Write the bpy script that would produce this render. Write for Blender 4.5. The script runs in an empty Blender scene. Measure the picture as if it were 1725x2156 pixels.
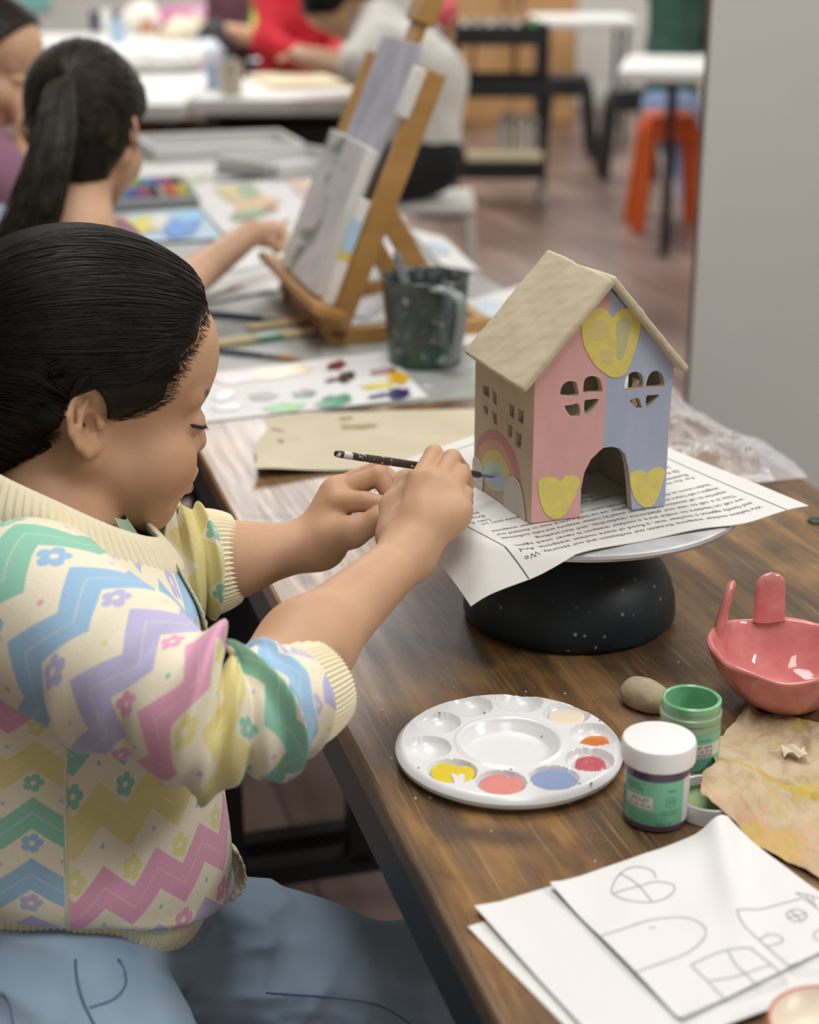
import bpy, bmesh, math, random
import numpy as np
from mathutils import Vector, Matrix, Quaternion, noise as mnoise

random.seed(4); RNG = np.random.default_rng(4)
SC = bpy.context.scene
COL = SC.collection
# ------------------------------------------------------------------ camera model (metres, z up)
FPX = 3456.0; IW, IH = 1725, 2156
PITCH = math.radians(20.0); CAM = np.array([0.0, 0.0, 1.31])
cF = np.array([0, math.cos(PITCH), -math.sin(PITCH)]); cU = np.array([0, math.sin(PITCH), math.cos(PITCH)]); cX = np.array([1.0, 0, 0])
def ray(x, y): return cF + cX*(x-IW/2)/FPX - cU*(y-IH/2)/FPX
def onz(x, y, z):
    d = ray(x, y); return CAM + d*(z-CAM[2])/d[2]
def onZ(x, y, Z): return CAM + ray(x, y)*Z
def onY(x, y, Y):
    d = ray(x, y); return CAM + d*(Y/d[1])
def onplane(x, y, p0, n):
    d = ray(x, y); return CAM + d*(np.dot(np.asarray(p0)-CAM, n)/np.dot(d, n))
# work-table frame: u along the table, n across it
TA = math.radians(15.76)
tu = np.array([-math.sin(TA), math.cos(TA), 0]); tn = np.array([math.cos(TA), math.sin(TA), 0])
def T(u, n, z): return tu*u + tn*n + np.array([0, 0, z])
TZ = 0.74

# ------------------------------------------------------------------ node expression helper
class Mat:
    """procedural material; every call adds nodes and returns a socket wrapper"""
    def __init__(s, name):
        s.m = bpy.data.materials.new(name); s.m.use_nodes = True
        s.t = s.m.node_tree; s.n = s.t.nodes; s.l = s.t.links
        s.b = next(x for x in s.n if x.type == 'BSDF_PRINCIPLED')
        s.out = next(x for x in s.n if x.type == 'OUTPUT_MATERIAL')
    def put(s, sock, v):
        if isinstance(v, Sk): s.l.new(v.s, sock)
        elif isinstance(v, (tuple, list)):
            v = tuple(v)
            if len(sock.default_value) == 4 and len(v) == 3: v = v + (1.0,)
            sock.default_value = v
        else: sock.default_value = v
    def set(s, **k):
        for a, v in k.items(): s.put(s.b.inputs[a.replace('_', ' ')], v)
        return s
    def math(s, op, a, b=0.0, c=0.0, clamp=False):
        n = s.n.new('ShaderNodeMath'); n.operation = op; n.use_clamp = clamp
        for i, v in enumerate((a, b, c)):
            if i < len(n.inputs): s.put(n.inputs[i], v)
        return Sk(s, n.outputs[0])
    def mix(s, f, a, b, mode='MIX'):
        n = s.n.new('ShaderNodeMix'); n.data_type = 'RGBA'; n.blend_type = mode
        s.put(n.inputs[0], f); s.put(n.inputs[6], a); s.put(n.inputs[7], b)
        return Sk(s, n.outputs[2])
    def coord(s, kind='Object'):
        return Sk(s, s.n.new('ShaderNodeTexCoord').outputs[kind])
    def attr(s, name, out='Vector'):
        n = s.n.new('ShaderNodeAttribute'); n.attribute_name = name; return Sk(s, n.outputs[out])
    def sep(s, v):
        n = s.n.new('ShaderNodeSeparateXYZ'); s.put(n.inputs[0], v); return [Sk(s, o) for o in n.outputs]
    def comb(s, x, y, z=0.0):
        n = s.n.new('ShaderNodeCombineXYZ')
        for i, v in enumerate((x, y, z)): s.put(n.inputs[i], v)
        return Sk(s, n.outputs[0])
    def mapping(s, v, scale=(1, 1, 1), rot=(0, 0, 0), loc=(0, 0, 0)):
        n = s.n.new('ShaderNodeMapping'); s.put(n.inputs['Vector'], v)
        n.inputs['Scale'].default_value = scale; n.inputs['Rotation'].default_value = rot; n.inputs['Location'].default_value = loc
        return Sk(s, n.outputs[0])
    def noise(s, v=None, scale=5.0, detail=3.0, rough=0.5, dist=0.0, out=0):
        n = s.n.new('ShaderNodeTexNoise')
        if v is not None: s.put(n.inputs['Vector'], v)
        n.inputs['Scale'].default_value = scale; n.inputs['Detail'].default_value = detail
        n.inputs['Roughness'].default_value = rough; n.inputs['Distortion'].default_value = dist
        return Sk(s, n.outputs[out])
    def voro(s, v=None, scale=5.0, feat='F1', out='Distance', rand=1.0):
        n = s.n.new('ShaderNodeTexVoronoi'); n.feature = feat
        if v is not None: s.put(n.inputs['Vector'], v)
        n.inputs['Scale'].default_value = scale; n.inputs['Randomness'].default_value = rand
        return Sk(s, n.outputs[out])
    def ramp(s, f, stops, interp='LINEAR'):
        n = s.n.new('ShaderNodeValToRGB'); s.put(n.inputs[0], f); cr = n.color_ramp; cr.interpolation = interp
        while len(cr.elements) > 1: cr.elements.remove(cr.elements[-1])
        for i, (p, c) in enumerate(stops):
            e = cr.elements[0] if i == 0 else cr.elements.new(p)
            e.position = p; e.color = (c[0], c[1], c[2], 1) if len(c) == 3 else c
        return Sk(s, n.outputs[0])
    def step(s, a, lo, hi):
        n = s.n.new('ShaderNodeMapRange'); n.interpolation_type = 'SMOOTHSTEP'
        s.put(n.inputs[0], a); s.put(n.inputs[1], lo); s.put(n.inputs[2], hi)
        return Sk(s, n.outputs[0])
    def bump(s, h, strength=0.3, dist=0.001):
        n = s.n.new('ShaderNodeBump'); n.inputs['Strength'].default_value = strength; n.inputs['Distance'].default_value = dist
        s.put(n.inputs['Height'], h); s.l.new(n.outputs[0], s.b.inputs['Normal']); return s
class Sk:
    def __init__(s, m, sock): s.m = m; s.s = sock
    def __add__(s, o): return s.m.math('ADD', s, o)
    __radd__ = __add__
    def __sub__(s, o): return s.m.math('SUBTRACT', s, o)
    def __rsub__(s, o): return s.m.math('SUBTRACT', o, s)
    def __mul__(s, o): return s.m.math('MULTIPLY', s, o)
    __rmul__ = __mul__
    def __truediv__(s, o): return s.m.math('DIVIDE', s, o)
    def lt(s, o): return s.m.math('LESS_THAN', s, o)
    def gt(s, o): return s.m.math('GREATER_THAN', s, o)
    def abs(s): return s.m.math('ABSOLUTE', s)
    def floor(s): return s.m.math('FLOOR', s)
    def fract(s): return s.m.math('FRACT', s)
    def mod(s, o): return s.m.math('FLOORED_MODULO', s, o)
    def max(s, o): return s.m.math('MAXIMUM', s, o)
    def min(s, o): return s.m.math('MINIMUM', s, o)

def hexc(h):
    """sRGB hex to linear rgb"""
    h = h.lstrip('#'); v = [int(h[i:i+2], 16)/255 for i in (0, 2, 4)]
    return tuple(x/12.92 if x <= 0.04045 else ((x+0.055)/1.055)**2.4 for x in v)
def lc(c): return hexc(c) if isinstance(c, str) else c
_mats = {}
def plain(name, col, rough=0.6, **k):
    if name in _mats: return _mats[name].m
    m = Mat(name); m.set(Base_Color=lc(col), Roughness=rough, **k); _mats[name] = m; return m.m
def mottled(name, c1, c2, scale=8.0, rough=0.6, bump=0.0, bscale=60.0, bdist=0.001, detail=4, stretch=(1, 1, 1), lo=0.35, hi=0.65, **k):
    if name in _mats: return _mats[name].m
    m = Mat(name); co = m.mapping(m.coord(), scale=stretch)
    nz = m.noise(co, scale, detail)
    m.set(Base_Color=m.ramp(nz, [(lo, lc(c1)), (hi, lc(c2))]), Roughness=rough, **k)
    if bump: m.bump(m.noise(co, bscale, 4), bump, bdist)
    _mats[name] = m; return m.m

# ------------------------------------------------------------------ mesh builder
class MB:
    def __init__(s): s.v = []; s.f = []; s.mi = []; s.cur = 0; s.mats = []; s.flat = set()
    def mat(s, m):
        if m not in s.mats: s.mats.append(m)
        s.cur = s.mats.index(m); return s
    def add(s, V, F):
        o = len(s.v); s.v += [tuple(float(c) for c in p) for p in V]
        for f in F: s.f.append(tuple(i+o for i in f)); s.mi.append(s.cur)
        return s
    def box(s, c, size, ax=None, bev=0.0):
        """box centred at c; ax = 3 unit axes"""
        ax = [np.array(a, float) for a in (ax if ax is not None else ((1, 0, 0), (0, 1, 0), (0, 0, 1)))]
        c = np.asarray(c, float); h = np.array(size, float)/2
        if bev <= 0:
            V = [c + ax[0]*h[0]*i + ax[1]*h[1]*j + ax[2]*h[2]*k for i in (-1, 1) for j in (-1, 1) for k in (-1, 1)]
            return s.add(V, [(0, 1, 3, 2), (4, 6, 7, 5), (0, 4, 5, 1), (2, 3, 7, 6), (0, 2, 6, 4), (1, 5, 7, 3)])
        bm = bmesh.new(); bmesh.ops.create_cube(bm, size=2.0)
        for v in bm.verts: v.co = Vector((v.co.x*h[0], v.co.y*h[1], v.co.z*h[2]))
        bmesh.ops.bevel(bm, geom=list(bm.edges), offset=min(bev, min(h)*0.9), segments=2, affect='EDGES', profile=0.5)
        bm.verts.index_update()
        V = [c + ax[0]*v.co.x + ax[1]*v.co.y + ax[2]*v.co.z for v in bm.verts]
        F = [[v.index for v in f.verts] for f in bm.faces]; bm.normal_update()
        s.flat |= {len(s.f)+i for i, f in enumerate(bm.faces) if max(abs(c_) for c_ in f.normal) > .999}; bm.free()
        return s.add(V, F)
    def bar(s, a, b, w, t, side=None, bev=0.0):
        """rectangular bar from a to b; w measured along 'side' direction, t across"""
        a = np.asarray(a, float); b = np.asarray(b, float); d = b-a; L = np.linalg.norm(d); d = d/L
        sd = np.asarray(side if side is not None else ((0, 0, 1) if abs(d[2]) < .9 else (1, 0, 0)), float)
        sd = sd - d*np.dot(sd, d); sd /= np.linalg.norm(sd); o = np.cross(d, sd)
        return s.box((a+b)/2, (L, w, t), (d, sd, o), bev)
    def tube(s, pts, rad, seg=10, cap=True, flat=1.0, up=None):
        P = np.asarray(pts, float); n = len(P); R = np.full(n, rad, float) if np.isscalar(rad) else np.asarray(rad, float)
        tg = np.gradient(P, axis=0); tg /= np.linalg.norm(tg, axis=1)[:, None]+1e-12
        ref = np.asarray(up, float) if up is not None else (np.array([0, 0, 1.]) if abs(tg[0][2]) < .9 else np.array([1., 0, 0]))
        V = []
        x = ref - tg[0]*np.dot(ref, tg[0]); x /= np.linalg.norm(x)
        for i in range(n):
            x = x - tg[i]*np.dot(x, tg[i]); x /= np.linalg.norm(x)+1e-12; y = np.cross(tg[i], x)
            for k in range(seg):
                a = 2*math.pi*k/seg; V.append(P[i] + (x*math.cos(a)*flat + y*math.sin(a))*R[i])
        F = [(i*seg+k, i*seg+(k+1) % seg, (i+1)*seg+(k+1) % seg, (i+1)*seg+k) for i in range(n-1) for k in range(seg)]
        if cap: F += [tuple(range(seg))[::-1], tuple(range((n-1)*seg, n*seg))]
        return s.add(V, F)
    def lathe(s, prof, seg=48, c=(0, 0, 0), close=False, sx=1.0, sy=1.0, M=None):
        """profile [(r,z)...] round z"""
        V = []; idx = []
        for r, z in prof:
            if r < 1e-7: idx.append([len(V)]*seg); V.append((0, 0, z))
            else:
                b = len(V); idx.append([b+k for k in range(seg)])
                V += [(r*math.cos(2*math.pi*k/seg)*sx, r*math.sin(2*math.pi*k/seg)*sy, z) for k in range(seg)]
        F = []
        for a, b in zip(idx[:-1], idx[1:]):
            for k in range(seg):
                q = [a[k], a[(k+1) % seg], b[(k+1) % seg], b[k]]; u = []
                for i in q:
                    if i not in u: u.append(i)
                if len(u) > 2: F.append(tuple(u))
        V = np.array(V)
        if M is not None: V = (np.asarray(M)[:3, :3] @ V.T).T + np.asarray(M)[:3, 3]
        return s.add(V + np.asarray(c, float), F)
    def grid(s, P, wrapu=False, wrapv=False):
        """P array (nu,nv,3)"""
        P = np.asarray(P, float); a, b = P.shape[:2]; F = []
        for i in range(a if wrapu else a-1):
            for j in range(b if wrapv else b-1):
                i2 = (i+1) % a; j2 = (j+1) % b
                F.append((i*b+j, i2*b+j, i2*b+j2, i*b+j2))
        return s.add(P.reshape(-1, 3), F)
    def sheet(s, P, th=0.0003):
        """thin solid from a height grid (nu,nv,3), th downwards"""
        P = np.asarray(P, float); a, b = P.shape[:2]; Q = P - np.array([0, 0, th])
        s.grid(P); s.grid(Q[::-1])
        edge = [(i, 0) for i in range(a)] + [(a-1, j) for j in range(1, b)] + [(i, b-1) for i in range(a-2, -1, -1)] + [(0, j) for j in range(b-2, 0, -1)]
        V = [P[e] for e in edge] + [Q[e] for e in edge]; n = len(edge)
        return s.add(V, [(i, n+i, n+(i+1) % n, (i+1) % n) for i in range(n)])
    def prism(s, poly, z0, z1, M=None):
        """closed 2-D polygon extruded between z0 and z1 (M: 4x4 placing)"""
        n = len(poly); V = np.array([(x, y, z) for z in (z0, z1) for x, y in poly], float)
        if M is not None: V = (np.asarray(M)[:3, :3] @ V.T).T + np.asarray(M)[:3, 3]
        return s.add(V, [tuple(range(n))[::-1], tuple(range(n, 2*n))] + [(i, (i+1) % n, n+(i+1) % n, n+i) for i in range(n)])
    def mesh(s, m2):
        """append a bpy mesh with current material"""
        return s.add([v.co[:] for v in m2.vertices], [tuple(p.vertices) for p in m2.polygons])
    def build(s, name, mat=None, parent=None, smooth=True, loc=None, auto=None):
        me = bpy.data.meshes.new(name); me.from_pydata(s.v, [], s.f)
        mats = s.mats or [mat if not isinstance(mat, Mat) else mat.m]
        for m in mats: me.materials.append(m)
        if s.mats: me.polygons.foreach_set('material_index', s.mi)
        bm = bmesh.new(); bm.from_mesh(me); bmesh.ops.recalc_face_normals(bm, faces=list(bm.faces)) if auto != 'keep' else None
        bm.to_mesh(me); bm.free()
        if smooth:
            try: me.set_sharp_from_angle(angle=math.radians(40))
            except Exception: pass
            me.polygons.foreach_set('use_smooth', [i not in s.flat for i in range(len(me.polygons))])
        return link(name, me, parent, loc)
def link(name, me, parent=None, loc=None):
    o = bpy.data.objects.new(name, me); COL.objects.link(o)
    if parent is not None:
        o.parent = parent
        if loc is None: o.matrix_parent_inverse = parent_matrix(parent).inverted()
    if loc is not None: o.location = tuple(loc)
    return o
def parent_matrix(o):
    m = Matrix.LocRotScale(o.location, o.rotation_euler, o.scale)
    return (parent_matrix(o.parent) @ o.matrix_parent_inverse @ m) if o.parent else m
def tag(o, label=None, cat=None, group=None, kind=None):
    if label: o['label'] = label
    if cat: o['category'] = cat
    if group: o['group'] = group
    if kind: o['kind'] = kind
    return o
def thing(name, loc, label, cat, group=None):
    o = bpy.data.objects.new(name, None); COL.objects.link(o); o.location = tuple(float(c) for c in loc); o.empty_display_size = 0.02
    return tag(o, label, cat, group)
def struct(o): o['kind'] = 'structure'; return o
def copy_tree(o, parent=None):
    c = o.copy(); COL.objects.link(c)
    if parent is not None: c.parent = parent
    for ch in [k for k in bpy.data.objects if k.parent == o]: copy_tree(ch, c)
    return c
def set_attr(o, name, arr):
    a = o.data.attributes.new(name, 'FLOAT_VECTOR', 'POINT'); a.data.foreach_set('vector', np.asarray(arr, np.float32).ravel())

# ------------------------------------------------------------------ 2-D curves with holes -> mesh
def curve_mesh(polys, extrude, bevel=0.0, M=None):
    cu = bpy.data.curves.new('tmp', 'CURVE'); cu.dimensions = '2D'; cu.fill_mode = 'BOTH'
    cu.extrude = extrude; cu.bevel_depth = bevel; cu.bevel_resolution = 2
    for poly in polys:
        sp = cu.splines.new('POLY'); sp.points.add(len(poly)-1); sp.use_cyclic_u = True
        for p, (x, y) in zip(sp.points, poly): p.co = (x, y, 0, 1)
    o = bpy.data.objects.new('tmp', cu); COL.objects.link(o)
    me = bpy.data.meshes.new_from_object(o.evaluated_get(bpy.context.evaluated_depsgraph_get()))
    bpy.data.objects.remove(o); bpy.data.curves.remove(cu)
    if M is not None: me.transform(Matrix(M))
    return me
def text_mesh(body, size, extrude=0.0, align='LEFT', shear=0.0):
    cu = bpy.data.curves.new('tmp', 'FONT'); cu.body = body; cu.size = size; cu.extrude = extrude; cu.align_x = align
    cu.resolution_u = 2; cu.shear = shear
    o = bpy.data.objects.new('tmp', cu); COL.objects.link(o)
    me = bpy.data.meshes.new_from_object(o.evaluated_get(bpy.context.evaluated_depsgraph_get()))
    bpy.data.objects.remove(o); bpy.data.curves.remove(cu)
    return me

# ------------------------------------------------------------------ signed distance fields + surface nets
def smin(a, b, k):
    h = np.clip(0.5 + 0.5*(b-a)/k, 0, 1); return b*(1-h) + a*h - k*h*(1-h)
def smax(a, b, k): return -smin(-a, -b, k)
def s_ball(P, c, r): return np.linalg.norm(P-np.asarray(c, np.float32), axis=-1) - r
def s_ell(P, c, r, ax=None):
    q = P - np.asarray(c, np.float32)
    if ax is not None: q = q @ np.asarray(ax, np.float32).T
    r = np.asarray(r, np.float32); k0 = np.linalg.norm(q/r, axis=-1); k1 = np.linalg.norm(q/(r*r), axis=-1)
    return k0*(k0-1)/(k1+1e-9)
def s_cone(P, a, b, ra, rb):
    """capsule with linearly varying radius"""
    a = np.asarray(a, np.float32); b = np.asarray(b, np.float32); d = b-a; L2 = float(d@d)+1e-12
    t = np.clip(((P-a)@d)/L2, 0, 1); return np.linalg.norm(P-a-t[..., None]*d, axis=-1) - (ra + (rb-ra)*t)
def s_chain(P, pts, rad, k=0.004):
    d = None
    for i in range(len(pts)-1):
        e = s_cone(P, pts[i], pts[i+1], rad[i], rad[i+1]); d = e if d is None else smin(d, e, k)
    return d
def surface_nets(fn, lo, hi, h, block=10, margin=1.5):
    """mesh of fn(P)=0 inside the box lo..hi, voxel h; only blocks near the surface are sampled"""
    lo = np.asarray(lo, float); n = np.maximum(np.ceil((np.asarray(hi)-lo)/h/block).astype(int), 1)
    cen = np.stack(np.meshgrid(*[lo[i] + (np.arange(n[i])+.5)*block*h for i in range(3)], indexing='ij'), -1).astype(np.float32)
    dc = fn(cen.reshape(-1, 3)).reshape(n)
    near = np.abs(dc) < block*h*0.87*margin
    D = np.repeat(np.repeat(np.repeat(np.where(dc < 0, -1, 1).astype(np.float32), block, 0), block, 1), block, 2)
    off = np.stack(np.meshgrid(*[np.arange(block)]*3, indexing='ij'), -1).reshape(-1, 3)
    B = np.argwhere(near)
    for c0 in range(0, len(B), 1500):
        bb = B[c0:c0+1500]; ijk = (bb[:, None, :]*block + off[None]).reshape(-1, 3)
        D[ijk[:, 0], ijk[:, 1], ijk[:, 2]] = fn((lo + ijk*h).astype(np.float32))
    I = D < 0; sh = np.array(D.shape)
    cnt = np.zeros(sh-1, np.uint8)
    for a in (0, 1):
        for b in (0, 1):
            for c in (0, 1): cnt += I[a:sh[0]-1+a, b:sh[1]-1+b, c:sh[2]-1+c]
    act = np.argwhere((cnt > 0) & (cnt < 8)); idm = -np.ones(sh-1, np.int32); idm[act[:, 0], act[:, 1], act[:, 2]] = np.arange(len(act))
    pos = np.zeros((len(act), 3)); num = np.zeros(len(act))
    cs = [(a, b, c) for a in (0, 1) for b in (0, 1) for c in (0, 1)]
    for p in cs:
        for ax in range(3):
            if p[ax]: continue
            q = list(p); q[ax] = 1
            d0 = D[act[:, 0]+p[0], act[:, 1]+p[1], act[:, 2]+p[2]]; d1 = D[act[:, 0]+q[0], act[:, 1]+q[1], act[:, 2]+q[2]]
            m = (d0 < 0) != (d1 < 0); t = np.where(m, d0/np.where(m, d0-d1, 1), 0)
            e = np.array(p, float)[None].repeat(len(act), 0); e[:, ax] += t
            pos[m] += e[m]; num[m] += 1
    V = lo + (act + pos/np.maximum(num, 1)[:, None])*h
    F = []
    for ax in range(3):
        u, v = (ax+1) % 3, (ax+2) % 3
        sl0 = [slice(None)]*3; sl1 = [slice(None)]*3; sl0[ax] = slice(0, -1); sl1[ax] = slice(1, None)
        e = np.argwhere(I[tuple(sl0)] != I[tuple(sl1)])
        e = e[(e[:, u] > 0) & (e[:, v] > 0) & (e[:, u] < sh[u]-1) & (e[:, v] < sh[v]-1)]
        q = []
        for du, dv in ((-1, -1), (0, -1), (0, 0), (-1, 0)):
            g = e.copy(); g[:, u] += du; g[:, v] += dv; q.append(idm[g[:, 0], g[:, 1], g[:, 2]])
        q = np.stack(q, 1); fl = I[e[:, 0], e[:, 1], e[:, 2]]
        q[~fl] = q[~fl][:, ::-1]; F.append(q[(q >= 0).all(1)])
    return V, np.concatenate(F)
def np_mesh(name, V, F, mats, parent=None, mi=None, smooth=True):
    me = bpy.data.meshes.new(name); me.vertices.add(len(V)); me.vertices.foreach_set('co', np.asarray(V, np.float32).ravel())
    F = np.asarray(F); k = F.shape[1]
    me.loops.add(F.size); me.loops.foreach_set('vertex_index', F.ravel().astype(np.int32))
    me.polygons.add(len(F)); me.polygons.foreach_set('loop_start', (np.arange(len(F))*k).astype(np.int32))
    if mi is not None: me.polygons.foreach_set('material_index', np.asarray(mi, np.int32))
    me.polygons.foreach_set('use_smooth', [smooth]*len(F)); me.update(calc_edges=True); me.validate()
    for m in (mats if isinstance(mats, (list, tuple)) else [mats]): me.materials.append(m.m if isinstance(m, Mat) else m)
    return link(name, me, parent)
def sm_verts(V, F, it=1, lam=0.5):
    n = len(V)
    for _ in range(it):
        S = np.zeros_like(V); c = np.zeros(n)
        for a, b in ((0, 1), (1, 2), (2, 3), (3, 0)):
            np.add.at(S, F[:, a], V[F[:, b]]); np.add.at(c, F[:, a], 1); np.add.at(S, F[:, b], V[F[:, a]]); np.add.at(c, F[:, b], 1)
        V = V + lam*(S/np.maximum(c, 1)[:, None] - V)
    return V
def vnoise(P, scale, seed=0):
    """cheap smooth 3-D noise in [-1,1] from sines"""
    P = np.asarray(P)*scale; r = np.random.default_rng(seed); o = 0
    for i in range(6):
        d = r.normal(size=3); d /= np.linalg.norm(d); o = o + np.sin(P@d*(1+.35*i) + r.uniform(0, 6.28) + .8*np.sin(P@r.normal(size=3)*.7 + r.uniform(0, 6.28)))
    return o/4.0
def spline(pts, n=40, closed=False):
    """Catmull-Rom through pts"""
    P = np.asarray(pts, float); m = len(P); out = []
    segs = m if closed else m-1
    g = (lambda i: P[i % m]) if closed else (lambda i: P[min(max(i, 0), m-1)])
    for j in range(n):
        t = j/(n if closed else n-1)*segs; i = min(int(t), segs-1); t -= i
        a, b, c, d = g(i-1), g(i), g(i+1), g(i+2)
        out.append(0.5*((2*b) + (-a+c)*t + (2*a-5*b+4*c-d)*t*t + (-a+3*b-3*c+d)*t**3))
    return np.array(out)
def lerpv(x, xs, ys): return np.interp(x, xs, ys)
# ================================================================== the room
def mat_floor():
    m = Mat('plank_floor'); co = m.mapping(m.coord(), rot=(0, 0, -TA))
    x, y, z = m.sep(co)
    row = (x/0.14).floor(); off = row*0.377
    yy = y + off
    seam = m.math('MINIMUM', (x/0.14).fract().lt(0.03)*-1.0 + 1.0, (yy/1.1).fract().lt(0.004)*-1.0 + 1.0)
    cell = m.comb(row, (yy/1.1).floor(), 0.0)
    wn = m.n.new('ShaderNodeTexWhiteNoise'); m.put(wn.inputs['Vector'], cell); tone = Sk(m, wn.outputs['Value'])
    gr = m.noise(m.comb(x*22.0, yy*1.6, row), 1.0, 5, 0.6)
    base = m.ramp(gr*0.6 + tone*0.4, [(0.25, hexc('#66524a')), (0.5, hexc('#80695f')), (0.8, hexc('#978076'))])
    m.set(Base_Color=m.mix(seam, hexc('#3a2d29'), base), Roughness=m.ramp(gr, [(0.3, (.3,)*3), (0.7, (.45,)*3)]))
    return m
def mat_wood_top():
    """rustic brown laminate: broad blotches, grain along the table (object x)"""
    m = Mat('rustic_wood_top'); co = m.coord(); x, y, z = m.sep(co)
    wv = m.noise(m.comb(x*2.0, y*5.0, 0.0), 1.0, 2)
    g1 = m.noise(m.comb(x*3.5, y*60.0 + wv*2.5, 0.0), 1.0, 5, 0.6)
    g2 = m.noise(m.comb(x*9.0, y*420.0 + wv*6.0, 2.0), 1.0, 3, 0.6)
    bl = m.noise(m.comb(x*6.0, y*17.0, 5.0), 1.0, 4, 0.55, 0.5)
    row = (y/0.125 + 0.2).floor(); tone0 = m.n.new('ShaderNodeTexWhiteNoise'); m.put(tone0.inputs['Vector'], m.comb(row, (x/0.62 + row*0.37).floor(), 0.0)); pv = Sk(m, tone0.outputs['Value'])
    tone = m.ramp(bl + (pv-0.5)*0.16, [(0.30, hexc('#57442f')), (0.44, hexc('#77593a')), (0.53, hexc('#957146')), (0.62, hexc('#8a6c4e')), (0.74, hexc('#786860'))])
    col = m.mix(m.ramp(g1, [(0.36, (.62,)*3), (0.56, (.0,)*3)]), tone, hexc('#49382c'))
    col = m.mix(m.ramp(g2, [(0.54, (0,)*3), (0.72, (.45,)*3)]), col, hexc('#b3966f'))
    col = m.mix(m.ramp(m.noise(m.comb(x*9.0, y*13.0, 9.0), 1.0, 3, .5, .6), [(0.62, (0,)*3), (0.70, (.7,)*3)]), col, hexc('#43352f'))
    m.set(Base_Color=col, Roughness=m.ramp(g1, [(0.3, (.38,)*3), (0.7, (.24,)*3)]), Specular_IOR_Level=0.6)
    m.bump(g1*0.6 + g2*0.4, 0.10, 0.0004)
    return m
M_WOOD = mat_wood_top()
M_STEEL_DARK = plain('black_steel', '#1d2023', 0.5, Metallic=0.3)
M_WHITEWALL = mottled('painted_wall', '#d9d8d2', '#e2e1dc', 2.0, 0.7)
M_GREYWALL = mottled('grey_painted_wall', '#c6c5c0', '#cfcec9', 1.2, 0.55, bump=0.08, bscale=40)

def setting():
    fl = MB().box((0, 5.2, -0.02), (11, 14.4, 0.04)).build('floor', mat_floor(), smooth=False); struct(fl)
    ce = MB().box((0, 5.2, 2.82), (11, 14.4, 0.04)).build('ceiling', plain('white_ceiling', '#e6e4dd', .9), smooth=False); struct(ce)
    struct(MB().box((0, 12.35, 1.4), (11, 0.1, 2.84)).build('wall_back', M_WHITEWALL, smooth=False))
    struct(MB().box((-5.45, 5.2, 1.4), (0.1, 14.4, 2.84)).build('wall_left', M_WHITEWALL, smooth=False))
    struct(MB().box((5.45, 5.2, 1.4), (0.1, 14.4, 2.84)).build('wall_right', M_WHITEWALL, smooth=False))
    struct(MB().box((0, -1.95, 1.4), (11, 0.1, 2.84)).build('wall_front', M_WHITEWALL, smooth=False))
    # grey partition wall on the right, ending in a narrow dark edge strip
    e0 = onY(1476, 400, 2.75); x0 = e0[0]; sl = e0[0]/e0[1]
    # the partition's end is cut at a slant, its far side narrower than its face
    p = MB().prism([(x0, 2.75), (x0+2.8, 2.75), (x0+2.8, 2.95), (x0+0.2*sl+0.012, 2.95)], 0.0, 2.8).build('wall_partition', M_GREYWALL, smooth=False); struct(p)
    struct(MB().prism([(x0-0.007, 2.752), (x0, 2.752), (x0+0.2*sl+0.012, 2.95), (x0+0.2*sl+0.003, 2.95)], 0.0, 2.8).build('trim_1', plain('brown_edge_strip', '#6a5a4c', .5), smooth=False))
    struct(MB().box((0, 12.285, 0.05), (10.8, 0.03, 0.1)).build('baseboard_back', plain('white_baseboard', '#d6d4cd', .5), smooth=False))

def lights():
    W = bpy.data.worlds.new('room_ambient'); SC.world = W; W.use_nodes = True
    bg = W.node_tree.nodes['Background']; bg.inputs[0].default_value = (1, .97, .93, 1); bg.inputs[1].default_value = 0.25
    def panel(x, y, sx, sy, p, col=(1.0, .99, .978), z=2.76):
        l = bpy.data.lights.new('ceiling_panel_light', 'AREA'); l.shape = 'RECTANGLE'; l.size = sx; l.size_y = sy; l.energy = p; l.color = col
        o = bpy.data.objects.new('ceiling_panel_light', l); COL.objects.link(o); o.location = (x, y, z)
    for x, y, k in ((.2, .3, .62), (2.6, .4, 1.8), (-.15, 1.75, .72), (-2.4, 3.2, .15), (1.3, 2.9, 1.1), (2.9, 3.2, .8), (-2.9, 6.2, 1.4), (2.2, 6.2, 1.4), (-2.9, 9.6, 1.5), (.9, 10.4, 1.4), (2.9, 9.6, 1.5)): panel(x, y, 0.62, 1.25, LP*k)
    panel(-.62, 7.3, 1.0, 3.4, LP*2.7)
LP = 31
def camera():
    c = bpy.data.cameras.new('camera'); o = bpy.data.objects.new('camera', c); COL.objects.link(o)
    o.location = tuple(CAM); o.rotation_euler = (math.pi/2 - PITCH, 0, 0)
    c.sensor_fit = 'VERTICAL'; c.sensor_height = 36.0; c.lens = FPX*36.0/IH; c.clip_start = 0.02; c.clip_end = 60
    c.dof.use_dof = True; c.dof.focus_distance = 1.25; c.dof.aperture_fstop = 4.6
    SC.camera = o
    SC.view_settings.view_transform = 'Standard'; SC.view_settings.look = 'None'; SC.view_settings.gamma = 1.0
    SC.view_settings.exposure = -0.08; SC.view_settings.use_curve_mapping = False
    SC.cycles.use_denoising = True; SC.cycles.max_bounces = 7; SC.cycles.diffuse_bounces = 3; SC.cycles.glossy_bounces = 3; SC.cycles.use_adaptive_sampling = True; SC.cycles.adaptive_threshold = 0.02; SC.cycles.sample_clamp_indirect = 4.0

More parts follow.
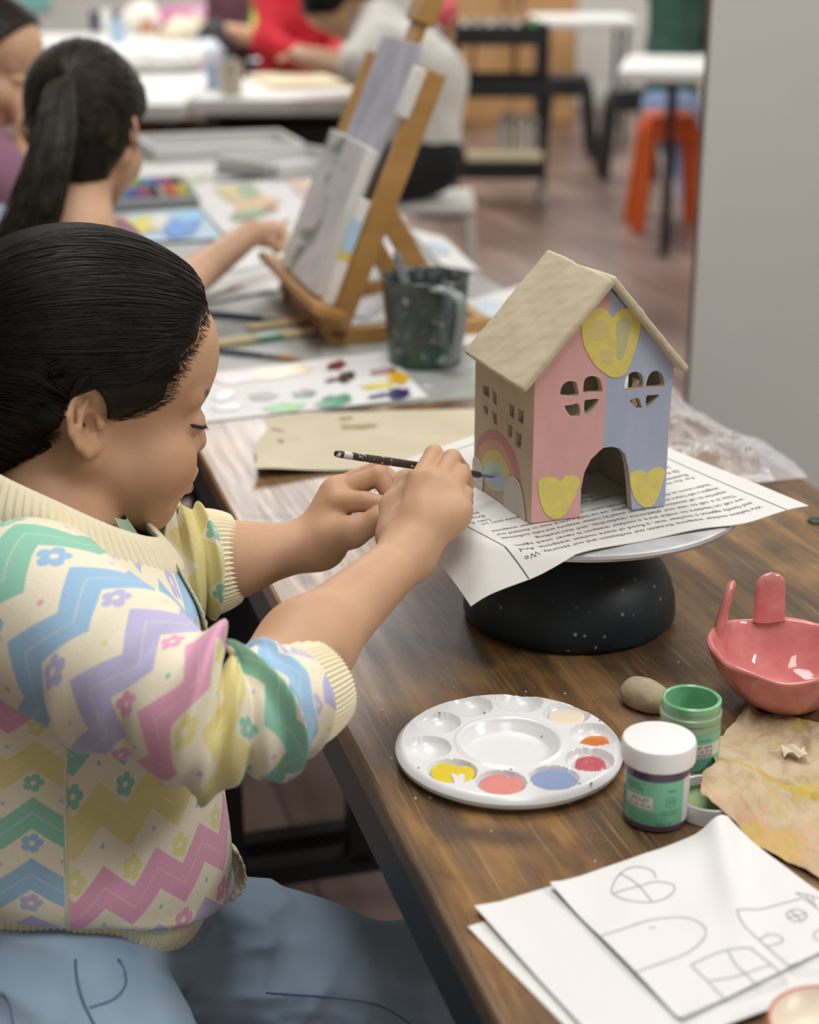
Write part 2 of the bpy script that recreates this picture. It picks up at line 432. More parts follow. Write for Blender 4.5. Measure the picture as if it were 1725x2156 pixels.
# ================================================================== the work tables
TABX = (Vector(tu), Vector(tn), Vector((0, 0, 1)))
def local_top(name, u0, u1, n0, n1, z0, z1, mat, parent, bev=0.004):
    """slab whose object axes follow the table so that grain runs along it"""
    o = MB().box((0, 0, 0), (u1-u0, n1-n0, z1-z0), bev=bev).build(name, mat, None)
    o.rotation_euler = (0, 0, TA + math.pi/2); o.scale = (1, 1, 1)
    c = T((u0+u1)/2, (n0+n1)/2, (z0+z1)/2); o.location = tuple(c)
    o.parent = parent; o.matrix_parent_inverse = parent_matrix(parent).inverted()
    return o
E0, E1 = 0.2498, 0.862          # left and right edge (n) of the row of tables
def work_table(u0, u1, label, matt):
    t = thing('work_table', T((u0+u1)/2, (E0+E1)/2, 0), label, 'table')
    # object x axis -> table u ; y axis -> -n
    local_top('tabletop', u0, u1, E0, E1, TZ-0.022, TZ, matt, t)
    fr = MB()
    zr = TZ-0.022-0.02
    for n in (E0+0.012, E1-0.012): fr.box(T((u0+u1)/2, n, zr), (u1-u0-0.01, 0.02, 0.04), (tu, tn, (0, 0, 1)))
    for u in (u0+0.02, u1-0.02): fr.box(T(u, (E0+E1)/2, zr), (0.02, E1-E0-0.05, 0.04), (tu, tn, (0, 0, 1)))
    fr.build('frame_rail', plain('slate_steel', '#3a4046', .45, Metallic=.4), t, smooth=False)
    for u in (u0+0.03, u1-0.03):
        for n in (E0+0.03, E1-0.03):
            MB().box(T(u, n, (zr-0.02)/2), (0.035, 0.035, zr-0.02), (tu, tn, (0, 0, 1))).build('leg', M_STEEL_DARK, t, smooth=False)
        MB().box(T(u, (E0+E1)/2, 0.12), (0.03, E1-E0-0.09, 0.03), (tu, tn, (0, 0, 1))).build('crossbar', M_STEEL_DARK, t, smooth=False)
    MB().box(T(u1-0.03, 0.453, (zr-0.02+.12)/2), (0.03, 0.03, zr-0.02-.12), (tu, tn, (0, 0, 1))).build('centre_post', M_STEEL_DARK, t, smooth=False)
    return t
def mat_dropcloth():
    m = Mat('paint_stained_grey_top'); co = m.coord(); n1 = m.noise(co, 6, 4, .6); n2 = m.noise(co, 17, 3, .6, 1.2)
    base = m.ramp(n1, [(0.35, hexc('#8d8f8a')), (0.65, hexc('#aaaca6'))])
    st = m.noise(co, 11, 2, .5, out=1)
    col = m.mix(m.ramp(n2, [(0.60, (0,)*3), (0.66, (.55,)*3)]), base, m.mix(0.6, st, (.35, .5, .42)))
    col = m.mix(m.ramp(m.noise(co, 23, 3, .6, .6), [(0.63, (0,)*3), (0.67, (.7,)*3)]), col, hexc('#c9cdd0'))
    m.set(Base_Color=col, Roughness=0.5); return m
M_DROP = mat_dropcloth()
def tables():
    work_table(0.40, 1.888, 'rustic brown wooden work table with black steel frame in the foreground', M_WOOD)
    work_table(1.895, 3.02, 'grey paint-stained table behind the brown one, carrying the easel and pitcher', M_DROP)
    work_table(3.027, 4.25, 'farthest grey table of the row, with the white trays on it', M_DROP)
# ================================================================== clay house on the banding wheel
HZ = 0.852
HA = onz(1118, 1102, HZ); HB = onz(1400, 1065, HZ); HC = onz(998, 1018, HZ)
he = (HB-HA)/np.linalg.norm(HB-HA); hm = (HC-HA)/np.linalg.norm(HC-HA); hz = np.array([0, 0, 1.0])
hn = np.cross(he, hz); hn2 = np.cross(hz, hm)
def zoom6(x, y): return 940 + x*0.30145, 500 + y*0.30145
def onfront(pts): return [((P-HA)@he, P[2]-HZ) for P in (onplane(*zoom6(*q), HA, hn) for q in pts)]
def onside(pts): return [((P-HA)@hm, P[2]-HZ) for P in (onplane(*zoom6(*q), HA, hn2) for q in pts)]
def smooth_poly(p, n=None): return [tuple(q) for q in spline(p, n or len(p)*4, True)]
def blobs(b, mat, me):
    b.mat(mat).mesh(me); bpy.data.meshes.remove(me)
def s_box(P, c, h, ax, r):
    q = np.abs((P-np.asarray(c, np.float32)) @ np.asarray(ax, np.float32).T) - np.asarray(h, np.float32) + r
    return np.linalg.norm(np.maximum(q, 0), axis=-1) + np.minimum(q.max(-1), 0) - r
def matte_paint(name, c1, c2, rough=0.55):
    return mottled(name, c1, c2, 60, rough, bump=0.25, bscale=220, bdist=0.0006, stretch=(1, 1, .5))
def house():
    root = thing('clay_house', HA, 'unglazed clay house with pink and blue painted front and yellow hearts, on the newspaper', 'clay house')
    clay = mottled('bisque_clay', '#bcae94', '#c6b99f', 30, 0.75, bump=0.3, bscale=160, bdist=0.0007)
    pink = matte_paint('pink_paint', '#d9a5a0', '#deaca8'); blue = matte_paint('periwinkle_paint', '#a7b2cb', '#b0b9cf')
    yel = mottled('yellow_paint', '#e6d970', '#dccb72', 90, 0.5, bump=0.3, bscale=200, bdist=0.0005)
    yel2 = mottled('yellow_paint_thin', '#d8c752', '#b9b271', 45, 0.5, bump=0.35, bscale=160, bdist=0.0006, stretch=(1, 1, .4))
    T2 = 0.0065   # wall thickness
    def frontM(t): return Matrix(((he[0], 0, -hn[0]*0+hm[0], HA[0]+hm[0]*t), (he[1], 0, hm[1], HA[1]+hm[1]*t), (0, 1, 0, HZ), (0, 0, 0, 1)))
    def sideM(t, org): return Matrix(((hm[0], 0, he[0], org[0]+he[0]*t), (hm[1], 0, he[1], org[1]+he[1]*t), (0, 1, 0, HZ), (0, 0, 0, 1)))
    # ---- front wall
    mid = onfront([(1140, 345), (1146, 540), (1128, 760), (1120, 960), (1118, 1090), (1110, 1230), (1095, 1400), (1100, 1468)])
    archL = onfront([(1080, 1482), (1010, 1550), (965, 1640), (942, 1750), (935, 1945)])
    archR = onfront([(1155, 1461), (1210, 1472), (1250, 1515), (1270, 1600), (1283, 1720), (1298, 1890)])
    archL[-1] = (archL[-1][0], 0.0); archR[-1] = (archR[-1][0], 0.0)
    wl = 0.1207; top = (0.0595, 0.188)
    pinkp = [(0, 0), (0.0003, 0.06), (0, 0.118), top] + mid + archL
    bluep = [top, (wl+0.001, 0.120), (wl-0.0003, 0.06), (wl, 0.0)] + archR[::-1] + mid[::-1]
    wins_p = [[(805, 1105), (808, 1040), (850, 1005), (905, 1010), (916, 1045), (918, 1108)], [(962, 1092), (962, 1010), (985, 975), (1030, 968), (1070, 985), (1087, 1030), (1087, 1080), (1020, 1088)],
              [(828, 1180), (870, 1170), (925, 1162), (935, 1240), (895, 1257), (860, 1240)], [(965, 1145), (1000, 1132), (1065, 1130), (1040, 1185), (1000, 1228), (970, 1240)]]
    wins_b = [[(1245, 1040), (1255, 985), (1290, 945), (1335, 938), (1370, 965), (1374, 1045), (1310, 1062), (1262, 1076)], [(1398, 1045), (1405, 990), (1430, 945), (1470, 930), (1507, 950), (1522, 1000), (1516, 1040), (1450, 1050)],
              [(1283, 1138), (1340, 1122), (1360, 1160), (1368, 1185), (1345, 1197), (1310, 1175)], [(1398, 1110), (1440, 1100), (1487, 1100), (1460, 1140), (1420, 1180), (1398, 1187)]]
    cp = lambda L: [smooth_poly(onfront(w), 28) for w in L]
    b = MB()
    blobs(b, pink, curve_mesh([pinkp] + cp(wins_p), 0.0001, 0, frontM(0.0)))
    blobs(b, blue, curve_mesh([bluep] + cp(wins_b), 0.0001, 0, frontM(0.0)))
    blobs(b, clay, curve_mesh([pinkp] + cp(wins_p), T2/2-0.0004, 0.0003, frontM(T2/2+0.0003)))
    blobs(b, clay, curve_mesh([bluep] + cp(wins_b), T2/2-0.0004, 0.0003, frontM(T2/2+0.0003)))
    H1 = [(945, 640), (950, 590), (985, 535), (1020, 505), (1075, 492), (1120, 515), (1160, 562), (1195, 515), (1250, 495), (1310, 515), (1350, 585), (1350, 640), (1330, 730), (1300, 830), (1260, 930), (1215, 970), (1160, 975), (1110, 950), (1050, 900), (1000, 830), (960, 750)]
    H2 = [(640, 1730), (650, 1700), (690, 1678), (760, 1680), (795, 1708), (830, 1670), (890, 1665), (928, 1690), (915, 1760), (870, 1860), (820, 1940), (760, 1962), (700, 1935), (665, 1870), (648, 1800)]
    H3 = [(1282, 1660), (1330, 1628), (1380, 1635), (1405, 1650), (1440, 1618), (1500, 1605), (1525, 1640), (1505, 1720), (1470, 1820), (1440, 1870), (1380, 1880), (1330, 1840), (1300, 1780)]
    for i, H in enumerate((H1, H2, H3)):
        blobs(b, yel, curve_mesh([smooth_poly(onfront(H))], 0.0002, 0.0002, frontM(-0.0003)))
    smear1 = [(1010, 600), (1080, 570), (1130, 610), (1130, 690), (1060, 720), (1010, 690)]
    smear2 = [(1190, 590), (1260, 560), (1285, 620), (1265, 720), (1235, 830), (1195, 850), (1190, 720)]
    smear3 = [(1070, 790), (1150, 790), (1160, 880), (1100, 870)]
    mud = plain('heart_ochre_smear', '#d8c883', .55); grn = plain('heart_sage_smear', '#c2c294', .55)
    for s_, m_ in ((smear1, mud), (smear2, grn), (smear3, mud)):
        blobs(b, m_, curve_mesh([smooth_poly(onfront(s_))], 0.00005, 0.0001, frontM(-0.00066)))
    b.build('front_wall', None, root, smooth=False)
    # ---- left side wall with the rainbow
    dep = 0.1068
    sw = [[(250, 1030), (297, 1040), (301, 1127), (255, 1092)], [(318, 1058), (350, 1085), (353, 1180), (325, 1150)], [(255, 1168), (290, 1182), (292, 1247), (265, 1225)], [(315, 1205), (352, 1235), (355, 1317), (328, 1295)],
          [(438, 1155), (476, 1180), (473, 1272), (438, 1240)], [(500, 1188), (542, 1215), (537, 1310), (500, 1280)], [(428, 1297), (463, 1320), (456, 1407), (425, 1385)], [(483, 1350), (526, 1375), (519, 1484), (478, 1450)]]
    b = MB()
    outl = [(T2*0.6, 0), (dep, 0), (dep, 0.113), (T2*0.6, 0.118)]
    blobs(b, clay, curve_mesh([outl] + [onside(w) for w in sw], T2/2-0.0003, 0.0003, sideM(T2/2, HA)))
    rb = [('#bd8488', [(215, 1540), (215, 1450), (250, 1375), (310, 1345), (370, 1360), (430, 1430), (480, 1530), (512, 1640), (520, 1705), (488, 1690), (480, 1700), (440, 1760), (300, 1760), (240, 1640)]),
          ('#cb9c80', [(224, 1545), (226, 1490), (252, 1440), (292, 1410), (340, 1412), (390, 1442), (430, 1510), (468, 1610), (486, 1695), (440, 1760), (300, 1760), (250, 1640)]),
          ('#cfc27a', [(245, 1590), (262, 1540), (292, 1497), (330, 1482), (370, 1492), (410, 1552), (438, 1620), (446, 1700), (420, 1760), (320, 1760), (262, 1650)]),
          ('#a9cfb8', [(262, 1640), (268, 1600), (292, 1574), (330, 1566), (370, 1582), (403, 1640), (418, 1705), (420, 1760), (370, 1770), (300, 1720)]),
          ('#aab6c6', [(275, 1680), (300, 1640), (345, 1635), (375, 1650), (408, 1690), (424, 1770), (380, 1760), (320, 1735)])]
    for i, (c, p) in enumerate(rb):
        blobs(b, matte_paint('rainbow_band_%d' % i, c, c), curve_mesh([smooth_poly(onside(p))], 0.00008, 0.00008, sideM(-0.0002-0.00014*i, HA)))
    cl = matte_paint('cloud_white', '#c9c3ba', '#c0b9b0')
    for p in ([(412, 1770), (425, 1690), (470, 1668), (500, 1690), (525, 1745), (548, 1880), (556, 1990), (500, 1962), (430, 1915), (410, 1850)], [(196, 1545), (230, 1545), (250, 1580), (262, 1650), (258, 1765), (225, 1745), (198, 1715)]):
        blobs(b, cl, curve_mesh([smooth_poly(onside(p))], 0.0002, 0.0002, sideM(-0.0011, HA)))
    b.build('side_wall', None, root, smooth=False)
    # ---- right side wall and back wall (with window holes that show light through the front)
    rw = [[(0.030+i*.026, 0.048), (0.050+i*.026, 0.048), (0.050+i*.026, 0.098), (0.030+i*.026, 0.098)] for i in range(2)]
    b = MB(); blobs(b, clay, curve_mesh([outl] + rw, T2/2-0.0003, 0.0003, sideM(-T2/2, HB))); b.build('side_wall', None, root, smooth=False)
    b = MB()
    bw = [(T2, 0), (wl-T2, 0), (wl-T2, 0.118), top, (T2, 0.118)]
    hole = [(0.020, 0.062), (0.046, 0.062), (0.046, 0.094), (0.033, 0.100), (0.020, 0.094)]
    blobs(b, clay, curve_mesh([bw, hole], T2/2-0.0003, 0.0003, frontM(dep-T2/2-0.0005))); b.build('back_wall', None, root, smooth=False)
    # ---- roof slabs, lumpy hand-rolled clay
    def loc(s, t, h): return HA + he*s + hm*t + hz*h
    for nm, p0, p1 in (('roof_slab', (-0.0125, 0.1145), (0.0622, 0.1955)), ('roof_slab', (0.1305, 0.1145), (0.0600, 0.1945))):
        a = loc(p0[0], 0, p0[1]); c = loc(p1[0], 0, p1[1]); d = c-a; L = np.linalg.norm(d); d /= L
        up = np.cross(d, hm); up *= np.sign(up[2]); up /= np.linalg.norm(up)
        ax = np.stack([d, hm - up*np.dot(hm, up), up]); ax[1] = np.cross(ax[2], ax[0]); 
        ctr = (a+c)/2 + hm*0.0475
        def fn(P, ctr=ctr, ax=ax, L=L):
            return s_box(P, ctr, (L/2, 0.0565, 0.0031), ax, 0.0022) + 0.0005*vnoise(P, 90, 3).astype(np.float32) + 0.0003*vnoise(P, 260, 5).astype(np.float32)
        V, F = surface_nets(fn, ctr-0.08, ctr+0.08, 0.0011)
        np_mesh(nm, V, F, mottled('roof_clay', '#c3b799', '#ccc0a4', 25, 0.72, bump=0.35, bscale=300, bdist=0.0006), root)
# ------------------------------------------------------------------ banding wheel
WC = np.array([0.138, 1.310])
def wheel():
    root = thing('banding_wheel', (WC[0], WC[1], TZ), 'black domed banding wheel with aluminium disc, under the clay house', 'turntable')
    blk = Mat('scuffed_black_plastic'); co = blk.coord(); sp = blk.voro(co, 85, rand=1.0); sel = blk.noise(co, 9, 2)
    mask = blk.math('MULTIPLY', blk.ramp(sp, [(0.10, (1,)*3), (0.16, (0,)*3)]), blk.ramp(sel, [(0.42, (0,)*3), (0.50, (1,)*3)]))
    fine = blk.ramp(blk.noise(co, 300, 3), [(0.68, (0,)*3), (0.74, (.5,)*3)])
    blk.set(Base_Color=blk.mix(mask, blk.mix(fine, hexc('#0c1d25'), hexc('#22363f')), hexc('#8d979c')), Roughness=0.48)
    b = MB().lathe([(0, 0.0), (0.084, 0.0), (0.089, 0.002), (0.0915, 0.006), (0.0915, 0.012), (0.0905, 0.022), (0.087, 0.034), (0.081, 0.046), (0.072, 0.058), (0.060, 0.069), (0.045, 0.078), (0.028, 0.085), (0.016, 0.088), (0, 0.088)], 96, (WC[0], WC[1], TZ))
    b.build('base', blk, root)
    MB().lathe([(0, 0.087), (0.014, 0.087), (0.014, 0.1), (0, 0.1)], 32, (WC[0], WC[1], TZ)).build('spindle', plain('steel', '#8f9296', .35, Metallic=1.0), root)
    al = Mat('brushed_aluminium'); al.set(Base_Color=al.ramp(al.noise(al.mapping(al.coord(), scale=(1, 1, 8)), 40, 4), [(.35, hexc('#c2c3c4')), (.65, hexc('#d9dadb'))]), Metallic=0.75, Roughness=0.42)
    MB().lathe([(0, 0.0985), (0.10, 0.0985), (0.136, 0.1015), (0.1415, 0.1035), (0.1425, 0.106), (0.1415, 0.1085), (0.138, 0.1095), (0, 0.1095)], 128, (WC[0], WC[1], TZ)).build('disc', al, root)
# ------------------------------------------------------------------ newspaper
NFL = onz(990, 1265, 0.8195)[:2]; NFR = onz(1702, 1068, 0.8495)[:2]; NL = onz(736, 1010, 0.846)[:2]; NB = np.array([0.155, 1.572])
def news_pt(p, q):
    """p: 0 at the right edge .. 1 at the left edge, q: 0 at the front edge .. 1 at the back edge"""
    p = np.asarray(p, float); q = np.asarray(q, float)
    w = [(1-p)*(1-q), p*(1-q), (1-p)*q, p*q]
    X = sum(w_[..., None]*c for w_, c in zip(w, (NFR, NFL, NB, NL)))
    # the left edge bows outwards behind the hands
    X = X + (p**3*4*q*(1-q))[..., None]*np.array([-0.004, -0.004])
    # the front edge bows outwards where the sheet lies on the disc
    fd = (NFL-NFR)/np.linalg.norm(NFL-NFR); fnrm = np.array([fd[1], -fd[0]]); fnrm = fnrm*(-1 if fnrm[1] > 0 else 1)
    bow = np.interp(p, np.linspace(0, 1, 41), np.convolve(np.pad(np.interp(np.linspace(0, 1, 41), [0, .1, .25, .46, .57, .68, .78, .87, .93, 1], [0, .0055, .0120, .0108, .0128, .0165, .0180, .0125, .006, 0]), 2, mode='edge'), np.ones(5)/5, 'valid'))
    X = X + (bow*np.clip(1-q, 0, 1)**2)[..., None]*fnrm
    d = np.linalg.norm(X-WC, axis=-1)
    drop = np.clip(d-0.1425, 0, None); side = np.clip((p-0.35)/0.5, 0, 1)*np.clip(1-q*0.9, 0, 1)
    z = 0.8511 - side*drop*0.85 - np.clip(p-0.4, 0, 1)*q*drop*0.1
    z = z + 0.0012*np.sin(p*21+q*5)*np.clip((d-0.09)/.05, 0, 1)*np.clip((0.35-q)/.35, 0, 1) + 0.003*np.clip(0.12-p, 0, 1)*np.clip((d-.15)/.04, 0, 1)*0
    return np.concatenate([X, z[..., None]], -1)
def newspaper():
    b = MB()
    b.mat(plain('newsprint', '#dcdad5', .75))
    g = np.linspace(0, 1, 70); h = np.linspace(0, 1, 60); P = news_pt(*np.meshgrid(g, h, indexing='ij'))
    b.sheet(P, 0.0007)
    ink = plain('news_ink', '#6b6768', .8); b.mat(ink)
    LX = 0.3155
    ln = ['We believe nuclear weapons threaten our civilization and our security. We', 'and family against a nuclear war, a flood of more nuclear weapons. And', 'we call on leaders to make sure a nuclear weapon is never used again.',
          'This is a call to use our platforms, leadership, and storytelling', 'expertise to call attention to the danger posed by nuclear weapons and help audiences', 'imagine a safe future without them. Together, we can build a critical mass to demand our',
          'leaders move us closer to\u2014and eventually reach\u2014a world without nuclear weapons.', '', 'For the victims and survivors and for our collective future, please join us.']
    def put(txt, p0, q0, size, width=None):
        me = text_mesh(txt, 1.0)
        if not len(me.vertices): return
        V = np.array([v.co[:] for v in me.vertices]); F = [tuple(f.vertices) for f in me.polygons]
        sx = size if width is None else width/max(V[:, 0].max(), 1e-6)
        p = p0 + V[:, 0]*sx/LX; q = q0 - V[:, 1]*size/0.29
        Q = news_pt(p, q); Q[:, 2] += 0.00025
        b.add(Q, F); bpy.data.meshes.remove(me)
    q = 0.062
    for i, t in enumerate(ln):
        if t: put(t, 0.115, q, 0.0066, 0.230 if len(t) > 66 else 0.205)
        q += 0.032
    names_r = ['Rosanna Arquette', 'Eli Attie', 'Joan Baez', 'Lawrence Bender', 'Asha Bhosle', 'Xanat Bloude', 'Kathryn Bi', 'Yvette Ni', 'James', 'Gabriel', 'M']
    for i, t in enumerate(names_r): put(t, 0.115, 0.345+i*0.036, 0.0078)
    names_m = ['Rod', 'Stu', 'Ger', 'Lin', 'Pat', 'Kay', 'Tom']
    for i, t in enumerate(names_m): put(t, 0.46, 0.345+i*0.036, 0.0078)
    names_l = ['Liev Schiff', 'Emmy Rossum', 'Martin Sheen', 'George Takei', 'Emma Thompson', 'Lily Tomlin', 'Alice Walker', 'Gloria', 'W']
    for i, t in enumerate(names_l): put(t, 0.80, 0.345+i*0.036, 0.0078)
    put('NUCLEAR THREAT INITIATIVE', 0.62, 0.86, 0.009)
    for p0, q0, p1, q1, w in ((0.08, 0.0, 0.06, 0.95, .0011), (0.86, 0.0, 0.9, 0.62, .0011), (0.06, 0.95, 0.9, 0.92, .001), (0.425, 0.305, 0.49, 0.305, .0011)):
        t = np.linspace(0, 1, 50)[:, None]; A = np.array([p0, q0])*(1-t) + np.array([p1, q1])*t
        d = np.array([(q1-q0), -(p1-p0)]); d = d/np.linalg.norm(d)
        Q = np.stack([news_pt(A[:, 0]+d[0]*w/LX*s, A[:, 1]+d[1]*w/.29*s) for s in (-.5, .5)], 1); Q[..., 2] += 0.00022
        b.grid(Q)
    bl = smooth_poly([(0.245, 0.30), (0.262, 0.285), (0.272, 0.31), (0.26, 0.335), (0.243, 0.325)])
    b.mat(plain('yellow_paint_drip', '#d9c84f', .5))
    Q = news_pt(np.array([p for p, _ in bl]), np.array([q for _, q in bl])); Q[:, 2] += 0.0005
    o = b.add(Q, [tuple(range(len(bl)))]).build('newspaper', None, None)
    tag(o, 'sheet of newspaper with upside-down print spread over the banding wheel disc', 'newspaper')
# ================================================================== sheets of paper
class Sheet:
    """thin sheet over a bilinear quad (corner pixels at a resting height) with a height function hf(s,t)"""
    def __init__(s, px, z, hf=None, extra=None):
        s.c = [np.array(onz(*q, z))[:2] if not isinstance(q, np.ndarray) else q[:2] for q in px]; s.z = z
        s.hf = hf or (lambda a, b: 0*a); s.wob = extra
    def P(s, a, b):
        a = np.asarray(a, float); b = np.asarray(b, float)
        X = sum(w[..., None]*c for w, c in zip(((1-a)*(1-b), a*(1-b), a*b, (1-a)*b), s.c))
        if s.wob: X = X + s.wob(a, b)
        return np.concatenate([X, (s.z + s.hf(a, b))[..., None]], -1)
    def st(s, x, y):
        a = b = 0.5
        for _ in range(25):
            p = s.P(np.array(a), np.array(b)); q = np.array(proj1(p)); r = np.array([x, y]) - q
            e = 1e-3; ja = (np.array(proj1(s.P(np.array(a+e), np.array(b))))-q)/e; jb = (np.array(proj1(s.P(np.array(a), np.array(b+e))))-q)/e
            d = np.linalg.lstsq(np.stack([ja, jb], 1), r, rcond=None)[0]; a += d[0]*.9; b += d[1]*.9
        return a, b
    def mesh(s, b, na=50, nb=50, th=0.0003):
        a = np.linspace(0, 1, na); t = np.linspace(0, 1, nb); b.sheet(s.P(*np.meshgrid(a, t, indexing='ij')), th); return b
    def stroke(s, b, pts, w, n=None, lift=0.0006, px=True):
        q = np.array([s.st(*p) for p in pts]) if px else np.array(pts, float)
        q = spline(q, n or max(8, len(q)*5)); P = s.P(q[:, 0], q[:, 1]); P[:, 2] += lift
        d = np.gradient(P, axis=0); d[:, 2] = 0; d /= np.linalg.norm(d, axis=1)[:, None]+1e-9; o = np.stack([-d[:, 1], d[:, 0], 0*d[:, 0]], 1)
        b.grid(np.stack([P-o*w/2, P+o*w/2], 1))
    def blob(s, b, x, y, rx, ry, seed=0, lift=0.0006, jag=0.25, rot=0.0):
        """irregular flat patch centred at pixel x,y"""
        r = np.random.default_rng(seed); th = np.linspace(0, 2*np.pi, 30, endpoint=False)
        k = 1 + jag*(np.sin(2*th+r.uniform(0, 6))*.5+np.sin(5*th+r.uniform(0, 6))*.4+np.sin(9*th+r.uniform(0, 6))*.35)
        ex = np.cos(th)*rx*k; ey = np.sin(th)*ry*k; c, n = math.cos(rot), math.sin(rot)
        q = np.array([s.st(x+u*c-v*n, y+u*n+v*c) for u, v in zip(ex, ey)])
        q = np.clip(q, 0.004, 0.996)
        P = s.P(q[:, 0], q[:, 1]); P[:, 2] += lift; m = s.P(*np.array(s.st(x, y))); m[2] += lift*1.6
        V = [m] + list(P); b.add(V, [(0, i+1, (i+1) % 30+1) for i in range(30)])
def proj1(P):
    v = np.asarray(P)-CAM; Z = v@cF; return IW/2+FPX*(v@cX)/Z, IH/2-FPX*(v@cU)/Z
def z4(x, y): return 820+x*.30145, 1420+y*.30145
def z5(x, y): return 1240+x*.2968, 1160+y*.2968
def z6(x, y): return 980+x*.4319, 1660+y*.4319
def z55(x, y): return 400+x*.3768, 480+y*.3768
M_PAPER = plain('white_paper', '#e6e5e2', .7)

# ================================================================== palette
def palette():
    C = onz(1072, 1566, TZ+.012); R = 0.0815; ztop = 0.0135
    root = thing('paint_palette', (C[0], C[1], TZ), 'round white plastic paint palette with ten wells beside the lidded violet jar', 'palette')
    wells = [(265, 525), (335, 350), (560, 235), (910, 210), (1238, 288), (1425, 435), (1400, 610), (1150, 738), (782, 770), (442, 690)]
    wc = [onz(*z4(*w), TZ+ztop-.002)[:2]-C[:2] for w in wells]
    nr, nt = 110, 240
    r = np.linspace(0, 1, nr)**0.9*R; th = np.linspace(0, 2*np.pi, nt, endpoint=False)
    rr, tt = np.meshgrid(r, th, indexing='ij'); X = np.stack([rr*np.cos(tt), rr*np.sin(tt)], -1)
    z = np.full(rr.shape, ztop); z -= 0.0045*np.clip((rr-R+.006)/.006, 0, 1)**2
    z -= 0.0075*(1-np.clip((rr-.029)/.007, 0, 1)**1)*(rr < .036) ; z += 0.0012*np.clip(1-np.abs(rr-.0375)/.003, 0, 1)
    for c in wc:
        d = np.linalg.norm(X-c, axis=-1); z = np.minimum(z, np.where(d < .0168, ztop-0.009*np.sqrt(np.clip(1-(d/.0168)**2, 0, 1))**.9, 9))
    top = np.concatenate([X, z[..., None]], -1)
    pl = plain('white_plastic', '#e4e4e4', .22); pl2 = pl
    b = MB().mat(pl).grid(top, wrapv=True)
    b.lathe([(R, ztop-.0045), (R-.0005, ztop-.0075), (R-.004, ztop-.0085), (R-.006, .004), (R-.009, .0), (0, .0)], nt)
    o = b.build('palette_body', None, root, loc=(0, 0, 0))
    def puddle(name, col, pts, dz, rough=.18, bump=0):
        q = np.array([onz(*z4(*p), TZ+ztop-dz) for p in smooth_poly(pts, 40)]); c = q.mean(0)
        b = MB(); rings = [c + (q-c)*k + np.array([0, 0, h]) for k, h in ((1, -.0008), (.97, 0), (.85, .0005), (.55, .0004+bump), (.25, .0005-bump))]
        b.grid(np.array(rings), wrapv=True); V = rings[-1]; b.add(V, [tuple(range(len(V)))])
        m = Mat(name); m.set(Base_Color=hexc(col), Roughness=rough); m.bump(m.noise(m.coord(), 180, 3), .35, .0012)
        tag(b.build('paint_puddle', m, root), col and name.replace('_', ' '))
    puddle('dried_cream_paint', '#e3d3bd', [(1113, 300), (1140, 258), (1240, 240), (1340, 262), (1368, 300), (1340, 338), (1240, 352), (1140, 340)], .003, .5)
    puddle('orange_paint_in_well', '#d98045', [(1333, 480), (1370, 440), (1440, 427), (1510, 435), (1537, 475), (1500, 500), (1410, 502)], .006)
    puddle('rose_red_paint_in_well', '#bd6068', [(1298, 640), (1310, 590), (1370, 570), (1440, 568), (1500, 600), (1515, 650), (1480, 678), (1400, 682), (1320, 672)], .004, .15, .0006)
    puddle('periwinkle_paint_in_well', '#93a6c9', [(990, 735), (1020, 690), (1090, 668), (1190, 665), (1270, 690), (1308, 745), (1270, 795), (1180, 817), (1080, 808), (1010, 775)], .0016, .1)
    puddle('salmon_pink_paint_in_well', '#dd8f86', [(628, 775), (655, 725), (730, 700), (815, 700), (835, 735), (870, 708), (925, 735), (938, 780), (900, 828), (800, 850), (700, 838), (645, 810)], .0016, .1)
    puddle('yellow_paint_in_well', '#dfc93a', [(288, 690), (310, 640), (345, 618), (420, 622), (480, 640), (545, 640), (590, 660), (598, 700), (570, 735), (520, 760), (460, 768), (390, 766), (330, 740)], .0016, .15)
    puddle('bare_white_patch', '#e4e4e4', [(425, 695), (450, 690), (478, 710), (505, 690), (530, 705), (520, 745), (490, 772), (455, 765), (445, 735)], .0006, .2)
    for i, (x, y) in enumerate([(665, 270), (1065, 435), (205, 655), (1330, 765), (1410, 762), (850, 665), (350, 270), (1470, 325)]):
        P = onz(*z4(x, y), TZ+ztop-.0002); MB().lathe([(0, .0), (.0011, 0), (.0008, .0006), (0, .0008)], 8, P).build('paint_speck', plain('palette_specks', '#8d7f86', .5), root)

